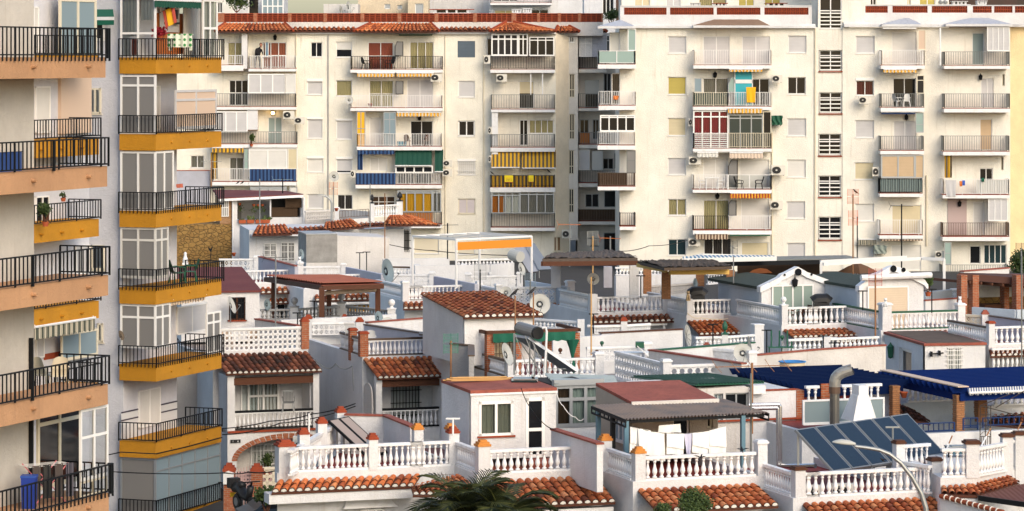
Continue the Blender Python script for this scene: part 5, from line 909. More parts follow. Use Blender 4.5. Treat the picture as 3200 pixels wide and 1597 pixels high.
b=MB();f=kla.front(-.3);rc=f.R('L',822,320,905,560);b.box(rc[0],-.3,rc[2]-2,rc[1],.3,rc[3]);b.build('blue_pier',mat('pale_blue_block',(.42,.48,.55),.9,kind='brick',c2=(.40,.46,.53),mortar=(.36,.42,.48),bw=.4,rh=.2),kla.o,f)
klc=house('white balustraded house just behind the tiled penthouse roof','L',1788,432,-11.5,'N',680,6,fm=m_redf);bfront(klc,'L',1815,1960,.7,pitch=.2,nb=6);bfront(klc,'N',0,640,.7,pitch=.2,nb=6);pfront(klc,'L',1792,.85,.3,y=.15,cap='flat');pfront(klc,'N',665,.85,.3,y=.15);bside(klc,.3,5,.7,pitch=.2,nb=6);skirt(klc,'L',1775,2080,448,1775,2090,502,.8,m_tile,w=.27,r=.11);bfront(klc,'L',1740,2020,.6,y=-1.0,pitch=.2,nb=6)if 0 else None
kld=house('white house with a breeze block terrace screen and tiled eave behind the big white dish','N',845,452,-11.5,'N',1555,6);f=kld.front(.1);celosia(kld.o,(f.a('N',985),.1,0),(f.a('N',1505),.1,0),.64,.3,style='star');pfront(kld,'N',848,.8,.28,y=.15,cap='flat');pfront(kld,'N',1535,.88,.36,y=.18,cap='flat');bside(kld,.3,4.5,.66,pitch=.2,nb=6);skirt(kld,'N',1110,1560,462,1110,1578,522,.75,m_tile,w=.27,r=.11);b=MB();f=kld.front(-.6);rc=f.R('N',1195,530,1570,545);b.tube([(rc[0],0,rc[2]),(rc[1],0,rc[2])],.07);b.tube([(rc[1]-.08,.1,rc[2]),(rc[1]-.08,.1,rc[2]-1.5)],.06);b.build('gutter',m_paint,kld.o,f)
k0=house('white house under the first thatched pergola with balustrade and tiled eave','N',1738,548,-11.5,'Q',620,7,fm=m_redf);bfront(k0,'N',1785,1960,.72,pitch=.22,nb=6,fat=1.1);bfront(k0,'Q',0,580,.72,pitch=.215,nb=6,fat=1.1);pfront(k0,'N',1752,.85,.34,y=.18,cap=None);pfront(k0,'Q',606,.85,.3,y=.15,cap='flat');bside(k0,.3,4.5,.8,pitch=.19,nb=6);skirt(k0,'N',1740,2540,575,1745,2560,632,.95,m_tile,w=.27,r=.11);f=k0.front(-.8);b=MB();rc=f.R('Q',-140,650,625,660);b.tube([(rc[0],0,rc[2]),(rc[1],0,rc[2])],.07);b.tube([(rc[1]-.1,.1,rc[2]),(rc[1]-.1,.1,rc[2]-.7)],.06);b.build('gutter',m_paint,k0.o,f)
k1=house('white house under the yellow beamed thatched pergola with deep tiled lean-to','Q',812,568,-11.5,'Q',1530,7,fm=m_redf);bfront(k1,'Q',858,1485,.68,pitch=.205,nb=6,fat=1.1);pfront(k1,'Q',835,.72,.26,y=.15);pfront(k1,'Q',1508,.72,.26,y=.15);bside(k1,.3,5,.7,pitch=.19,nb=6);skirt(k1,'Q',815,1500,620,930,1640,742,1.9,m_tileo,w=.25,r=.1);f=k1.front(-1.8);b=MB();rc=f.R('Q',945,755,1640,775);b.tube([(rc[0],0,rc[3]),(rc[1],0,rc[3])],.08);b.box(rc[0],.1,-4,rc[1],1.8,rc[3]-.05);b.build('porch_wall',m_white,k1.o,f)
k2=house('white house terrace with ball topped post before the first gabled bungalow','Q',1722,668,-11.5,'S',492,7);bfront(k2,'Q',1775,2082,.78,pitch=.25,nb=6,fat=1.15);bfront(k2,'S',0,478,.78,pitch=.25,nb=6,fat=1.15);pfront(k2,'Q',1742,.85,.28,y=.15,cap='ball');pfront(k2,'S',488,.85,.2,y=.15,cap='ball');bside(k2,.3,5.2,.78,pitch=.19,nb=6);skirt(k2,'Q',1732,2650,702,1830,2700,768,1.0,m_tile,w=.25,r=.1);f=k2.front(-1);b=MB();rc=f.R('Q',1840,775,2640,790);b.tube([(rc[0],0,rc[2]),(rc[1],0,rc[2])],.07);b.build('gutter',m_paint,k2.o,f);skirt(k2,'S',290,520,778,280,620,822,1.0,m_tile,w=.25,r=.1,y=-1.0)
k3=house('white house terrace with two lion topped posts in front of the second gabled bungalow','S',712,712,-11.5,'S',1505,7,fm=m_redf);bfront(k3,'S',800,1440,.78,pitch=.205,nb=6,fat=1.1,railm=m_dgreen);f=k3.front(.15);pfront(k3,'S',752,1.05,.42,y=.22,cap='flat');pfront(k3,'S',1470,.95,.34,y=.2,cap='flat');bside(k3,.4,5,.8,pitch=.19,nb=6,railm=m_dgreen);skirt(k3,'S',750,1500,728,755,1495,757,.5,m_tileo,w=.25,r=.1)
k4=house('white house with two levels of balustrades and a tiled eave between, by the right edge','S',1745,852,-11.5,'S',2500,7,fm=m_redf,zg=-4);bfront(k4,'S',1790,2400,.72,pitch=.23,nb=8,fat=1.1);pfront(k4,'S',1762,.85,.26,y=.15,cap='flat',capm=m_terra);bside(k4,.3,3.8,.72,pitch=.2,nb=6,railm=m_brnr);skirt(k4,'S',1745,2500,885,1760,2560,945,.9,m_tile,w=.25,r=.1);f=k4.front(-.85);z_=f.z('S',1092,1);b=MB();b.box(f.a('S',1740),0,-4,f.a('S',2500),.84,z_);b.build('porch_wall',m_white,k4.o,f);balustrade(k4.o,f.loc(f.a('S',1780),.1,z_),f.loc(f.a('S',2400),.1,z_),.9,.2,nb=6)
run('long bright white boundary wall below the tiled eaves, with a brown coping','wall',[('Q',-10,742),('Q',765,705)],-11.0,2.4,cop=m_wood);run('low white breeze block run with a red capped post under the first tiled eave','cel',[('N',1770,745),('Q',215,738),('Q',460,722)],-11.4,.26,cell=.13,style='x',ends=((1,.26,.5,'step',None,m_terra),));run('green coped white wall running up to the square white pier','wall',[('Q',480,908),('Q',1450,832)],-10.9,1.7,cop=m_dgreen)
run('low balustrade with a green ball finial in front of the deep tiled lean-to','bal',[('Q',895,862),('Q',1180,855),('Q',1460,835)],-11.2,.36,pitch=.18,ends=((1,.24,.42,'pineapple',None,m_dgreen),),fat=1.0);run('balustrade in front of the small lower tiled roof beside the beige wall','bal',[('Q',1785,905),('S',190,895),('S',690,875)],-11.3,.44,pitch=.2,ends=((1,.3,.5,None,None,None),));run('red capped post and breeze block screen behind the two facing dishes','cel',[('Q',1005,985),('Q',1290,1010)],-11.4,.34,cell=.17,style='star',ends=((0,.26,.45,'step',None,m_redr),))
o=run('long beige white stained wall with a red coping above the blue pergolas','wall',[('Q',1440,955),('Q',2082,898),('S',745,858)],-10.9,3.2,m=m_dirty,cop=m_redr);o=empty('square_pier',pz('Q',1510,950,-12.0),R(DEG),'square white pier standing beside the green coped wall','pier');b=MB();b.box(-.2,0,-1.5,.2,.4,1.2);b.build('shaft',m_white,o);b=MB();b.box(-.22,-.02,1.2,.22,.42,1.25);b.build('cap',m_paint,o)
hs_=Site('small_house','small white house with brown flat roof, barred window and a green wall lantern','house','S',1135,1140,Yz('S',1140,-12.6),10);f=hs_.front();L_=f.a('S',1712);zt=f.z('S',855,1.5);gl=hs_.left(0);dp=abs(gl.a('S',748));wh=f.R('S',1345,880,1490,1105);wall(f,0,L_,-1,zt,[wh],m_white);window(f,wh,'cu',c_wh,n=2,d=.1,bars=(7,5,m_wrail,-.06));dh=gl.R('S',885,885,1005,1135);dh=(dh[0],dh[1],-1,gl.z('S',890,(dh[0]+dh[1])/2));wall(gl,.26,dp,-1,zt,[dh],m_white,'side_wall');window(gl,dh,'dk',None,1,sill=False,d=.15,name='door',fw=.12)
b=MB();b.box(.27,.5,-1,L_,dp,zt);b.build('core',m_white,hs_.o);b=MB();b.slab([(-.05,-.05),(L_+.05,-.05),(L_+.05,dp),(-.05,dp)],zt,zt+.1);b.build('roof',m_redr,hs_.o);b=MB();b.slab([(.12,.12),(L_-.1,.12),(L_-.1,dp),(.12,dp)],zt+.1,zt+.115);b.build('roof_membrane',mat('brown_roof_felt',(.085,.06,.045),.95,kind='mottle',c2=(.13,.09,.065),s=1.5),hs_.o)
b=MB();rc=f.R('S',1165,918,1300,935);b.bar((rc[0],-.15,rc[2]),(rc[1],-.15,rc[2]+.04),.05,.05);b.bar((rc[0]+.1,0,rc[2]),(rc[0]+.1,-.2,rc[2]),.05,.2);b.bar((rc[1]-.15,0,rc[2]+.03),(rc[1]-.15,-.2,rc[2]+.03),.05,.2);b.build('line_bracket',m_blk,hs_.o,f)
b=MB();a=gl.a('S',832);b.lathe([(.02,-.35),(.1,-.3),(.14,.1),(.16,.12),(.05,.25),(.02,.32)],gl.loc(a,-.12,gl.z('S',900,a)),6);b.build('wall_lantern',m_dgreen,hs_.o)
def bungalow(s,fr,lab,pts,xl,xr,yb,ly,roofpts,door,kd,cl,m=m_white):
 f=s.front(ly);P=[(f.a(fr,x),f.z(fr,y,f.a(fr,x)))for x,y in pts];b=MB();bt=Site('bungalow',lab,'bungalow','0',0,180,100,0);bt.p=s.world(0,0,0);bt.rz=s.rz;bt.u,bt.w=s.u,s.w;bt.o.location=bt.p;bt.o.rotation_euler=(0,0,s.rz);f=bt.front(ly)
 x0,x1=f.a(fr,xl),f.a(fr,xr);za,zb=P[0][1],P[-1][1];b.prism([(x0,-.6),(x1,-.6)]+[(x1,zb),*[(min(max(x,x0),x1),z)for x,z in P[::-1]],(x0,za)],0,.3);b.build('gable_wall',m,bt.o,f)
 b=MB();b.box(x0+.01,.31,-.6,x1-.01,5,min(za,zb)-.02);b.build('side_wall',m_bluew,bt.o,f)
 for(p,q)in zip(P,P[1:]):b=MB();b.hexa([(p[0],-.12,p[1]-.22),(q[0],-.12,q[1]-.22),(q[0],.28,q[1]-.22),(p[0],.28,p[1]-.22)],[(p[0],-.12,p[1]+.03),(q[0],-.12,q[1]+.03),(q[0],.28,q[1]+.03),(p[0],.28,p[1]+.03)]);b.build('verge_board',m_paint,bt.o,f)
 mx=(x0+x1)/2;top=max(z for x,z in P)-.25;b=MB()
 for(e,ze)in((P[0][0],za),(P[-1][0],zb)):b.hexa([(e,.3,ze-.1),(mx,.3,top-.45),(mx,6,top-.45),(e,6,ze-.1)],[(e,.3,ze+.02),(mx,.3,top-.35),(mx,6,top-.35),(e,6,ze+.02)])
 b.build('roof',mat('dark_green_felt',(.035,.05,.042),.95,kind='mottle',c2=(.05,.062,.05),s=2),bt.o,f)
 rc=f.R(fr,*door);glazing(f.off(-.06),rc[0],rc[1],-.3,rc[3],n=4 if kd=='gl' else 1,tr=0,fm=m_trim,pane=cl,fw=.06,parent=bt.o,name='glazed_door' if kd=='gl' else 'shutter_door');return bt,f,P
b1,f1,P1=bungalow(k2,'Q','white gabled bungalow with scalloped pediment, glass doors and a green felt roof',[(1510,300),(1690,212),(1720,180),(1760,165),(1870,108),(1960,160),(2020,180),(2060,195),(2290,282)],1530,2270,510,3.0,None,(1630,275,2015,560),'gl',mat('green_grey_blind',(.22,.29,.26),.5))
b2,f2,P2=bungalow(k3,'S','white gabled bungalow with a beige roller shutter and a long white awning case',[(495,295),(615,195),(690,165),(790,110),(830,98),(900,120),(1000,170),(1120,230),(1155,280)],510,1120,540,2.8,None,(585,290,965,560),'sh',mat('beige_shutter',(.62,.51,.38),.6,kind='slat'))
b=MB();z_=f2.z('S',197,2);b.tube([f2.loc(f2.a('S',500),-.25,z_),f2.loc(f2.a('S',1170),-.25,z_+.05)],.13,8);b.build('awning_case',m_paint,b2.o)
for bt,f,fr,x,y,r_ in((b1,f1,'Q',1868,152,.16),(b1,f1,'Q',1738,178,.05),(b1,f1,'Q',1995,175,.05),(b2,f2,'S',818,120,.15),(b2,f2,'S',915,130,.1)):b=MB();b.lathe([(r_,0),(r_,.02)],f.loc(f.a(fr,x),-.15,f.z(fr,y,f.a(fr,x))),12,(-bt.u.y*0,-1,0));b.build('pediment_hole',m_dark,bt.o)
# ================================================================ roof structures of the middle and right
def vec(fr,x,y,Y):return W(fr,x,y,Y)
def collector(name,label,bl,br,up,n,m,fm,legs=True):
 o=empty(name,bl,0,label,'solar panels');br=Vector(br)-Vector(bl);up=Vector(up);nm=br.cross(up).normalized()
 for i in range(n):
  a,b_=br*(i/n+.004),br*((i+1)/n-.004);b=MB();b.hexa([a-nm*.07,b_-nm*.07,b_-nm*.07+up,a-nm*.07+up],[a,b_,b_+up,a+up]);p=b.build('collector_frame',fm,o)
  e=br.normalized()*.045;w_=up.normalized()*.045;q=MB();q.add([a+e+w_+nm*.006,b_-e+w_+nm*.006,b_-e+up-w_+nm*.006,a+e+up-w_+nm*.006],[(0,1,2,3)]);q.build('collector_glass',m,p)
 if legs:
  b=MB()
  for k in(.02,.35,.68,.98):t=br*k+up*.93-nm*.1;b.bar(t,Vector((t.x,t.y,-.35)),.06);b.bar(br*k-nm*.1,Vector((t.x,t.y,-.3)),.06);b.bar(br*k-nm*.1,br*k-nm*.1-Vector((0,0,.35)),.06)
  b.build('support_frame',m_galv,o)
 return o
collector('solar_collector_array','row of six tilted dark blue solar collectors with silver frames behind the street lamp',(8.88,88.5,-11.45),(12.49,92.1,-11.4),(-.97,1.0,1.05),6,m_solar,m_galv)
collector('solar_thermal_panel','pair of sloping beige reflecting glass panels leaning on the red terrace',(-4.18,92.3,-11.5),(-3.6,92.9,-11.45),(-1.2,1.24,.9),2,mat('beige_glazing',(.36,.29,.25),.3),m_blk)
f=h3.front(4.4);hs=[f.R('R',690,392,850,760),f.R('R',1018,375,1072,488)]
f,rc=room(h3,'room','R',292,250,1122,760,4.4,3.0,m=mat('tan_for_canopy_shade',(.46,.40,.32),.9,kind='stucco',stain=.4),roofm=m_redr,rise=.26,over=.0,holes=hs);window(f,hs[0],'dk',None,1,sill=False,name='door');window(f,hs[1],'dk',m_room,1,fm=m_cream,sill=False)  # tan wall colour stands in for the shade under the canopy
b=MB();b.box(rc[0]-.02,-.05,rc[3]-.14,rc[1]+.02,-.002,rc[3]+.1);b.build('roof_edge',m_dirty,h3.o,f);gl=h3.left(rc[0]);wl=gl.R('R',140,435,225,610);window(gl,wl,'dk',m_frostb,2,d=-.02)
cv=empty('corrugated_canopy',h3.world(0,.3,0),h3.rz,'grey brown corrugated metal canopy on blue steel posts over the laundry','canopy');c_=[Vector(local(h3,p))-Vector((0,.3,0))for p in(W('R',232,402,89.1),W('R',1610,338,90.6),W('O',1755,268,91.6),W('R',1190,208,93.5))]
b=MB();n_=84;b.sheet(lambda u,v:c_[0].lerp(c_[1],u).lerp(c_[2].lerp(c_[3],u),v)+Vector((0,0,.028*math.sin(u*n_*math.pi))),n_*4,2);b.build('corrugated_sheet',mat('corrugated_grey_brown',(.34,.255,.20),.8,kind='rust',c2=(.20,.18,.17),s=.9,p=.45),cv,None,True)
b=MB()
for p,q in((c_[0],c_[2]),(c_[1],c_[3])):
 d=Vector((0,0,-.06));b.bar(p+d,q+d,.05,.08);b.bar(p+d*3.5,q+d*3.5,.04,.05)
 for k in range(9):t=k/8;b.bar(p.lerp(q,t)+d,p.lerp(q,t)+d*3.5,.03)
b.bar(c_[0]+Vector((.1,.1,-.08)),c_[1]+Vector((-.1,.1,-.08)),.06,.08);b.build('truss_frame',m_blk,cv)
m_bpost=mat('blue_grey_steel',(.10,.20,.26),.5)
for p,h,m in((c_[0]+Vector((.05,.1,-.06)),1.7,m_bpost),(c_[1]+Vector((-.75,.1,-.06)),1.6,m_bpost),(c_[0].lerp(c_[2],.42)+Vector((.05,0,-.06)),1.7,m_blk),(c_[0].lerp(c_[2],.85)+Vector((.05,0,-.06)),1.7,m_bpost)):b=MB();b.box(p.x-.06,p.y-.06,p.z-h,p.x+.06,p.y+.06,p.z);b.build('post',m,cv)
ln=empty('washing_line',h3.world(0,.9,0),h3.rz,'thin sagging washing line under the corrugated canopy','washing line');g=h3.front(.9);pt=lambda x,y:(g.a('R',x),0,g.z('R',y,g.a('R',x)));b=MB();b.tube([pt(270,470),pt(480,518),pt(620,538),pt(800,540),pt(1000,520),pt(1190,470)],.008,4);b.build('cord',m_gry,ln)
for lab,x0,x1,yt0,yt1,y0,y1,m,dy,fold in(('cream towel doubled over the line, next to the blue post',272,352,475,490,725,690,m_linen,.1,1),('long white towel hanging in a tapering fold, second on the line from the blue post',352,472,488,510,760,740,m_linen,0,0),('wide plain white towel flaring to the bottom, third on the line',468,605,520,535,800,805,m_linen,0,0),('square white towel with a hem line, in the middle of the washing line',625,790,538,540,738,742,m_linen,0,1),('lavender cloth narrowing to a point between white towels',792,884,540,535,720,768,m_linlav,.02,0),('white sheet folded double with uneven hems beside the lavender cloth',872,1040,535,515,720,750,m_linen,0,1),('white towel with a pleated upper layer at the far end of the line',1040,1192,510,470,745,740,m_linen,-.02,1),('pair of small cream cloths hanging behind the row of towels',552,760,462,445,532,530,m_linen,1.2,0)):
 gg=h3.front(.9+dy);a0,a1=gg.a('R',x0),gg.a('R',x1);am=(a0+a1)/2;z0,z1,w0,w1=gg.z('R',yt0,a0),gg.z('R',yt1,a1),gg.z('R',y0,a0),gg.z('R',y1,a1);t=empty('laundry',gg.world(am,0,0),h3.rz,lab,'laundry',None);sq=.55 if 'point' in lab else(.85 if 'taper' in lab else 1.06);ph=rnd.random()*6
 fn=lambda u,v,e=0.:((a0+(a1-a0)*u-am)*(1+(sq-1)*v),e+.035*math.sin(ph+u*9+v*1.5)*(.3+v),(z0+(z1-z0)*u)*(1-v)+(w0+(w1-w0)*u)*v)
 b=MB();b.sheet(fn,18,10);b.build('cloth',m,t,None,True)
 if fold:b=MB();b.sheet(lambda u,v:fn(u,v*(.62+.12*u),-.035),14,6);b.build('folded_layer',m,t,None,True)
pi=empty('insulated_pipe',W('R',1425,275,92.5),0,'silver foil lagged pipes with a square bend rising beside the laundry terrace','pipe');V_=lambda x,y,Y=92.5:W('R',x,y,Y)-pi.location
for dx,dy in((0,0),(-18,30)):b=MB();b.tube([V_(1420,265+dy),V_(1715+dx,262+dy),V_(1718+dx,280+dy),V_(1722+dx,845),V_(1735+dx,852),V_(2060,848+dy*.2,91)],.062,8);b.build('lagged_tube',m_silver,pi)
hgn=Site('terraced_house','house with dark green corrugated roof and grey framed windows behind the red roofed room','house','R',900,420,98.5,DEG);f=hgn.front();x1,x2=f.a('R',1425),f.a('R',1872);zt=f.z('R',90,x1);ws=[f.R('R',1085,155,1172,420),f.R('R',1195,148,1420,412)]
wall(f,-1.2,x1,-4,zt,ws,m_dirty);b=MB();b.box(-1.2,.26,-4,x1,3,zt);b.build('core',m_dirty,hgn.o)
for w_ in ws:window(f,w_,'dk',m_frostb if w_ is ws[0]else None,2,fm=m_alu,sill=False)
b=MB();zs=f.z('R',128,x2-1);b.box(x1,-.02,-4,x2,2.5,zs);b.build('white_wall',m_white,hgn.o);b=MB();b.box(x1-1.3,-.1,f.z('R',415,x1),f.a('R',1930),-.02,f.z('R',398,x1));b.box(x1,-.05,zs,x2,.12,zs+.04);b.build('string_course',m_terra,hgn.o);b=MB();b.box(f.a('R',1872),-.05,-4,f.a('R',1945),.6,f.z('R',122,x2));b.build('brick_pier',m_brick,hgn.o);b=MB();b.box(f.a('R',1428),-.3,f.z('R',150,x1),f.a('R',1545),-.02,f.z('R',70,x1));b.build('white_box',m_paint,hgn.o)
q=[local(hgn,W('Q',*p))for p in((900,1243,98.2),(1555,1220,100.0),(1015,1136,105.2),(280,1163,103.6))];b=MB();nr=22
for i in range(nr):
 for t0,t1,dz in((i/nr,(i+.75)/nr,.03),((i+.75)/nr,(i+1)/nr,.075)):e=Vector((0,0,dz));b.hexa([q[0].lerp(q[1],t0),q[0].lerp(q[1],t1),q[3].lerp(q[2],t1),q[3].lerp(q[2],t0)],[q[0].lerp(q[1],t0)+e,q[0].lerp(q[1],t1)+e,q[3].lerp(q[2],t1)+e,q[3].lerp(q[2],t0)+e])
b.build('corrugated_roof',m_dgreen,hgn.o)
hv=Site('glazed_veranda','grey aluminium glazed veranda with translucent corrugated roof behind the penthouse room','veranda','O',1405,620,97,DEG);f=hv.front();x1=f.a('O',1835);b=MB();b.box(0,0,-2,x1,2.5,f.z('O',472,1));b.build('base_wall',m_white,hv.o);rc=f.R('O',1412,70,1835,470);glazing(f,rc[0],rc[1],rc[2],rc[3],n=3,tr=[.66],fm=m_alu,pane=m_glass,curtain=[(.02,.33,0,1,m_reed),(.35,.66,0,1,c_teal),(.68,.98,0,1,c_teal)],fw=.1)
b=MB();b.box(rc[0],.35,rc[2],rc[1],2.5,rc[3]);b.build('room_block',m_room,hv.o);b=MB();b.box(rc[0]-.1,-.1,rc[3],rc[1]+.1,.1,rc[3]+.18);b.build('lintel',m_alu,hv.o)
q=[local(hv,W('N',*p))for p in((1390,1222,96.8),(2000,1235,98.5),(1960,1150,101.5),(1290,1130,100.5))];b=MB();b.sheet(lambda u,v:q[0].lerp(q[1],u).lerp(q[3].lerp(q[2],u),v)+Vector((0,0,.03*math.sin(v*40))),6,60);b.build('translucent_roof',mat('translucent_sheet',(.34,.38,.36),.4,kind='rust',c2=(.22,.25,.23),s=2),hv.o)
def bluepergola(lab,fr,x,y,Y,wd,dp,n,m_blue=m_blue):
 s=Site('pergola',lab,'pergola',fr,x,y,Y,DEG)
 for i in range(n):
  yy=dp*i/(n-1);b=MB();b.hexa([(-.28,yy,.0),(wd+.25,yy,.0),(wd+.25,yy+.06,.0),(-.28,yy+.06,.0)],[(-.4,yy,.2),(wd+.3,yy,.2),(wd+.3,yy+.06,.2),(-.4,yy+.06,.2)]);b.build('rafter',m_blue,s.o)
  b=MB();b.box(.06,yy+.16,.1,wd-.06,yy+dp/(n-1)-.06,.12)if i<n-1 else None
  if i<n-1:b.build('slat_panel',m_blue,s.o)
 for x in(0,wd):b=MB();b.box(x-.07,-.1,-.24,x+.07,dp+.1,-.002);b.build('beam',m_blue,s.o)
 b=MB();b.box(.07,-.06,-.24,wd-.07,.04,-.003);b.build('front_beam',m_blue,s.o);return s
g1=bluepergola('dark blue timber slatted pergola behind the round elbowed chimney pipe','Q',1925,1275,100.2,3.35,5.0,13);g2=bluepergola('bright blue timber pergola with striped edge roller on brick pillars','T',1490,148,98.6,4.6,5.1,14,m_blue2)
b=MB();b.box(-.25,-.3,.205,.12,5.3,.235);b.build('cover_board',m_beige,g2.o);b=MB();b.tube([(.15,-.25,.02),(5,-.25,.02)],.04);b.build('roller_tube',m_paint,g2.o);b=MB();b.sheet(lambda u,v:(.15+4.6*u,-.16-.05*v,.16-.18*v-.05*abs(math.sin(u*70))*v),140,2);b.build('valance',mat('blue_white_fine_stripe',(.05,.09,.2),.8,kind='stripe',s=3.6,c2=(.55,.55,.55)),g2.o)
def pillar(lab,fr,x0,x1,y0,y1,Y,m,d=None):
 o=empty('brick_pillar',W(fr,(x0+x1)/2,y1,Y),R(DEG),lab,'pillar');k=Y/F0/FR[fr][2];w=(x1-x0)*k*.5;h=(y1-y0)*k;b=MB();n=int(h/.07);d=(d or w)
 b.box(-w*.93,-d*.93,-.2,w*.93,d*.93,h)
 for i in range(n):b.box(-w-(i%2)*.008,-d-(i%2)*.008,i*h/n+.012,w+(i%2)*.008,d+(i%2)*.008,(i+1)*h/n-.004)
 b.build('brickwork',m,o);return o
pillar('tan brick pillar carrying the joint between the two blue pergolas','T',812,888,75,375,101,m_brickt);pillar('red brick pillar between the frosted glass fence and the tan pillar','T',722,805,75,385,102,m_brick);pillar('tan brick pillar standing at the front corner of the bright blue pergola','T',1425,1510,165,520,98.7,m_brickt);pillar('tan brick pillar behind the black iron trellis','T',1632,1726,130,365,101.5,m_brickt);pillar('red brick pier beside the round chimney pipe under the dark blue pergola','T',118,216,55,210,100.5,m_brick)
hb=house('white house terrace with frosted glass fence under the dark blue pergola','R',1930,440,-11.05,'T',765,8,m=m_white,fm=m_redf,stubs='');f=hb.front(.05);z0,z1=f.z('T',400,2),f.z('T',195,2);glazing(f,f.a('R',1945),f.a('T',742),z0-.1,z1,n=3,tr=0,fm=m_paint,pane=mat('fence_frosted_glass',(.19,.25,.27),.4),fw=.06,name='glass_fence')
for fr,x0,x1,yy in(('T',-10,118,2.4),('T',335,720,2.4)):g=hb.front(yy);zq_=g.z('T',72,2)-1.0;balustrade(hb.o,(g.a(fr,x0),yy,zq_),(g.a(fr,x1),yy,zq_),1.0,.24);b=MB();b.box(g.a(fr,x0),yy+.9,zq_-1,g.a(fr,x1),yy+1,zq_+.55);b.build('inner_wall',m_redf,hb.o)
g=hb.front(3.5);b=MB();b.box(g.a('T',-10),0,-1,g.a('T',800),.2,g.z('T',95,2));b.build('inner_wall',m_lav,hb.o,g)
ch=empty('chimney_pipe',W('T',270,470,95),R(-8),'large riveted round chimney pipe with an elbow cowl and rusty collar','chimney');k=95/F0/3.0838;V_=lambda x,y:Vector(((x-270)*k,0,(470-y)*k))
b=MB();b.tube([V_(272,520),V_(272,90)],.145,14);b.build('flue',mat('blackened_galvanised',(.13,.125,.115),.45,.6,kind='rust',c2=(.25,.22,.18),s=4),ch);b=MB();b.tube([V_(272,150),V_(272,88)],.17,14);b.build('collar',mat('rusted_collar',(.10,.06,.04),.6),ch);b=MB();pts=[V_(272,92),V_(274,40),V_(285,0),V_(310,-28),V_(345,-50),V_(400,-70),V_(440,-82)];b.tube(pts,[.16,.17,.17,.17,.168,.165,.165],14);b.build('elbow_cowl',mat('galvanised_cowl',(.36,.35,.32),.4,.55,kind='rust',c2=(.26,.22,.18),s=3),ch,None,False);b=MB();b.tube([V_(441,-82),V_(443,-83)],.15,14);b.build('cowl_mouth',m_room,ch)
cw=empty('chimney_hood',W('T',525,410,96),R(DEG),'smooth white tapered chimney hood in front of the frosted glass fence','chimney');k=96/F0/3.0838;b=MB();w0,w1,h1_,h2_=125*k,52*k,245*k,340*k
b.hexa([(-w0,-.3,0),(w0,-.3,0),(w0,.6,0),(-w0,.6,0)],[(-w1*1.15,-.2,h1_),(w1*1.05,-.2,h1_),(w1*1.05,.3,h1_),(-w1*1.15,.3,h1_)]);b.build('hood',m_paint,cw);b=MB();b.hexa([(-w1,-.2,h1_),(w1,-.2,h1_),(w1,.3,h1_),(-w1,.3,h1_)],[(-w1*.95,-.2,h2_),(w1,-.2,h2_),(w1,.3,h2_),(-w1*.95,.3,h2_)]);b.build('stack',m_paint,cw)
hr=house('white house terrace with mossy tiled slope and blue railing under the bright blue pergola','T',1160,540,-10.95,'T',2500,11,stubs='f',fz=-3.2);f=hr.front(-.01)
def blrail(fr,x0,x1,y0,y1,s=hr,yy=.1):g=s.front(yy);z=g.z(fr,y1,1.5);b=MB();h=g.z(fr,y0,1.5)-z;rail_run(b,(g.a(fr,x0),yy,z),(g.a(fr,x1),yy,z),h,.16,.013);b.bar((g.a(fr,x0),yy,z+h-.22),(g.a(fr,x1),yy,z+h-.22),.03,.03);b.build('railing',m_navy,s.o)
blrail('T',1075,1425,425,530);blrail('T',1512,1650,390,505);blrail('T',1700,2300,395,490)
b=MB();g=hr.front(9.5);rc=g.R('T',940,232,1645,520);b.box(rc[0],0,rc[2],rc[1],.2,rc[3]);b.build('parapet_wall',m_bluew,hr.o,g);balustrade(hr.o,g.loc(g.a('T',985),.1,rc[3]),g.loc(g.a('T',1645),.1,rc[3]),.62,.19);b=MB();b.box(rc[0],1.2,rc[2],rc[1]+4,1.3,rc[3]+.5);b.build('back_wall',m_lav,hr.o,g)
canopy(hr,hr.front(8.5),'T',(895,255),(1000,300),(870,380),(1200,440),1.2,m_tiled);canopy(hr,hr.front(8),'T',(1790,370),(2300,330),(1750,440),(2300,500),.9,m_tile);g=hr.front(9);z_=g.z('T',300,4);balustrade(hr.o,g.loc(g.a('T',1795),0,z_),g.loc(g.a('T',2400),0,z_),.85,.22);b=MB();b.box(g.a('T',1760),.05,z_-1.5,g.a('T',2400),.3,z_);b.build('parapet_wall',m_white,hr.o,g)
tr=empty('iron_trellis',W('T',1725,715,93.5),R(8),'rusty black iron trellis arch standing in front of the white terrace wall','trellis');k=93.5/F0/3.0838;b=MB();hh=445*k
for x in(-.16,.0,.16):b.bar((x,0,0),(x,0,hh),.022)
b.bar((-.16,0,hh),(1.5,.4,hh-.45),.025);b.bar((-.16,0,hh),(.9,.3,hh+.32),.02);b.bar((.4,.3,hh-.1),(1.4,.5,hh+.4),.02);b.bar((1.3,.3,hh-.4),(1.3,.3,0),.025)
for z in(hh*.33,hh*.8,hh-.02):b.bar((-.16,0,z),(.16,0,z),.02)
for i in range(3):b.tube([(-.16+.32*t,0,hh*(.36+.14*i)+.12*math.sin(t*3.14))for t in(0,.25,.5,.75,1)],.01,4)
for i in range(5):b.bar((-.12+.06*i,0,0),(-.12+.06*i,0,hh*.33),.015)
b.build('trellis_frame',mat('rusty_black_iron',(.03,.018,.013),.7),tr)
sk_=empty('outdoor_sink',W('T',1455,900,91.5),R(6),'steel sink on thin dark legs on the red terrace beside rusty poles','sink');b=MB();b.box(-.34,-.22,.68,.34,.22,.72);b.box(-.2,-.18,.72,.25,.15,.735);b.build('drainer',m_galv,sk_);b=MB();b.box(-.18,-.2,.5,.26,.16,.68);b.build('basin',mat('teal_steel',(.06,.13,.16),.4),sk_)
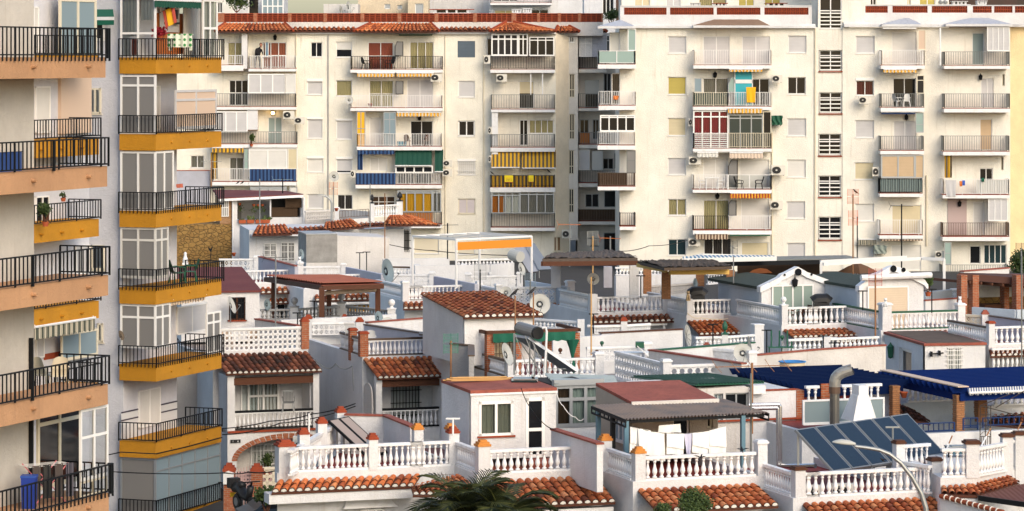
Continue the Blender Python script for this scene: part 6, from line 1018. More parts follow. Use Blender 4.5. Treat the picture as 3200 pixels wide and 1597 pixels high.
for x in(-.3,.3):
 for y in(-.18,.18):b=MB();b.box(x-.02,y-.02,-.1,x+.02,y+.02,.68);b.build('leg',m_blk,sk_)
for lab,x0,y0,x1,y1 in(('slanting white pole with rusty tip leaning near the steel sink',1295,825,1405,560),('slanting white pole leaning beside the black iron trellis',1640,745,1775,490),('rightmost long slanting white pole with an orange tip',1945,690,2072,430)):
 o=empty('slanted_pole',W('T',x0,y0,90.5),0,lab,'pole');e=W('T',x1,y1,91.2)-o.location;b=MB();b.tube([(0,0,0),e*.7],.022);b.build('shaft',m_paint,o);b=MB();b.tube([e*.7,e],.02);b.build('rusty_tip',m_rust,o)
def shelter(lab,cs,posts,m,th=.18,beamm=None,name='pergola',under=None,slats=0,edge=.06):
 o=empty(name,cs[0],0,lab,'pergola');q=[Vector(c)-Vector(cs[0])for c in cs];b=MB();e=Vector((0,0,th))
 if slats:
  for i in range(slats):t0,t1=i/slats,(i+.6)/slats;b.hexa([q[0].lerp(q[3],t0),q[1].lerp(q[2],t0),q[1].lerp(q[2],t1),q[0].lerp(q[3],t1)],[p+e*.4 for p in(q[0].lerp(q[3],t0),q[1].lerp(q[2],t0),q[1].lerp(q[2],t1),q[0].lerp(q[3],t1))])
  b.build('slat_panel',m,o)
 else:
  N1,N2=40,12;rg=random.Random(5);H=[[rg.uniform(-.04,.04)for _ in range(N1+1)]for _ in range(N2+1)];top=lambda u,v:q[0].lerp(q[1],u).lerp(q[3].lerp(q[2],u),v)+e+Vector((0,0,H[round(v*N2)][round(u*N1)]+.06*math.sin(v*3.1)))
  b.sheet(top,N1,N2);b.hexa(q,[p+e*.8 for p in q]);b.build('thatched_roof',m,o)
 if beamm:b=MB();d=Vector((0,0,-.1));[b.bar(q[i]+d,q[j]+d,.12,.2)for i,j in((0,1),(0,3),(1,2),(3,2))];b.build('beam',beamm,o)
 for fr,x,y0,y1,Y,w,pm in posts:p=W(fr,x,y0,Y)-Vector(cs[0]);p2=W(fr,x,y1,Y)-Vector(cs[0]);b=MB();b.box(p.x-w/2,p.y-w/2,p2.z,p.x+w/2,p.y+w/2,p.z);b.build('post',pm,o)
 return o
Z1=lambda fr,x,y,z:pz(fr,x,y,z)
shelter('grey thatched pergola with dark beams on white posts beside the solar heater',[Z1('G',1325,1172,-9.1),Z1('I',355,1165,-9.15),Z1('I',120,1100,-9.2),Z1('G',1440,1128,-9.4)],[('N',1400,65,300,150,.45,m_white),('Q',310,90,420,146,.42,m_white),('Q',60,100,300,152,.4,m_lav)],m_thatch,.16,m_wood)
s2=shelter('brown thatched pergola on reed wrapped posts with a yellow front beam',[Z1('Q',600,142,-9.1),Z1('Q',1248,128,-9.15),Z1('Q',960,60,-9.2),Z1('Q',345,78,-9.2)],[('Q',617,150,410,143.5,.4,m_brickt),('Q',1232,135,430,145.5,.38,m_brickt),('Q',437,110,360,150,.38,m_brickt),('Q',942,150,320,152,.38,m_brickt)],mat('brown_thatch',(.15,.105,.075),.95,kind='fibre',c2=(.07,.05,.035)),.16)
b=MB();p,q=Z1('Q',650,155,-9.25)-s2.location,Z1('Q',1215,150,-9.3)-s2.location;b.bar(p,q,.14,.22);b.build('front_beam',m_woody,s2);b=MB();b.bar(Z1('Q',345,88,-9.25)-s2.location,Z1('Q',620,140,-9.2)-s2.location,.12,.16);b.build('side_beam',m_woody,s2)
for i in range(6):t=p.lerp(q,.14+.17*i);b=MB();b.tube([t+Vector((-.02,-.12,.14)),t+Vector((-.1,.5,.2))],.08,8);b.build('rafter_end',m_woody,s2)
shelter('blue and white striped awning roof over a terrace against the white block',[Z1('I',735,1145,-8.9),Z1('I',1510,1128,-9.2),Z1('I',1440,1118,-9.2),Z1('I',900,1105,-9.0)],[],m_blst2,.05,m_wrail,slats=1);b=MB()
o=D.objects['pergola.006']if 'pergola.006' in D.objects else None
sw=empty('side_awning',Z1('I',733,1128,-8.85),0,'blue and white striped canvas side hanging under the striped awning roof','awning');q=Z1('I',920,1128,-8.95)-sw.location;b=MB();b.sheet(lambda u,v:q*u+Vector((0,.02*math.sin(u*40),-.75*v)),40,2);b.build('canvas',m_blst2,sw)
shelter('long low pergola of grey slats below the stair windows of the white block',[Z1('I',915,1178,-9.5),Z1('K',440,1150,-9.5),Z1('K',330,1125,-9.6),Z1('I',1180,1140,-9.6)],[],m_gry,.12,m_blk,slats=9)
rp=empty('reed_fence',Z1('I',1190,1180,-9.9),0,'dark reed fence panel under the slatted pergola','fence');q=Z1('K',110,1175,-9.9)-rp.location;b=MB();b.bar((0,0,-.35),q+Vector((0,0,-.35)),.06,1.0);b.build('reed_panel',m_reed,rp)
wf=empty('pergola',pz('S',140,130,-10.9),0,'thin white steel pergola frame with long rails in front of the white block','pergola');V_=lambda x,y,z=-9.4:pz('S',x,y,z)-wf.location;b=MB()
for p,q in((V_(135,55),V_(955,12)),(V_(160,78),V_(1130,22)),(V_(1110,25),V_(1320,32))):b.bar(p,q,.1,.14)
b.build('roof_frame',m_wrail,wf);b=MB();b.bar(V_(1318,30),V_(1318,30)-Vector((0,0,4.6)),.12);b.build('post',m_wrail,wf);b=MB();b.bar(V_(140,55),V_(140,55)-Vector((0,0,1.2)),.1);b.build('post',m_wrail,wf)
bp_=Site('brick_pergola','brown tiled pergola on brick pillars with a stone outdoor kitchen, by the right edge','pergola','S',1485,560,142,DEG);f=bp_.front();z_=f.z('S',200,1)
for x0,x1,yy,m in((1482,1540,0,m_brick),(1592,1652,.8,m_brick),(2010,2072,0,m_brick),(1895,1940,3,m_brick)):g=bp_.front(yy);rc=g.R('S',x0,215,x1,585);b=MB();b.box(rc[0],0,rc[2]-1,rc[1],.45,rc[3]+.15);b.build('brick_pillar',m,bp_.o,g)
q=[local(bp_,W('S',*p))for p in((1455,160,143),(2500,250,144),(2500,180,149),(1520,150,148))];b=MB();b.hexa([p-Vector((0,0,.3))for p in q],q);b.build('roof',mat('dark_brown_roof',(.075,.03,.022),.8),bp_.o);b=MB()
for i in range(10):t=q[0].lerp(q[1],i/10);b.bar(t+Vector((0,-.1,-.38)),t+Vector((-.5,1.8,-.38)),.1,.12)
b.build('rafter_frame',m_wood,bp_.o);g=bp_.front(4.2);b=MB();rc=g.R('S',1540,225,2300,390);b.box(rc[0],0,rc[2],rc[1],.2,rc[3]);b.build('back_wall',m_white,bp_.o,g);b=MB();b.box(rc[0],-.02,rc[2]-1.6,rc[1],.2,rc[2]);b.build('stone_wall',m_stone,bp_.o,g);g=bp_.front(3.2);rc=g.R('S',1705,462,1995,500);b=MB();b.box(rc[0],0,rc[2]-.1,rc[1],.8,rc[3]);b.build('worktop',m_wood,bp_.o,g)
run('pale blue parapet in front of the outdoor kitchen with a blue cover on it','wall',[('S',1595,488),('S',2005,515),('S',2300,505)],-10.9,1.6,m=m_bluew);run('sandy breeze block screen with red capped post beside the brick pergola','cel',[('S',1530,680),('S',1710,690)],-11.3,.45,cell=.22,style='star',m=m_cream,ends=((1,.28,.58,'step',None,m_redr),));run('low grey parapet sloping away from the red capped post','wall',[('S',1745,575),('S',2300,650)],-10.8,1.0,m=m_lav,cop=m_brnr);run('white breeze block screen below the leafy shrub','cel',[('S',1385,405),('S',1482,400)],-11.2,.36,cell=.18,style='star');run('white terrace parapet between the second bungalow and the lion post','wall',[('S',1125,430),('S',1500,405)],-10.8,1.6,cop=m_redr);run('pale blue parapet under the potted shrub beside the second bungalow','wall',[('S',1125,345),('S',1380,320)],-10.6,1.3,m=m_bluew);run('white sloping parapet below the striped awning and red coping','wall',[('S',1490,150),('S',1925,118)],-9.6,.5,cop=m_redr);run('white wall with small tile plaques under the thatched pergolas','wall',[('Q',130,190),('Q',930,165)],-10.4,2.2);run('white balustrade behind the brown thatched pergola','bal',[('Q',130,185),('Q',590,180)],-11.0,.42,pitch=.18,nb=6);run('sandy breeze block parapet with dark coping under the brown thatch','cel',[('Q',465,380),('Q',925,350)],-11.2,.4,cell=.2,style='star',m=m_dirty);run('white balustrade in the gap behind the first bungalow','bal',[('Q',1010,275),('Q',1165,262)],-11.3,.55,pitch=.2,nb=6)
rt=shelter('dark timber pergola with red corrugated roof and a rolled awning',[Z1('L',1000,282,-9.6),Z1('L',1580,268,-9.7),Z1('L',1160,200,-9.9),Z1('L',455,203,-9.9)],[('L',538,250,612,143,.22,m_wood),('L',997,300,585,133,.22,m_wood),('L',1066,280,585,143,.2,m_wood),('L',1533,280,560,138,.22,m_wood)],m_redr,.04,m_wood,slats=1)
q=[p-rt.location for p in(Z1('L',1000,282,-9.6),Z1('L',1580,268,-9.7),Z1('L',1160,200,-9.9),Z1('L',455,203,-9.9))];b=MB();b.sheet(lambda u,v:q[0].lerp(q[1],v).lerp(q[3].lerp(q[2],v),u)+Vector((0,0,.1+.03*math.sin(u*150))),220,2);b.build('corrugated_sheet',mat('red_corrugated',(.42,.13,.07),.8,kind='mottle',c2=(.30,.09,.05),s=1.8),rt,None,True)
ra=empty('rolled_awning',Z1('L',1020,355,-10.0),0,'pinkish rolled awning hanging under the red corrugated pergola','awning');q_=Z1('L',1510,325,-10.0)-ra.location;b=MB();b.tube([(0,0,0),q_],.09,8);b.build('roll',m_beige,ra);b=MB();b.tube([(0,0,.17),q_+Vector((0,0,.17))],.04,6);b.build('tube',m_paint,ra)
for nm_,lab,pts,st in(('','grey shaded balustrade with a ball topped post under the red corrugated pergola',[('L',410,612),('L',735,605),('L',1185,575)],((1,.34,.52,'ball',None,m_greyr),(2,.34,.56,'ball',None,m_greyr))),('','grey balustrade running back from the pergola to a white ball topped post',[('L',1240,575),('L',1665,620)],((1,.34,.5,'ball',None,None),))):run(lab,'bal',pts,-11.4,.46,m=m_greyr,pitch=.2,ends=st,rw=.2)
hw=Site('small_house','small white house with maroon felt roof, dark window and a dish bolted beside it','house','L',5,705,131,10);f=hw.front();L_=f.a('L',400);zt=f.z('L',345,2);wh=f.R('L',108,395,268,612);b_=wall(f,-1.5,L_,-.5,zt,[wh],m_white);window(f,wh,'dk',None,2,fm=m_wood,d=.12,bars=(6,2,m_blk,.02));b=MB();b.box(-1.5,.26,-.5,L_,4.5,zt);b.build('core',m_white,hw.o);b=MB();b.hexa([(-1.6,-.1,zt),(L_+.08,-.1,zt),(L_-.3,4.6,zt),(-1.6,4.6,zt)],[(-1.6,-.1,zt+.08),(L_+.08,-.1,zt+.08),(L_-.3,4.6,zt+.75),(-1.6,4.6,zt+.75)]);b.build('felt_roof',m_maroon,hw.o);b=MB();b.box(f.a('L',100),-.08,wh[2]-.06,f.a('L',272),.1,wh[2]);b.build('sill',m_terra,hw.o)
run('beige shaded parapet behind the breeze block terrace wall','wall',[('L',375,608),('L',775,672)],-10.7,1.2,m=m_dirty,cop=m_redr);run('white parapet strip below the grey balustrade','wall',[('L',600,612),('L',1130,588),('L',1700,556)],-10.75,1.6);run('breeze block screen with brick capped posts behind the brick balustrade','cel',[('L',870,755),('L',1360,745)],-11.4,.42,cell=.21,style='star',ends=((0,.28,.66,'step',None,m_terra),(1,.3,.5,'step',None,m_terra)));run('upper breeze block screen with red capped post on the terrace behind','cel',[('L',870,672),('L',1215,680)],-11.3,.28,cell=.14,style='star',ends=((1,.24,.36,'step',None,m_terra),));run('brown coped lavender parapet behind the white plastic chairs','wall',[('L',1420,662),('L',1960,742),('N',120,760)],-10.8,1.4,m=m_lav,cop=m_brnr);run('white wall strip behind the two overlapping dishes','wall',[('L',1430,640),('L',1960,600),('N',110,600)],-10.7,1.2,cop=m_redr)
run('long white balustrade behind the green fabric pergola','bal',[('N',1200,680),('N',1640,712)],-11.0,.36,pitch=.2,nb=6,ends=((1,.28,.45,None,None,None),));run('white wall with ball finials behind the green fabric pergola','wall',[('N',1360,790),('N',1960,750)],-11.0,1.8);run('white breeze block screen with post beside the red ball finial','cel',[('N',1700,1010),('N',1960,1000),('Q',405,995)],-11.4,.45,cell=.22,style='star')
# ================================================================ fittings, clutter, plants, people
def thing(name,label,cat,loc,rz=0,group=None):return empty(name,loc,R(rz),label,cat,group)
PX=lambda fr,Y:Y/F0/FR[fr][2]
AC0=None
def ac(label,fr,x0,y0,x1,y1,Y,rz=0.):
 global AC0
 k=PX(fr,Y);w,h=(x1-x0)*k,(y1-y0)*k;loc=W(fr,(x0+x1)/2,y1,Y)
 if AC0 is None:
  o=AC0=thing('air_conditioner',label,'air conditioner',loc,rz);b=MB();b.box(-.5,-.25,.06,.5,.2,1);b.build('casing',m_acc,o)
  b=MB();b.lathe([(.33,0),(.33,.02),(.0,.025)],(-.14,-.252,.53),16,(0,-1,0));f=b.build('fan_grille',m_black,o);b=MB();b.tube([(-.14+.34*math.cos(i*.5236),-.27,.53+.4*math.sin(i*.5236))for i in range(13)],.022,4);b.lathe([(.08,0),(.06,.02)],(-.14,-.275,.53),8,(0,-1,0));b.build('fan_ring',m_acc,f)
  b=MB();b.box(-.42,-.22,0,-.34,.3,.055);b.box(.34,-.22,0,.42,.3,.055);b.build('bracket',m_gry,o)
 else:o=clone(AC0,loc,R(rz),label)
 o.scale=(w,min(w,.9),h);return o
for a_ in(('grey air conditioner beside the lit lamp, upper of two stepped units on the cream block','D',725,1115,835,1200,226),('air conditioner hung just below and beside the one near the lit lamp','D',838,1175,938,1250,226),('air conditioner tucked under the yellow scalloped awning of the cream block','F',470,740,585,825,226),('air conditioner left of the white glazed bay, topmost on the cream block','F',1005,555,1068,645,226),('air conditioner with a hanging cable below the black railing balcony','F',1130,745,1235,825,226),('upper of two stacked air conditioners beside the dark green awning','G',495,322,570,378,226),('lower of two stacked air conditioners beside the dark green awning','G',492,398,570,460,226),('air conditioner against the navy striped rail cover','E',1490,408,1530,470,226),
 ('air conditioner half hidden by the white pier of the angled balcony','G',872,45,905,108,226),('air conditioner half hidden behind the yellow striped drop awning','G',875,285,902,345,226),('old brown air conditioner beside the dark open balcony of the white block','H',1775,752,1880,832,215),('air conditioner beside the crimson curtained balcony','H',938,1190,988,1272,215),('air conditioner over the balcony with the white table and chairs','I',782,292,885,362,215),('large air conditioner with a looping black hose beside the glass fronted balcony','I',1473,365,1590,452,215),('air conditioner below the looping hose, beside the half black railing balcony','I',1465,662,1568,738,215),('lowest air conditioner of the white block, by the teal windows','I',780,975,878,1045,215),('air conditioner under the wine red curtained window','J',525,968,630,1048,215),('air conditioner beside the tan shuttered balcony','K',552,380,622,462,215),('air conditioner beside the ground floor dark door and reed fence','K',1078,1083,1150,1143,215),('dark grimy air conditioner with tangled cables low on the cream block','G',1490,905,1575,980,226),
 ('tall white air conditioner standing on the red terrace behind the corner balusters','M',728,565,862,930,90.3),('beige air conditioner standing low behind the balusters under the solar collectors','T',20,1035,150,1150,88.6),('longer beige air conditioner on the terrace floor, beside the low one under the collectors','T',240,1020,458,1140,89)):ac(*a_)
for lab,fr,x0,y0,x1,y1 in(('air conditioner wrapped in a grey green cover under the rolled awning','K',565,1035,668,1105),('dark green covered air conditioner beside the teal glazed balcony','H',1772,1160,1878,1255)):
 k=PX(fr,215);o=thing('covered_air_conditioner',lab,'air conditioner',W(fr,(x0+x1)/2,y1,215));w,h=(x1-x0)*k/2,(y1-y0)*k;b=MB();b.sheet(lambda u,v:((1.02 if v>.5 else .97)*w*(2*u-1)+.03*math.sin(v*9),-.2+.05*math.sin(u*14+v*5),h*v),14,8);b.box(-w,-.15,.03,w,.3,h-.02);b.build('cover',m_dgreen if fr=='H' else mat('grey_green_tarpaulin',(.24,.28,.25),.8),o);b=MB();b.box(-w*.8,-.1,-.06,-w*.7,.4,0);b.box(w*.7,-.1,-.06,w*.8,.4,0);b.build('bracket',m_gry,o)
def awn(label,pl,fr,x0,y0,x1,y1,m,proj=.5,kind='val',tube=True,drop=.5):
 g=pl.off(-proj);rc=g.R(fr,x0,y0,x1,y1);o=thing('awning',label,'awning',pl.world(rc[0],-proj,rc[3]));_d=pl.s.u*pl.d.x+pl.s.w*pl.d.y;o.rotation_euler=(0,0,math.atan2(_d.y,_d.x));w=rc[1]-rc[0];h=rc[3]-rc[2];b=MB();n=int(w/.25)*8
 if kind=='val':b.sheet(lambda u,v:(w*u,.02*math.sin(u*n),-h*v+(-.05*abs(math.sin(u*w/.28*3.14))*v)),n,2)
 elif kind=='drop':b.sheet(lambda u,v:(w*u,drop*(1-v)+.012*math.sin(u*w*18),-h*v),n,4)
 else:b.box(0,0,-h,w,.14,0)
 b.build('canvas',m,o)
 if tube:t=MB();z=-h if kind=='drop' else .03;t.tube([(0,0,z),(w,0,z)],.045,6);t.build('front_bar',m_paint,o)
 if kind!='box':t=MB();[t.tube([(x,0,-h if kind=='drop' else 0),(x,proj,.1 if kind!='drop' else-h*.6)],.02,4)for x in(.08,w-.08)];t.build('arm',m_paint,o)
 return o
for lab,pl,fr,x0,y0,x1,y1,m,pj,kd in(('yellow grey scalloped awning edge under the black railing balcony of the cream block',Af,'D',1468,738,1842,768,m_ylst,1.2,'val'),('yellow scalloped awning edge continuing past the white post to an air conditioner',Af,'F',128,738,500,766,m_ylst,1.2,'val'),('amber and cream awning edge over the dark living room door on the cream block',Af,'F',128,1132,572,1165,m_ylst,1.2,'val'),('yellow and grey striped awning with side drop over the lowest open balcony',Af,'E',330,222,590,256,m_ywst,1.3,'val'),('navy striped awning edge with white bar over the navy covered railing',Af,'E',1545,238,1855,270,m_blst,1.3,'val'),('dark green drop awning hanging over a white glazed balcony',Af,'G',93,230,400,370,m_dkgrn,1.25,'drop'),('narrow dark green side awning beside the wide dark green one',Af,'G',425,235,495,420,m_dkgrn,1.2,'drop'),('yellow and grey striped drop awning on the front of the angled balcony',Af,'G',900,258,1135,385,m_ywst,1.4,'drop'),('yellow and grey striped drop awning on the angled side of that balcony',Af,'G',1155,237,1440,390,m_ywst,1.1,'drop'),('closed green awning case under the tiled eaves',Af,'F',150,343,485,358,m_dgreen,.5,'box'),
 ('closed yellow striped awning below the topmost wide balcony of the white block',Bf,'H',1345,700,1680,716,m_ylst,1.2,'val'),('yellow scalloped awning edge over the teal glazed balcony',Bf,'H',1335,1092,1680,1132,m_ylst,1.35,'val'),('short cream scalloped awning under the crimson curtained balcony',Bf,'I',855,264,1030,294,c_wh,1.2,'val'),('long cream scalloped awning beside the short cream one',Bf,'I',1125,265,1405,303,mat('cream_canvas',(.62,.50,.40),.8),1.2,'val'),('red and yellow striped scalloped awning under the glass fronted balcony',Bf,'I',1130,602,1470,638,m_rdst,1.25,'val'),('brown and cream striped awning over the lowest dark doors of the white block',Bf,'I',838,942,1110,982,m_brst,1.25,'val'),('closed awning case beside the brown striped awning',Bf,'I',1130,946,1465,958,m_dgreen,1.2,'box'),('closed white awning case under the pale blue hipped canopy',Bf,'J',768,272,1105,290,m_paint,1.1,'box'),('yellow grey striped awning above the dark glass doors and white chairs',Bf,'J',775,702,1105,724,m_ylst,1.2,'val'),('closed navy awning above the grey balcony shutters',Bf,'J',755,1130,1095,1146,m_navy,1.1,'box'),('dark green striped awning rolled on its pole above the covered air conditioner',Bf,'K',435,990,585,1028,m_grst,.4,'val'),('closed dark awning case under the lowest white railing balcony',Bf,'K',628,985,972,998,m_brst,1.1,'box'),
 ('dark green scalloped awning edge over the decorated top balcony',TS,'Z',98,35,1280,175,m_dkgrn,.02,'val'),('green and grey striped awning with white bar between two peach balconies',MF,'B',262,1165,722,1245,m_grst,.05,'val'),('thin closed awning roll slung under the ochre balcony',TS,'B',1290,985,1555,1005,m_brst,-.1,'val')):awn(lab,pl,fr,x0,y0,x1,y1,m,pj,kd)
for lab,fr,x0,y0,x1,y1,m in(('yellow striped side curtain drawn beside the open balcony with the striped awning','E',318,258,375,480,m_ywst),('navy side curtain hanging beside the navy covered balcony','E',1545,268,1590,405,m_blst),('ochre fabric side curtain hanging on the balcony with hung washing','K',1158,285,1218,470,m_ywst)):
 pl=(Af if fr=='E' else Bf).off(-1.0);rc=pl.R(fr,x0,y0,x1,y1);o=thing('side_curtain',lab,'curtain',pl.world(rc[0],0,rc[2]));b=MB();folds(b,0,rc[1]-rc[0],0,rc[3]-rc[2],0,.05,.2);b.build('cloth',m,o);b=MB();b.tube([(0,0,rc[3]-rc[2]),(rc[1]-rc[0],0,rc[3]-rc[2])],.02,4);b.build('curtain_rod',m_gry,o)
g=GW.off(-.9);o=thing('awning','small bright green awning with a white stripe over a tower window','awning',GW.world(GW.a('A',728),0,GW.z('A',68)));w_=g.a('A',855)-GW.a('A',728);hz=GW.z('A',68)-GW.z('A',128);o.rotation_euler=(0,0,T.rz);b=MB();b.add([(0,0,0),(w_*.6,0,0),(w_,-.8,-hz),(w_*.2,-.8,-hz)],[(0,1,2,3)]);b.build('canvas',m_green,o);b=MB();b.box(w_*.2,-.81,-hz-.12,w_,-.8,-hz);b.build('white_stripe',m_paint,o);b=MB();b.box(w_*.2,-.815,-hz-.3,w_,-.805,-hz-.12);b.build('valance',m_green,o)
def dish(label,fr,x,y,r,Y,az,tilt=18,m=None,pole=.5,back=False,lnb=True,rust=False):
 k=PX(fr,Y);rr=r*k;o=thing('satellite_dish',label,'satellite dish',W(fr,x,y,Y));ax=Vector((math.sin(R(az))*math.cos(R(tilt)),-math.cos(R(az))*math.cos(R(tilt)),math.sin(R(tilt))));q=Vector((0,0,1)).rotation_difference(ax).to_matrix()
 b=MB();n=20;vs=[q@Vector((0,0,-.2*rr))];[vs.append(q@Vector((rr*t*math.cos(2*math.pi*i/n),rr*t*math.sin(2*math.pi*i/n),-.2*rr*(1-t*t))))for t in(.33,.66,1)for i in range(n)]
 b.add(vs,[(0,1+i,1+(i+1)%n)for i in range(n)]+[(1+j*n+i,1+j*n+(i+1)%n,1+(j+1)*n+(i+1)%n,1+(j+1)*n+i)for j in range(2)for i in range(n)]);b.tube([vs[1+2*n+i%n]for i in range(n+1)],rr*.02,4);d=b.build('reflector',m or m_dish,o,None,True)
 if back:b=MB();[b.bar(q@Vector((0,0,-.23*rr)),q@Vector((rr*.97*math.cos(i*.698),rr*.97*math.sin(i*.698),-.01*rr)),rr*.035)for i in range(9)];b.build('rib_frame',m_galv,d)
 b=MB();e=q@Vector((0,-rr,0))if tilt else Vector((0,0,-rr));lo=min((q@Vector((rr*math.cos(i*.3),rr*math.sin(i*.3),0))for i in range(21)),key=lambda v:v.z);f=ax*rr*.95+lo*.35;b.tube([lo,f],rr*.03,5)
 if lnb:b.build('feed_arm',m_galv,o);b=MB();b.tube([f-ax*.02,f+ax*-.1+Vector((0,0,.05))],rr*.07,6);b.build('receiver',m_gry,o)
 b=MB();bk=q@Vector((0,0,-.24*rr));b.tube([bk,bk-Vector((0,-.12,.1)),bk-Vector((0,-.12,rr*.6+pole))],max(.02,rr*.05),6);b.build('mount',m_galv,o)
 if rust:b=MB();b.lathe([(rr*.45,0),(rr*.3,-.006),(.0,-.012)],q@Vector((-.1*rr,0,-.12*rr)),9,ax);b.build('rust_patch',mat('rust_stain',(.45,.24,.06),.9),d)
for a_ in(('cream satellite dish on the cream block wall below a curtained window','D',1386,1003,42,225.5,15),('round cream satellite dish over the orange aerial on the cream block','E',1350,458,43,225.5,18),('big white satellite dish with a black feed arm beside the tiled penthouse','N',1248,460,100,132,12,14),('grey satellite dish partly behind a crow on an aerial','N',918,350,60,141,-10),('pale grey dish under the solar water heater','N',1075,125,62,158,62),('dish with faded lettering standing under the first thatched pergola','N',1757,220,58,150,8),('pale satellite dish facing away beside an edge on one','Q',1352,928,92,112,10),('cream dish leaning against the overlapping grey blue one, with rust stains','L',1632,652,72,131,15,30),('white dish seen half from the side beside the solar heater frame','N',938,940,112,113,68)):dish(*a_,**({'rust':True}if 'rust' in a_[0]else{}))
for a_ in(('tall grey blue satellite dish with rust specks beside a dark railed balustrade','L',1630,145,120,156,66,10),('grey blue dish overlapping a rusty cream one behind the chairs','L',1545,598,72,132,60,10),('grey dish standing in front of the bare concrete box','E',1078,1110,44,167,66,8),('blue grey dish behind the timber pergola post','L',478,465,56,139,60,8),('small blue dish under the brown thatch','Q',898,258,45,149,60,6)):dish(*a_,m=m_dishb)
dish('dish bolted by the dark window of the maroon roofed small house, seen edge on','L',140,468,85,130.3,78,20);dish('large ribbed satellite dish showing its back beside the low balustrade','Q',828,765,108,126,72,8,back=True);dish('dark edge on satellite dish by the square white pier','Q',1420,862,98,113,80,12,m=m_gry);dish('small dark dish mounted on the corner of an ochre balcony','B',922,1258,40,116.5,70,20,m=mat('brown_dish',(.12,.09,.06),.6));dish('rooftop dish behind the red parapet, leaning back','D',1385,70,60,247,70,10);dish('smaller rooftop dish beside the leaning one behind the red parapet','D',1305,100,45,247,72,10)
def mast(label,fr,x,y0,y1,Y,m=None,r=.02,kind=None,name='aerial',at=0.,col=None,az=0.,x1=None):
 k=PX(fr,Y);h=(y1-y0)*k;o=thing(name,label,'aerial' if kind!='T' and name=='aerial' else 'pole',W(fr,x if x1 is None else x1,y1,Y));dx=0 if x1 is None else(x-x1)*k;b=MB();b.tube([(0,0,0),(dx,0,h)],r,6);b.build('mast',m or m_galv,o)
 for i,kd in enumerate(kind or()):
  z=h-.1-i*1.0;b=MB();c,s_=math.cos(R(az+i*50)),math.sin(R(az+i*50));f_=1. if kd=='V' else .72;A_=lambda t,u=0,v=0:(dx*z/h+f_*(c*t-s_*u),f_*(s_*t+c*u),z+v*f_);cm=col or m_galv
  if kd=='T':b.bar((-.2,0,h),(.2,0,h),.045);b.build('cross_arm',m or m_blk,o);continue
  if kd=='Y':b.bar(A_(-.75),A_(.8),.025);[b.bar(A_(-.6+.2*j,-.28+.014*j),A_(-.6+.2*j,.28-.014*j),.012)for j in range(7)];[b.bar(A_(-.75,-.05*q,-.05*q),A_(-.9,-.1*q,.3*q),.012)for q in(-1,1)]
  if kd=='V':b.bar(A_(-1.15),A_(1.15),.025);[b.bar(A_(-1.1+.55*j,0,-.02),A_(-1.25+.55*j,0,.2),.014)for j in range(5)];[b.bar(A_(-1.1+.55*j,0,-.02),A_(-.95+.55*j,0,-.18),.014)for j in range(5)]
  if kd=='G':
   for sg in(-1,1):
    for j in range(6):b.bar(A_(-.36,0,sg*(.08+.075*j)),A_(.36,0,sg*(.08+.075*j)),.014)
    for t in(-.36,0,.36):b.bar(A_(t,-.02,sg*.02),A_(t,0,sg*.5),.018)
   b.bar(A_(0,-.3),A_(0,.1),.03)
  b.build('aerial_grid',cm,o)
m_orng=mat('orange_plastic',(.62,.17,.03),.5);m_redp=mat('red_painted_metal',(.42,.06,.04),.5)
for lab,fr,x,y0,y1,Y,m,kd,cl in(('tall rusty mast with two stacked orange grid aerials and a perched bird','K',390,610,1300,150,m_rust,'GG',mat('orange_aerial',(.62,.13,.03),.5)),('aerial with an orange grid standing in front of the cream block','E',1345,545,755,178,m_galv,'G',m_orng),('red grid aerial on a rusty pole in front of the second bungalow','S',660,180,860,128,m_rust,'G',m_redp),('green edged grid aerial on a mast over the red tiled porch','N',395,810,1240,114,m_rust,'G',mat('green_painted_metal',(.03,.22,.14),.5)),('grid aerial with an orange dipole beside the thatched pergola','V',245,905,1330,160,m_gry,'Y',m_orng),('silver grid aerial on a long pale pole above the thatched roof','G',1748,960,1290,156,m_cane,'G',m_galv),('yellow tipped aerial on a grey pole beside the silver grid','G',1895,960,1160,158,m_galv,'Y',m_orng),('long black aerial on a leaning black pole against the white block','K',797,690,1225,160,m_blk,'Y',m_blk),('dark folded grid aerial behind the striped awning roof','I',1152,1040,1190,160,m_galv,'G',m_blk),('blue grey grid aerial beside the big white dish with a crow above','N',1155,220,400,138,m_gry,'G',m_dishb),('aerial with a red fin in front of the breeze block screen','N',675,130,350,140,m_blk,'G',m_galv),('dark crossed aerial beside the lavender parapet','E',862,1120,1310,150,m_galv,'Y',m_blk),('thin aerial against the yellow striped balcony at the left of the cream block','E',322,320,560,176,m_rust,'Y',m_galv),('long spiky aerial boom on a pole crossing the blue pergola','Q',1440,1022,1700,95.5,m_rust,'V',m_rust),('grid aerial on the dark pole at the far right by the tree','K',1800,1060,1300,152,m_galv,'G',m_blk),('wire grid aerial beside the yellow curtained balcony','G',532,850,1150,166,m_blk,'Y',m_blk),('black spiral aerial in front of the navy striped cover','E',920,470,600,178,m_blk,'Y',m_dishb),('thin dark aerial lying low over the navy covered balcony','E',728,480,860,176,m_galv,'Y',m_blk)):mast(lab,fr,x,y0,y1,Y,m,.034,kd,col=cl,az=rnd.uniform(-30,30))
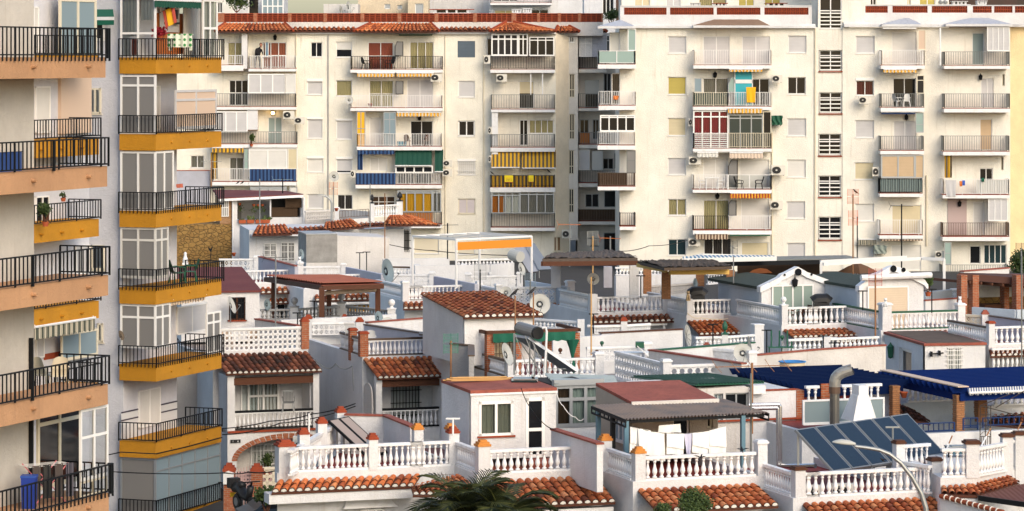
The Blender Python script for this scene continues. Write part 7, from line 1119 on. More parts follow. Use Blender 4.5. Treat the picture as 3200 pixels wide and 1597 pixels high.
for lab,fr,x,y0,y1,Y,m,kd in(('black pole standing alone beside the rusty mast with orange aerials','K',426,795,1150,152,m_blk,None),('tall rusty pole in front of the orange hipped tile canopy','E',1775,600,1145,170,m_rust,None),('tall grey pole before the white terrace balustrade','E',1652,520,965,176,m_gry,None),('tall pale pole rising beside the timber pergola','L',555,-20,705,128,m_galv,None),('pole carrying a crow over the tiled penthouse eave','N',1010,380,690,116,m_rust,None),('thin pole with a crow in front of the big white dish','N',1185,350,660,117,m_rust,None),('long bamboo coloured pole left of the wall with the T shaped post','N',1738,200,950,118,m_cane,None),('grey pole by the green roofed bungalow corner','Q',1262,0,260,142,m_galv,None),('very tall thin dark pole at the right edge over the balustrades','S',2060,0,1065,124,m_gry,None),
 ('white pole with a bundle on a roof behind the corner balusters','M',880,345,880,90,m_paint,None),('pale pole with a crossbar beside the lavender penthouse flank','O',418,395,560,90,m_paint,'T'),('thin mast with a small dish bundle above the red roof room','R',1440,-40,745,91,m_gry,None)):mast(lab,fr,x,y0,y1,Y,m,.028,kd,name='pole')
for lab,fr,x,y0,y1,Y in(('T shaped washing line post before the white wall, taller of a pair','E',1565,1098,1290,166),('plain black washing line post beside the taller T shaped one','E',1622,1092,1286,166),('short T shaped post in front of the beige parapet behind the breeze blocks','L',765,545,700,128),('T shaped post before the timber pergola awning','L',925,432,620,134),('T shaped post right of the big dish by the tiled eave','N',1760,555,745,133),('T shaped post between the two thatched pergolas','Q',375,190,405,141),('T shaped post in front of the deep tiled lean-to','Q',1065,655,865,124),('T shaped post beside the square white pier','Q',1580,710,935,125),('T shaped post left of the beige shutter','S',540,335,520,132),('T shaped post right of the beige shutter','S',1200,318,545,134),('T shaped post on the beige stained wall','S',265,832,1062,122),('ringed black post in front of the low balustrade by the beige wall','S',162,765,1055,121),('thin T shaped post in front of the solar collectors','T',832,478,895,88.8)):mast(lab,fr,x,y0,y1,Y,m_galv if fr=='T' else m_blk,.026,'T',name='washing_line_post')
def lamp(label,pts,r,head,hd,m=m_galv):
 o=thing('street_lamp',label,'street lamp',pts[0]);q=[Vector(p)-Vector(pts[0])for p in pts];b=MB();b.tube(q,r,10);b.build('curved_arm',m,o);h=Vector(head)-Vector(pts[0]);d=Vector(hd);b=MB();sd=Vector((-d.y,d.x,0)).normalized()
 L_=d.length;cs=[(0,.06,.05),(.25,.13,.11),(.6,.15,.12),(.85,.12,.07),(1,.04,.02)];vs=[]
 for t,w,hh in cs:
  c=h+d*t
  for i in range(10):a=2*math.pi*i/10;vs.append(c+sd*w*L_*1.4*math.cos(a)+Vector((0,0,hh*L_*1.5*max(-.25,math.sin(a)))))
 b.add(vs,[(i*10+k,i*10+(k+1)%10,(i+1)*10+(k+1)%10,(i+1)*10+k)for i in range(4)for k in range(10)]);b.build('lamp_head',m_dish,o,None,True);b=MB();vs=[h+d*t+sd*w*L_*1.1*s_-Vector((0,0,.04*L_))for t,w in((.08,.09),(.85,.1))for s_ in(-1,1)];b.hexa([vs[0],vs[1],vs[3],vs[2]],[p+Vector((0,0,.06*L_))for p in(vs[0],vs[1],vs[3],vs[2])]);b.build('lamp_lens',m_room,o)
V_=lambda x,y:W('T',x,y,84.5);lamp('tall curved grey street lamp arching in front of the solar collectors',[V_(1200,3800),V_(1165,1400),V_(1150,1250),V_(1105,1110),V_(1020,960),V_(910,820),V_(800,735),V_(700,695),V_(580,675),V_(470,662)],[.09,.075,.07,.066,.062,.058,.054,.05,.047,.045],V_(475,645),V_(250,622)-V_(475,645))
V_=lambda x,y:W('E',x,y,182);lamp('small distant street lamp in front of the cream block near the concrete box',[V_(1330,900),V_(1330,680),V_(1320,655),V_(1295,630),V_(1268,620)],.06,V_(1268,618),V_(1212,617)-V_(1268,618))
def heater(label,fr,Y,tank,tr,top,bot,wd,deg,m1,m2):
 o=thing('solar_water_heater',label,'solar heater',W(fr,*bot,Y));k=PX(fr,Y);t0,t1=[W(fr,x,y,Y+dd)-o.location for x,y,dd in tank];b=MB();b.tube([t0,t1],tr*k,16);b.build('tank',m1,o);b=MB();ax=(t1-t0).normalized();b.tube([t1,t1+ax*.12],tr*k*.97,16);b.tube([t0-ax*.06,t0],tr*k*.97,16);b.build('tank_end',m_black if fr=='N' else m_dish,o)
 p=[W(fr,x,y,Y+d)-o.location for x,y,d in top];q=[W(fr,x,y,Y+d)-o.location for x,y,d in wd];b=MB();n=(p[1]-p[0]).cross(q[0]-p[0]).normalized()*.1;b.hexa([p[0]-n,p[1]-n,q[1]-n,q[0]-n],[p[0],p[1],q[1],q[0]]);b.build('collector',m_alu,o);b=MB();i_=lambda a,c:p[0].lerp(p[1],a).lerp(q[0].lerp(q[1],a),c);s_=n*.08*(-1 if n.z<0 else 1);b.add([i_(.06,.03)+s_,i_(.94,.03)+s_,i_(.94,.97)+s_,i_(.06,.97)+s_],[(0,1,2,3)]);b.build('collector_glass',m2,o);b=MB()
 for e in(p[0],p[1]):b.bar(e,Vector((e.x,e.y+.3,q[0].z-.1)),.05);b.bar(e,Vector((q[0].x*.5+e.x*.5,e.y,q[0].z-.1)),.04)
 b.bar(q[0],q[0]-Vector((0,0,.35)),.04);b.bar(q[1],q[1]-Vector((0,0,.35)),.04);b.build('support_frame',m_galv,o);return o
hn=heater('solar water heater with black ended steel tank and a long dark sloping collector','N',104,[(1060,690,.6),(1215,735,-.3)],62,[(1010,750,.5),(1150,770,-.2)],(1300,1180),[(1490,1080,.2),(1622,1090,-.5)],0,mat('steel_tank',(.24,.235,.225),.4,.4),m_solar);b=MB();V_=lambda x,y,d=0:W('N',x,y,103.4+d)-hn.location
b.tube([V_(1270,690),V_(1300,683),V_(1312,720),V_(1305,900),V_(1288,1190)],.04,8);b.build('lagged_pipe',m_paint,hn)
for x,y0,y1 in((1000,740,1140),(1195,860,1150),(1310,900,1150)):b=MB();b.tube([V_(x,y0),V_(x,y1)],.028,5);b.build('support_leg',m_galv,hn)
for p_ in(((1010,750),(1150,1150)),((1105,760),(1260,1170)),((1200,1080),(1500,1080))):b=MB();b.tube([V_(*p_[0]),V_(*p_[1])],.016,4);b.build('brace',m_galv,hn)
hz_=heater('solar water heater with white tank and blue glass behind the white pergola','G',160,[(1075,1115,0),(1130,1130,-.4)],48,[(1185,1035,.9),(1265,1028,.7)],(1250,1280),[(1300,1250,-.6),(1410,1245,-.8)],0,m_dish,mat('blue_grey_glass',(.03,.06,.085),.2));b=MB();V_=lambda x,y,d:W('G',x,y,160+d)-hz_.location;b.add([V_(1088,1060,.9),V_(1180,1036,.9),V_(1300,1250,-.6),V_(1215,1262,-.6)],[(0,1,2,3)]);b.build('reflector_sheet',mat('crinkled_foil',(.42,.43,.46),.35,.3),hz_)
def bird(label,fr,x,y,Y,s=.42,az=0.,m=m_crow,fly=False):
 o=thing('bird',label,'bird',W(fr,x,y,Y),az);b=MB();L_=s
 b.tube([(-.52*L_,0,-.12*L_),(-.3*L_,0,.05*L_),(-.05*L_,0,.22*L_),(.18*L_,0,.42*L_),(.3*L_,0,.58*L_),(.38*L_,0,.64*L_),(.52*L_,0,.6*L_)],[.03*L_,.07*L_,.15*L_,.14*L_,.085*L_,.085*L_,.012*L_],8)
 if fly:[b.add([(0,0,.25*L_),(.2*L_,0,.3*L_),(-.1*L_,sg*.5*L_,.55*L_),(-.35*L_,sg*1.0*L_,.5*L_)],[(0,1,2,3)])for sg in(-1,1)]
 else:[b.tube([(0,sg*.05*L_,.12*L_),(.03*L_,sg*.05*L_,-.1*L_)],.015*L_,4)for sg in(-1,1)]
 b.build('plumage',m,o,None,True)
for a_ in(('black crow on the pole over the tiled penthouse eave','N',1000,378,116,.36,10),('black crow on the thin pole in front of the big white dish','N',1168,362,117,.36,20),('dark bird perched on the top grid of the tall rusty mast','K',415,602,150,.3,190),('black bird at the left end of the yellow striped rail cover','G',905,440,225.7,.32,170),('black bird near the right end of the yellow striped rail cover','G',1380,425,225.7,.32,170),('dark pigeon on the ledge over the maroon roof, beside another','E',545,520,186,.26,0),('dark pigeon further along the ledge over the maroon roof','E',582,520,186,.26,0)):bird(*a_)
bird('black swift flying in front of the balusters under the washing','R',955,790,86,.2,60,fly=True);bird('black swift flying near the blue steel post','R',1355,715,86,.19,100,fly=True);bird('small swift flying past the solar collectors','T',735,810,86,.16,200,fly=True)
def statue(label,fr,x,y0,y1,Y,m,kind='lion'):
 k=PX(fr,Y);h=(y1-y0)*k;o=thing('statue',label,'statue',W(fr,x,y1,Y));b=MB();b.box(-.22*h,-.2*h,0,.22*h,.3*h,.1*h);b.build('plinth',m,o);b=MB();b.tube([(0,.16*h,.1*h),(0,.14*h,.25*h),(0,.02*h,.5*h),(0,-.02*h,.66*h)],[.2*h,.21*h,.17*h,.15*h],10);b.ball((0,-.06*h,.82*h),.16*h,10);b.ball((0,-.19*h,.78*h),.075*h,8);[b.tube([(sg*.1*h,-.1*h,.55*h),(sg*.1*h,-.14*h,.3*h),(sg*.1*h,-.16*h,.1*h)],[.07*h,.055*h,.06*h],6)for sg in(-1,1)];[b.tube([(sg*.1*h,-.04*h,.92*h),(sg*.13*h,-.04*h,1.02*h)],[.05*h,.015*h],5)for sg in(-1,1)];b.tube([(.15*h,.2*h,.14*h),(.26*h,.1*h,.16*h),(.24*h,-.06*h,.2*h)],.03*h,5);b.build('carved_figure',m,o,None,True)
m_ststone=mat('sandy_statue_stone',(.50,.36,.20),.9);statue('white seated lion statue on a post behind the timber pergola','L',785,5,100,160,m_paint);statue('white seated lion statue on the thick post between beige shutter and side balustrade','S',757,400,495,134.5,m_plas);statue('white seated lion statue on the post beside the brick pergola','S',1468,385,485,136.5,m_plas);statue('sandy cat statue by the covered barbecue under the brown thatch','Q',828,332,428,142.5,m_ststone);statue('sandy cat statue beside the glass doors of the first bungalow','Q',1508,315,412,145,m_ststone)
o=thing('statue','white veiled figure statue on the balcony table seen past the ochre balcony','statue',W('B',1405,705,165));o.scale=(.48,)*3;b=MB();b.lathe([(.2,0),(.3,.15),(.26,.4),(.17,.65),(.14,.8),(.17,.95),(.12,1.08),(.02,1.15)],n=10);b.build('carved_figure',m_paint,o,None,True);b=MB();b.box(-.3,-.3,-.25,.3,.3,0);b.build('plinth',m_paint,o)
o=thing('weathervane','black rooster weathervane in front of the ochre stone wall','weathervane',W('E',318,1165,172));o.scale=(.34,)*3;b=MB();b.tube([(0,0,-2.5),(0,0,1.35)],.05);b.bar((-.5,0,.85),(.5,0,.85),.05);b.bar((0,-.3,.6),(0,.3,.6),.05);b.build('spindle',m_blk,o);b=MB();b.prism([(-.35,1.75),(-.4,2.05),(-.3,2.2),(-.2,1.95),(0,1.85),(.12,2.05),(.15,2.25),(.24,2.3),(.28,2.2),(.36,2.15),(.26,2.05),(.22,1.75),(.08,1.5),(.03,1.35),(-.03,1.35),(-.1,1.5)],-.03,.03);b.build('rooster',m_blk,o)
CH={}
def chair(label,kind,fr,x,y,Y,az=0.,m=m_plas,s=1.,group=None):
 key=(kind,m.name);loc=W(fr,x,y,Y)
 if key in CH:o=clone(CH[key],loc,R(az),label,None,s);return o
 o=CH[key]=thing('chair',label,'chair',loc,az);o.scale=(s,s,s);b=MB();b.hexa([(-.24,-.24,.40),(.24,-.24,.40),(.22,.22,.38),(-.22,.22,.38)],[(-.24,-.24,.43),(.24,-.24,.43),(.22,.22,.41),(-.22,.22,.41)]);b.build('seat',m,o);b=MB()
 if kind=='slat':[b.bar((-.18+.06*i,.22,.42),(-.18+.06*i,.34,.92),.035,.02)for i in range(7)];b.bar((-.22,.34,.93),(.22,.34,.93),.05,.06)
 else:b.sheet(lambda u,v:((u-.5)*(.46-.1*v*v),.22+.16*v-.06*math.sin(u*3.14),.42+.5*v-.05*(2*u-1)**2*v),8,5);b.bar((-.22,.3,.6),(.22,.3,.6),.02)
 b.build('backrest',m,o)
 for sx_ in(-1,1):
  for sy_ in(-1,1):b=MB();b.tube([(sx_*.2,sy_*.2,.4),(sx_*.25,sy_*.25,0)],.025,5);b.build('leg',m,o)
  b=MB();b.tube([(sx_*.25,.24,.64),(sx_*.27,-.1,.64),(sx_*.25,-.24,.6),(sx_*.24,-.24,.42)],.022,5);b.build('armrest',m,o)
 return o
for a_ in(('white slatted plastic chair behind the brick posted balustrade','slat','L',1292,865,125.6,160,m_plas,1.0),('white plastic chair with horizontal slot back behind the balustrade','shell','L',1452,915,125.2,190,m_plas,.95),('beige chair back showing over the breeze block wall, beside the tower','shell','L',92,905,127,180,m_beige,.95),('beige chair back over the breeze block wall, right of its twin','shell','L',338,900,127,180,m_beige,.95),('black garden chair at the left of the top black railed balcony','shell','D',1555,695,226.2,60,m_black,.95),('tan backed folding chair by the open red curtained door','shell','D',1795,695,226.2,-50,m_black,1.0),('white plastic chair facing sideways on the grey railed balcony with dark doors','shell','J',915,1072,214.6,120,m_plas,.95),('white plastic chair seen from behind on the grey railed balcony with dark doors','shell','J',1005,1072,214.6,180,m_plas,.95),('black plastic armchair behind glass, facing the other one','shell','I',1205,566,214.6,100,m_black,.95),('black plastic armchair behind glass at the balcony end','shell','I',1370,566,214.6,-90,m_black,.95),('white plastic chair with a red cushion left of the balcony table','shell','I',902,565,214.6,90,m_plas,.9),('white plastic chair with a red cushion right of the balcony table','shell','I',1042,565,214.6,-90,m_plas,.9),('white plastic armchair with rounded back on the peach balcony','shell','C',335,372,84.5,150,m_cream,.95),('second white plastic armchair piled with cushions on the peach balcony','shell','C',430,385,83.5,200,m_cream,1.0),('dark green plastic chair on the ochre balcony before the stone wall','shell','B',1345,860,118.8,120,m_dgreen,.95),('dark green chair behind the railing of the same ochre balcony','shell','B',1440,850,119.4,-80,m_dgreen,.95),('wicker chair on the cream block balcony with a blue towel','shell','G',200,205,226.2,160,m_wood,.9),('brown chair in front of the dark door on the cream block','shell','G',355,205,226.2,200,m_wood,.9),('wooden folding chair behind the ball posted balustrade','slat','Q',1810,640,140,90,m_wood,.85),('wooden chair beside the table behind the ball posted balustrade','slat','Q',1935,650,140,-70,m_wood,.85),('folding chair frame leaning on the loggia wall','slat','M',682,330,123.6,180,m_galv,.9)):chair(*a_)
def table(label,fr,x,y,Y,w=.9,d=.7,h=.72,m=m_plas,leg=None):
 o=thing('table',label,'table',W(fr,x,y,Y));b=MB();b.box(-w/2,-d/2,h-.04,w/2,d/2,h);b.build('tabletop',m,o)
 for sx_ in(-1,1):
  for sy_ in(-1,1):b=MB();b.box(sx_*w*.42-.025,sy_*d*.42-.025,0,sx_*w*.42+.025,sy_*d*.42+.025,h-.04);b.build('leg',leg or m,o)
 return o
table('white balcony table with a blue cloth between two red cushioned chairs','I',978,568,214.6,.95,.6,.8);table('long white garden table behind the breeze block screen','Q',320,1075,118,1.1,.7,.6);table('dark dining table behind the black railing under the tiled eaves','D',1668,698,226.2,1.0,.6,.75,m_wood);table('brown table on the ball posted terrace','Q',1990,640,140.5,.8,.6,.6,m_wood)
o=thing('upturned_table','dark green garden table lying upside down with legs in the air','table',W('Q',1712,930,120));o.scale=(.5,)*3;b=MB();b.box(-.95,-.4,.42,.95,.4,.5);b.build('tabletop',m_dgreen,o)
for x in(-.72,-.1,.48,.8):b=MB();b.tube([(x,0 if x in(-.1,.8)else-.3,.5),(x+.03,0,1.7 if x<.6 else .9)],.06,6);b.build('leg',m_dgreen,o)
for x in(-.85,.1,.8):b=MB();b.tube([(x,0,.42),(x,0,0)],.05,6);b.build('foot',m_dgreen,o)
o=thing('sun_lounger','white plastic sun lounger with a green pillow behind the breeze block screen','sun lounger',W('Q',560,1070,117.5));b=MB();[b.bar((-.3,-.25+.1*i,.32),(.9,-.25+.1*i,.32),.07,.03)for i in range(6)];b.build('bed',m_plas,o);b=MB();b.hexa([(-.3,-.3,.3),(-.3,.3,.3),(-.85,.3,.8),(-.85,-.3,.8)],[(-.3,-.3,.34),(-.3,.3,.34),(-.85,.3,.84),(-.85,-.3,.84)]);b.build('backrest',m_plas,o);b=MB();b.box(-.9,-.22,.75,-.6,.22,.95);b.build('pillow',m_dgreen,o);[MB().box(x-.03,-.3,0,x+.03,.3,.3).build('leg',m_plas,o)for x in(-.2,.8)]
o=thing('round_tub','round beige tub with a bright blue rim above the blue pergola','tub',W('Q',1825,1085,112));o.scale=(.33,)*3;b=MB();b.lathe([(1.3,0),(1.38,.8),(1.3,.8),(1.25,.1)],n=24);b.build('tub_wall',mat('beige_tub',(.60,.47,.30),.6),o,None,True);b=MB();b.lathe([(1.36,.78),(1.48,.8),(1.48,.87),(1.2,.87),(1.2,.8)],n=24);b.build('rim',mat('blue_rim',(.03,.2,.5),.5),o,None,True)
for lab,fr,x,y,Y,w,h in(('black covered barbecue beside the sandy cat statue','Q',918,440,143.5,.6,.42),('black domed barbecue cover by the blue grey wall of the second bungalow','S',142,510,139.5,.66,.4)):o=thing('covered_barbecue',lab,'barbecue',W(fr,x,y,Y));k=w/2;b=MB();b.hexa([(-k,-.35,-.5),(k,-.35,-.5),(k,.35,-.5),(-k,.35,-.5)],[(-k,-.35,h*.75),(k,-.35,h*.75),(k,.35,h*.75),(-k,.35,h*.75)]);b.tube([(-k,0,h*.72),(-k*.6,0,h*.95),(k*.6,0,h*1.0),(k,0,h*.72)],[.3,.3,.3,.28],10);b.build('cover',m_black,o);b=MB();b.box(-k*.8,-.3,-1.1,k*.8,.3,-.5);b.build('cart',m_blk,o)
def leafball(b,n,c,r,s,rg,droop=0.):
 for _ in range(n):
  v=Vector((rg.gauss(0,1),rg.gauss(0,1),rg.gauss(0,1))).normalized()*(rg.random()**.4);lump=1+.25*math.sin(v.x*7+v.y*5)*math.cos(v.z*6);p=Vector((c[0]+v.x*r[0]*lump,c[1]+v.y*r[1]*lump,c[2]+v.z*r[2]*lump));d=Vector((rg.gauss(0,1),rg.gauss(0,1),rg.gauss(0,.8)+.3)).normalized()*s;e=d.orthogonal().normalized()*s*.35;b.add([p,p+d*.5+e,p+d,p+d*.5-e],[(0,1,2,3)],min(1,max(0,rg.gauss(.45,.25))))
def shrub(label,fr,x,y,Y,r,n=500,s=.12,name='shrub',trunk=.6,pot=None,cat='shrub'):
 o=thing(name,label,cat,W(fr,x,y,Y));rg=random.Random(len(label));b=MB()
 for i in range(5):leafball(b,n//5,(rg.uniform(-.4,.4)*r[0],rg.uniform(-.4,.4)*r[1],trunk+r[2]*(.5+.8*rg.random())),(r[0]*.62,r[1]*.62,r[2]*.6),s,rg)
 b.build('foliage',m_foli,o,tint=True);b=MB();[b.tube([(0,0,0),(dx*.5,.1,trunk*.8),(dx,.1,trunk+r[2]*.8)],[.05,.035,.015],5)for dx in(-r[0]*.4,.05,r[0]*.4)];b.build('stem',m_wood,o)
 if pot:b=MB();b.lathe([(pot*.7,-pot*1.3),(pot,0),(pot*.85,0),(pot*.6,-.1)],n=12);b.build('pot',m_pot,o)
shrub('green leafy bush poking up in front of the tiled lean-to under the washing terrace','R',900,1425,84,(.5,.45,.38),2600,.075,trunk=.28);shrub('small green bush top beside the larger one below the tiled lean-to','R',600,1380,84,(.28,.25,.2),600,.07,trunk=.15);shrub('leafy oleander in a pot beside the second bungalow','S',1165,345,140,(.34,.25,.3),420,.12,trunk=.25,pot=.14);shrub('dark green tree beyond the brick pergola by the amber wall','S',2060,300,158,(.85,.8,.7),2200,.13,name='tree',trunk=.6,cat='tree');shrub('climbing green plant in boxes on the rooftop terrace behind the red parapet','D',255,125,247,(1.3,.4,.8),700,.2,trunk=.3);shrub('dark green bush beside the white gridded window between the blocks','H',160,240,232,(.7,.5,.5),700,.13,trunk=.2);shrub('potted plants crowding the upper ochre balcony behind the peach one','B',345,395,105.8,(.3,.2,.3),500,.07,trunk=.1,pot=.12);shrub('small potted plant hanging on the rail of the ochre balcony behind','B',480,215,105,(.14,.1,.1),150,.05,trunk=.02,pot=.09);shrub('tall reedy plant in a pot on the grey railed balcony','E',658,190,225.8,(.2,.15,.32),260,.14,trunk=.2,pot=.12);shrub('plant growing in a pot behind the white barred window under the arch','M',470,905,124.4,(.3,.15,.35),240,.1,trunk=.15,pot=.14)
o=thing('yucca','spiky green yucca in a pot under the brown thatched pergola','plant',W('Q',1360,415,143.5));o.scale=(.45,)*3;b=MB()
for i in range(34):a=rnd.random()*6.28;e=rnd.uniform(.1,1.3);d=Vector((math.cos(a)*math.cos(e),math.sin(a)*math.cos(e),math.sin(e)))*rnd.uniform(.5,.85);n_=Vector((-math.sin(a),math.cos(a),0))*.035;b.add([-n_,n_,d],[(0,1,2)],rnd.random())
b.build('leaf_rosette',m_foli,o,tint=True);b=MB();b.lathe([(.18,-.45),(.25,0),(.2,0)],n=10);b.build('pot',m_pot,o)
def palm(label,base,top,n,L_,rg):
 o=thing('palm_tree',label,'palm',base);t=Vector(top)-Vector(base);b=MB();b.tube([(0,0,0),t*.5+Vector((.1,0,0)),t],[.2,.17,.16],10);b.build('trunk',m_wood,o);b=MB()
 for i in range(n):
  az=6.283*i/n*2.4+rg.uniform(-.2,.2);el=rg.uniform(.1,1.25);ln_=L_*rg.uniform(.8,1.1);d=Vector((math.cos(az),math.sin(az),0));K=15;pts=[]
  for j in range(K+1):s=j/K;a=el-1.5*s*s*(1.15-.3*el);p=(pts[-1]+(d*math.cos(a)+Vector((0,0,math.sin(a))))*ln_/K)if pts else t.copy();pts.append(p)
  b.tube(pts[::3]+[pts[-1]],.018,4,.9);sd=d.cross(Vector((0,0,1)))
  for j in range(2,K+1):
   q=pts[j];tg=(pts[j]-pts[j-1]).normalized();up=sd.cross(tg).normalized();ll=ln_*.34*math.sin(3.0*min(1,j/K*.9+.1))**.6+.05;tv=min(1,max(0,rg.gauss(.35,.22)))
   for h_ in(0,.5):
    qq=pts[j-1].lerp(q,.5+h_)
    for sg in(-1,1):e=(sd*sg*.75+tg*.72+up*.2+Vector((0,0,-.25))).normalized()*ll*rg.uniform(.85,1.1);b.add([qq-tg*.022,qq+tg*.022,qq+e*.6+tg*.02,qq+e+Vector((0,0,-.05)),qq+e*.6-tg*.012],[(0,1,2,3,4)],tv)
 b.build('crown',m_palm,o,tint=True)
pb=W('O',560,1330,83);palm('dark green palm with arching fronds in front of the orange tiled eaves',Vector((pb.x,pb.y,-17.5)),pb,30,1.7,random.Random(4));pb=W('O',870,1360,82.6);palm('second palm crown overlapping the tiled lean-to, right of its neighbour',Vector((pb.x,pb.y,-17.5)),pb,26,1.7,random.Random(21))
o=thing('waste_bin','bright blue plastic bin on the lowest peach balcony','bin',NF.world(NF.a('C',350),.5,-.52-2.83*4+.53));b=MB();o.scale=(.62,.62,.9);b.hexa([(-.26,-.24,0),(.26,-.24,0),(.26,.24,0),(-.26,.24,0)],[(-.3,-.28,.86),(.3,-.28,.86),(.3,.28,.86),(-.3,.28,.86)]);b.build('bin_body',mat('blue_plastic',(.012,.04,.28),.45),o);b=MB();b.box(-.32,-.3,.86,.32,.3,.92);b.build('lid',mat('blue_lid',(.02,.07,.34),.45),o)
o=thing('drying_rack','wire clothes drying rack with crossed pink legs and dark clothes','drying rack',NF.world(NF.a('C',480),.55,-.52-2.83*4+.5));o.rotation_euler=(0,0,T.rz+R(60));b=MB();[b.bar((-.6,-.3+.15*i,1.02),(.6,-.3+.15*i,1.02),.008)for i in range(5)];b.bar((-.6,-.3,1.02),(-.6,.3,1.02),.016);b.bar((.6,-.3,1.02),(.6,.3,1.02),.016);b.build('wire_top',m_wrail,o)
m_pink=mat('pink_tube',(.6,.16,.18),.5)
for sg in(-1,1):
 for y in(-.28,.28):b=MB();b.tube([(-.5*sg,y,1.05),(.5*sg,y,0)],.014,5);b.build('leg',m_pink,o)
for x,m in((-.55,c_dk),(-.25,m_black),(.1,c_dk),(.42,mat('charcoal_stripe_cloth',(.10,.09,.11),.9,kind='stripe',s=5,c2=(.02,.02,.03)))):b=MB();b.sheet(lambda u,v:(x+.24*u,-.32+.02*math.sin(u*9),1.05-.85*v),6,4);b.build('garment',m,o)
o=thing('windbreak','blue canvas windbreak along the second peach balcony','screen',NF.world(NF.a('A',-60),.35,-.52-2.83+.53));o.rotation_euler=(0,0,T.rz);L_=NF.a('A',265)-NF.a('A',-60);b=MB();b.sheet(lambda u,v:(.02*math.sin(u*30),L_*u,.48*v),20,2);b.build('canvas',mat('blue_canvas',(.03,.075,.25),.8),o);b=MB();b.tube([(0,0,.48),(0,L_,.48)],.015,4);b.build('edge_rope',m_navy,o)
o=thing('flag','red and yellow striped flag on a slanted pole on the top ochre balcony','flag',TS.world(TS.a('Z',600),.5,TS.z('Z',330,2)));b=MB();b.tube([(-.3,0,-.1),(.4,-.2,.25)],.012,5);b.build('flagpole',m_wood,o)
for i,m in((0,m_redp),(1,c_yel),(2,m_redp)):b=MB();x0=(.02,.13,.34)[i];w_=(.11,.21,.11)[i];b.sheet(lambda u,v:(x0+w_*u+.12*v,-.1-.25*x0,.06+.5*(x0+w_*u)-.62*v+.02*math.sin(v*6)),3,8);b.build('stripe_cloth',m,o)
o=thing('wall_ornament','dark carved wall ornament on a white panel inside the top ochre balcony','ornament',TW.world(TW.a('Z',190),-.06,TW.z('Z',800,2)));o.rotation_euler=(0,0,T.rz);L_=1.6;b=MB();b.box(0,0,0,.03,L_,1.05);b.build('panel',m_white,o);b=MB();b.ball((.1,.45,.62),.2,8);b.ball((.1,.5,.88),.1,8);b.box(.05,.7,.5,.14,1.25,.85);b.box(.05,.3,.3,.2,1.3,.38);b.build('carving',m_black,o)
o=thing('potted_poinsettia','red poinsettia on the flowered tablecloth of the top ochre balcony','plant',TS.world(TS.a('Z',670),.7,.62));b=MB();leafball(b,260,(0,0,.32),(.28,.28,.18),.12,random.Random(2));b.build('flower_head',mat('red_petals',(.3,.015,.03),.7),o);b=MB();b.lathe([(.1,0),(.14,.2)],n=10);b.build('pot',m_pot,o)
o=table('balcony table under a green leaf patterned cloth','Z',760,1270,118.6,.9,.7,.62,mat('leaf_print_cloth',(.62,.66,.55),.8,kind='decor',c2=(.03,.2,.05),s=5));b=MB();b.sheet(lambda u,v:(-.46+.92*u,-.37-.03*math.sin(u*22),.62-.5*v),20,3);b.build('cloth_drop',MATS['leaf_print_cloth'],o)
def lantern(label,pl,fr,x,y,m=m_blk,s=.3):o=thing('wall_lantern',label,'lantern',pl.world(pl.a(fr,x),-.16,pl.z(fr,y,pl.a(fr,x))));b=MB();b.lathe([(.1*s,-.6*s),(.35*s,-.45*s),(.45*s,.3*s),(.5*s,.35*s),(.2*s,.6*s),(.05*s,.8*s)],n=6);b.build('lantern_cage',m,o);b=MB();b.tube([(0,.16,-.3*s),(0,.02,.9*s),(0,0,.7*s)],.03,4);b.build('bracket',m,o);return o
for lab,pl,fr,x,y in(('black lantern under the tiled eave over the balcony with the seated person',Af,'D',643,380),('black lantern over the dark living room door of the cream block',Af,'F',358,1185),('black lantern over the grey curtained door of the white block',Bf,'H',1202,755),('black lantern by the left balcony door of the right column',Bf,'J',1747,778),('dark lantern above the grey shutters under the closed navy awning',Bf,'J',1002,1180),('black lantern on the lilac tiled wall',Bf,'K',1280,690),('brown lantern above the cream curtained doors under a striped awning',Bf,'I',1022,626),('black carriage lantern over the bungalow glass doors',f1,'Q',1836,255)):lantern(lab,pl,fr,x,y)
o=lantern('lit wall lamp glowing yellow beside two air conditioners on the cream block',Af,'D',622,1135,s=.3);b=MB();b.ball((0,-.12,0),.12,8);b.build('bulb',mat('lamp_glow',(1,.62,.2),.5,kind='glow',e=14),o)
def text(s,size,m,parent,loc,rot=(R(90),0,0)):
 cu=D.curves.new('lettering','FONT');cu.body=s;cu.size=size;cu.align_x='CENTER';cu.extrude=.003;t=D.objects.new('t',cu);C.objects.link(t);bpy.context.view_layer.update();me=D.meshes.new_from_object(t.evaluated_get(bpy.context.evaluated_depsgraph_get()));D.objects.remove(t);me.materials.clear();me.materials.append(m);o=D.objects.new('lettering',me);C.objects.link(o);o.parent=parent;o.location=loc;o.rotation_euler=rot
for lab,x0,x1,y0,y1 in(('larger yellow for sale banner with phone numbers on the striped rail cover',1010,1080,450,510),('smaller yellow for sale banner on the angled side of the striped rail',1210,1252,450,508)):
 g=Af.off(-1.2);rc=g.R('G',x0,y0,x1,y1);w_,h=rc[1]-rc[0],rc[3]-rc[2];o=thing('sale_banner',lab,'banner',g.world((rc[0]+rc[1])/2,0,rc[2]));b=MB();b.box(-w_/2,0,0,w_/2,.02,h);b.build('banner_sheet',mat('banner_yellow',(.85,.66,.01),.6),o);b=MB();b.box(-w_/2,-.005,0,w_/2,-.001,h*.08);b.build('red_edge',m_redp,o);q=w_/.62
 text('FOR SALE',.105*q,m_orng,o,(0,-.004,h*.52));text('999 888 444',.085*q,m_wood,o,(0,-.004,h*.33));text('952 530 118',.085*q,m_wood,o,(0,-.004,h*.16))
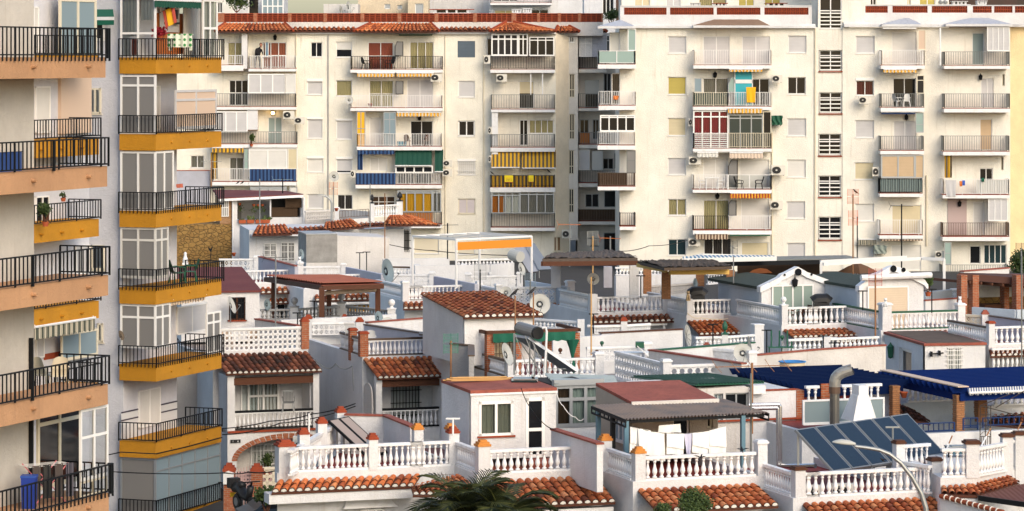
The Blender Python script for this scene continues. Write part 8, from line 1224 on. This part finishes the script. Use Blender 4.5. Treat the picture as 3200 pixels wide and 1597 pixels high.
g=h16.front(-1.5);o=thing('house_number','dark tile house number 16 on the arched entrance wall','sign',g.world(g.a('M',171),-.03,g.z('M',635,0)));o.rotation_euler=(0,0,h16.rz);b=MB();b.box(-.2,0,0,.2,.025,.13);b.build('plate',m_black,o);text('1',.12,m_paint,o,(-.1,-.004,.022));text('6',.12,m_paint,o,(.1,-.004,.022))
for lab,x0,x1,yt in(('brick gate post with a letterbox at the arched house',62,165,900),('brick gate post beside the pink patterned gate',328,432,905)):
 k=PX('M',117);o=thing('gate_post',lab,'gate post',W('M',(x0+x1)/2,1320,117));w_=(x1-x0)*k/2;h=(1320-yt)*k;b=MB();b.box(-w_,-w_,-1.5,w_,w_,h);b.build('brickwork',m_brick,o);b=MB();[b.box(-w_*s_,-w_*s_,h+.1*i,w_*s_,w_*s_,h+.1*i+.1)for i,s_ in enumerate((1.2,.95,.55))];b.build('cap',m_terra,o)
 if x0<100:b=MB();b.box(-.2,-w_-.1,h-.45,.18,-w_,h-.05);b.prism([(-.23,h-.05),(.21,h-.05),(-.01,h+.04)],-w_-.12,-w_);b.build('letterbox',m_plas,o)
o=thing('garden_gate','pale pink iron gate between the brick posts','gate',W('M',240,1330,117.2));k=PX('M',117);b=MB();[b.bar((x,0,0),(x,0,1.75+.1*math.sin(x*3)),.03)for x in[-.35+.1*i for i in range(8)]];b.bar((-.4,0,1.45),(.4,0,1.45),.03);b.bar((-.4,0,.2),(.4,0,.2),.03);b.build('gate_frame',mat('pale_pink_iron',(.55,.38,.36),.5),o);run('cream breeze block garden wall beside the brick gate post','cel',[('M',415,1085),('M',600,1078)],-15.85,.75,cell=.26,style='ring',m=m_cream)
o=thing('scooter','black motor scooter with yellow plate parked by the brick gate post','scooter',W('M',255,1295,112),-60);b=MB();b.tube([(-.75,0,.75),(-.3,0,.8),(.1,0,.55),(.35,0,.5),(.55,0,.95)],[.16,.2,.16,.12,.12],8);b.build('body',m_black,o,None,True);b=MB();b.tube([(-.55,0,.9),(-.1,0,.92)],.14,8);b.build('seat',m_black,o,None,True);b=MB();b.tube([(.5,0,.9),(.62,0,1.1)],.04);b.bar((.6,-.33,1.12),(.6,.33,1.12),.04);b.build('handlebar',m_blk,o);b=MB();b.box(-1.0,-.2,.75,-.72,.2,1.1);b.build('top_box',m_black,o);b=MB();b.box(-.93,-.11,.42,-.91,.11,.58);b.build('number_plate',mat('plate_yellow',(.8,.45,.02),.5),o)
for x in(-.55,.6):b=MB();b.lathe([(.27,-.06),(.3,0),(.27,.06)],(x,0,.3),16,(0,1,0));w_=b.build('wheel',m_black,o);b=MB();b.lathe([(.15,-.065),(.15,.065)],(x,0,.3),12,(0,1,0));b.build('rim',m_galv,w_)
o=thing('parked_car','dark blue car roof half hidden behind the white corner wall','car',W('M',775,1500,108),15);cp=mat('dark_blue_car_paint',(.015,.025,.04),.3);b=MB();P_=[(-2,.35),(-2,.8),(-1.6,.95),(-1.0,1.4),(.3,1.45),(1.0,1.0),(1.9,.85),(2,.35)];b.prism(P_,-.8,.8);b.build('body',cp,o);b=MB();b.prism([(-1.45,.97),(-.95,1.34),(.25,1.38),(.85,1.0)],-.81,.81);b.build('side_window',m_dark,o)
for x in(-1.25,1.25):
 for y in(-.75,.75):b=MB();b.lathe([(.31,-.1),(.31,.1)],(x,y,.31),14,(0,1,0));b.build('wheel',m_black,o)
shrub('black leaved plant silhouette at the corner of the white house','M',470,1330,104,(.45,.3,.35),300,.16,trunk=.3)
def cable(label,pts,r=.012,m=m_blk,sag=.0):
 P=[]
 for p,q in zip(pts,pts[1:]):P+=[p.lerp(q,t/10)-Vector((0,0,sag*4*(t/10)*(1-t/10)))for t in range(10)]
 P.append(pts[-1]);o=thing('cable',label,'cable',P[0]);b=MB();b.tube([p-P[0]for p in P],r*1.3,4);b.build('wire',m,o)
cable('black cable pinned along the lower ochre balcony band',[W('C',800,868,116),W('C',905,845,116),W('C',1170,858,116.3),W('C',1400,805,118.5),W('C',1660,735,121.5)],.02);cable('taut black cable crossing from the tower to the grey wall hook',[W('C',1665,690,121),W('M',45,490,121),W('M',500,420,120),W('M',920,350,119.5),W('M',1330,250,119)],.015,sag=.05);cable('second sagging cable bundle running to the grey wall hook',[W('M',45,550,120),W('M',600,440,119),W('M',1330,275,118.6)],.02,sag=.1);cable('low black cable from the tower past the gate posts',[W('C',840,992,100),W('C',1690,1000,110),W('M',300,910,112),W('M',570,895,108)],.018,sag=.05);cable('thin cable from the lamp pole to the white block window',[W('I',190,1085,175),W('I',450,1040,195),W('I',770,995,215)],.02,sag=.1);cable('long cable sweeping under the white pergola',[W('G',45,1030,172),W('G',400,1080,172),W('G',1050,1120,168)],.02,sag=.05);cable('black cable drooping from the penthouse roof across its door',[W('O',1075,100,91),W('O',1150,270,91),W('O',1280,430,90.6),W('O',1410,500,90.3)],.012,sag=.05);cable('white cord looping from the penthouse to the red roofed room',[W('O',1410,130,92),W('O',1480,270,92),W('O',1600,380,92),W('O',1680,395,92)],.01,m_paint,.08);cable('white cord swagging below the balustrade over the deep tiled lean-to',[W('Q',820,545,142.5),W('Q',950,590,142.5),W('Q',1300,580,143),W('Q',1480,500,143.4)],.02,m_cream,.1);cable('loose grey cable hanging in loops on the grey house flank',[W('L',930,990,125),W('L',1060,1080,124.6),W('L',1130,1030,124.3),W('L',1200,1080,124),W('L',1290,1050,123.6),W('L',1300,1290,123.6)],.014,m_gry,.05)
o=thing('bamboo_bundle','bundle of bamboo canes lying along the penthouse roof','bamboo',W('N',300,1205,92.6));q=W('N',1000,1195,94.2)-o.location
for i in range(9):d=Vector((0,.07*(i%5),.03+.035*(i//3)));b=MB();s_=rnd.uniform(0,.35);b.tube([q*s_+d,q*rnd.uniform(.85,1.)+d],.022,5);b.build('cane',m_cane,o)
o=thing('window_stack','stack of old dark framed window panes on the penthouse roof','window panes',W('N',1125,1245,93.6))
for i in range(5):b=MB();s_=rnd.uniform(-.05,.05);b.box(-.42+s_,-.3,.05*i,.3+s_,.4,.05*i+.04);b.build('old_pane',m_teal if i<4 else m_frostg,o)
b=MB();b.hexa([(.2,-.2,0),(.42,-.25,0),(.42,.3,0),(.2,.3,0)],[(.12,-.2,.3),(.18,-.25,.3),(.18,.3,.3),(.12,.3,.3)]);b.build('leaning_pane',m_dark,o)
for lab,pl,fr,x,y0,y1,wpx,m in(('yellow raincoat hanging on the loggia wall',h16.front(-.1),'M',865,40,255,60,mat('yellow_raincoat',(.66,.42,.01),.6)),('yellow towel over the white balcony rail next to a teal board',Bf.off(-1.25),'H',1565,875,1030,92,mat('amber_towel',(.80,.42,.01),.8)),('orange cloth on the white railing of the corner balcony',Bf.off(-1.3),'U',850,905,950,60,m_orng),('grey beach towel hung over the railing by the ochre side curtain',Bf.off(-1.25),'K',1210,490,628,85,m_shut),('small orange cloth pegged on the white railing',Bf.off(-1.25),'K',1293,498,542,22,m_orng),('small blue cloth pegged next to the orange one',Bf.off(-1.25),'K',1317,492,535,22,mat('blue_cloth',(.04,.12,.5),.8)),('green sock cloth pegged on the same white railing',Bf.off(-1.25),'K',1478,472,505,26,m_green),('blue and white striped towel hanging in the balcony door',Af.off(-.2),'D',560,425,560,40,m_blst2),('pink cloth draped on the ochre balcony rail before the lavender wall',TS.off(-.1),'B',1362,110,140,48,c_sal),('blue towel thrown low on the wicker chair balcony',Af.off(-.8),'G',150,165,205,75,mat('teal_towel',(.01,.2,.3),.8))):
 a=pl.a(fr,x-wpx/2);a1_=pl.a(fr,x+wpx/2);z0,z1=pl.z(fr,y1,a),pl.z(fr,y0,a);o=thing('hanging_cloth',lab,'cloth',pl.world((a+a1_)/2,0,z0));o.rotation_euler=(0,0,math.atan2((pl.s.u*pl.d.x+pl.s.w*pl.d.y).y,(pl.s.u*pl.d.x+pl.s.w*pl.d.y).x));w_=a1_-a;h=z1-z0;b=MB();b.sheet(lambda u,v:(w_*(u-.5)*(.9+.15*v),.03*math.sin(u*11+v*2)*(1.1-v),h*v),10,8);b.build('cloth',m,o,None,True)
b=MB();o=thing('teal_board','turquoise framed board leaning in the open balcony door with yellow towel','board',Bf.world(Bf.a('H',1485),-.6,Bf.z('H',1060)));b.box(-.55,0,0,.55,.05,2.4);b.build('board',mat('turquoise_panel',(.03,.35,.42),.5),o);b=MB();b.box(-.6,-.02,1.5,.6,.06,1.75);b.box(-.62,-.02,0,-.56,.06,2.4);b.box(.56,-.02,0,.62,.06,2.4);b.build('frame',m_paint,o)
for lab,fr,x,y,Y,r in(('terracotta pot on the parapet under the bright blue pergola','T',940,195,101,.12),('orange pot behind the white railing beside the curtained door','D',1598,1075,226.3,.16),('terracotta pot on the low wall end by the sandy screen','E',1370,750,178,.11),('terracotta pot on the wall corner above the lavender parapet','L',155-0,0,170,.11)):
 o=thing('flower_pot',lab,'pot',W(fr,x,y,Y));b=MB();b.lathe([(r*.6,0),(r,r*1.3),(r*1.1,r*1.35),(r*1.1,r*1.6),(r*.85,r*1.6),(r*.8,r*1.3)],n=14);b.build('pot',m_pot,o,None,True)
o=thing('parasol','orange parasol top with a white finial behind the green roofed bungalow','parasol',W('Q',1512,130,155));o.scale=(.38,)*3;b=MB();b.lathe([(1.9,-.35),(1.2,.1),(.6,.35),(.0,.5)],n=8);b.build('canopy',mat('orange_canopy',(.55,.16,.04),.8),o);b=MB();b.lathe([(.12,.45),(.18,.6),(.06,.75),(.1,.9),(.02,1.1)],n=8);b.build('finial',m_paint,o);b=MB();b.tube([(0,0,.4),(0,0,-2.2)],.05);b.build('pole',m_paint,o)
o=thing('parasol','brown hipped parasol behind the second bungalow roof','parasol',W('K',430,1235,154));o.scale=(.34,)*3;b=MB();b.lathe([(3.0,-.45),(1.5,.35),(.0,.95)],n=4);b.build('canopy',mat('brown_canopy',(.13,.065,.03),.8),o);b=MB();b.tube([(0,0,.8),(0,0,-2.2)],.06);b.build('pole',m_paint,o)
for lab,fr,x,y,Y,m,r in(('dark red ball finial on the green pergola balustrade','N',1442,935,121,m_wood,.085),('dark red ball finial on the post before the breeze blocks','N',1792,955,117,m_wood,.085),('green ball finial on the white wall behind the solar heater','N',1840,865,122,m_dgreen,.08),('green ball finial by the upturned table','Q',1728,808,122,m_dgreen,.08),('small red ball finial beside the side on dish','N',980,990,116,m_wood,.07)):o=thing('ball_finial',lab,'finial',W(fr,x,y,Y));b=MB();b.ball((0,0,r*1.6),r);b.build('ball',m,o,None,True);b=MB();b.lathe([(r*.7,0),(r*.3,r*.4),(r*.4,r*.8)],n=10);b.build('base',m,o)
pp_=thing('person','person in dark clothes bending forward at a small table on the top left balcony','person',Af.world(Af.a('D',470),-.55,Af.z('D',690)),0)
me=D.meshes.new('person_body');V=[(0,.1,.95),(.02,.08,1.15),(.1,.02,1.38),(.16,-.04,1.48),(.23,-.08,1.58),(-.1,.1,.9),(.12,.1,.9),(-.14,-.05,.5),(.16,-.05,.5),(-.16,.05,.06),(.18,.05,.06),(-.14,-.1,.03),(.22,-.1,.03),(-.1,.0,1.38),(.28,.0,1.36),(-.05,-.15,1.1),(.38,-.15,1.1),(.15,-.3,1.0),(.4,-.3,1.02),(.22,-.36,.99),(.42,-.36,1.0)]
Ed=[(0,1),(1,2),(2,3),(3,4),(0,5),(0,6),(5,7),(6,8),(7,9),(8,10),(9,11),(10,12),(2,13),(2,14),(13,15),(14,16),(15,17),(16,18),(17,19),(18,20)];me.from_pydata(V,Ed,[]);bo=D.objects.new('person_body',me);C.objects.link(bo);bo.parent=pp_;md=bo.modifiers.new('skin','SKIN');rs=[.17,.17,.18,.06,.05,.11,.11,.075,.075,.05,.05,.04,.04,.07,.07,.05,.05,.035,.035,.03,.03]
for i,r_ in enumerate(rs):me.skin_vertices[0].data[i].radius=(r_,r_*.85)
me.skin_vertices[0].data[0].use_root=True;bo.modifiers.new('smooth','SUBSURF').levels=1;bo.modifiers['smooth'].render_levels=2;me.materials.append(mat('dark_clothing',(.015,.014,.018),.9));b=MB();b.ball((.26,-.1,1.68),.115,12,(.9,1,1.15));b.ball((.27,-.215,1.66),.022,6);b.tube([(.26,-.09,1.5),(.26,-.1,1.6)],.05,8);b.build('face',mat('skin',(.42,.20,.13),.6),pp_,None,True);b=MB();b.ball((.255,-.06,1.72),.125,12,(.95,.95,1));b.build('hair',m_black,pp_,None,True)
table('little white table in front of the person on the top left balcony','D',560,690,225.9,.7,.5,.85)
# ================================================================ ground, light, camera
b=MB();b.sheet(lambda u,v:(-700+1400*u,-20+1500*v,-17.5+(0 if v<.09 else min(3.1,(v-.09)*90))),40,60);tag(b.build('ground',m_asph),kind='structure')
sc=bpy.context.scene
w=D.worlds.new('World');sc.world=w;w.use_nodes=True;nt=w.node_tree;sk=nt.nodes.new('ShaderNodeTexSky');sk.sky_type='NISHITA';sk.sun_disc=False
SUN_AZ,SUN_EL=30.,31.
sk.sun_elevation=R(SUN_EL);sk.sun_rotation=R(180-SUN_AZ);sk.air_density=1.2;sk.dust_density=2.
nt.links.new(sk.outputs[0],nt.nodes['Background'].inputs[0]);nt.nodes['Background'].inputs[1].default_value=.15
l=D.lights.new('sun','SUN');l.energy=1.2;l.angle=R(36);l.color=(1,.85,.66);lo=D.objects.new('sun',l);C.objects.link(lo)
dv=Vector((math.sin(R(SUN_AZ))*math.cos(R(SUN_EL)),-math.cos(R(SUN_AZ))*math.cos(R(SUN_EL)),math.sin(R(SUN_EL))));lo.rotation_euler=dv.to_track_quat('Z','Y').to_euler()
cd=D.cameras.new('camera');cam=D.objects.new('camera',cd);C.objects.link(cam);cam.rotation_euler=(R(90),0,0);cd.sensor_width=36;cd.lens=F0/3200*36;cd.shift_y=-(798.5-HY)/3200;cd.clip_start=1;cd.clip_end=4000
sc.camera=cam
sc.view_settings.view_transform='Standard';sc.view_settings.look='None';sc.view_settings.gamma=1;sc.view_settings.exposure=.64
sc.cycles.max_bounces=6;sc.cycles.transparent_max_bounces=12;sc.cycles.caustics_reflective=False;sc.cycles.caustics_refractive=False
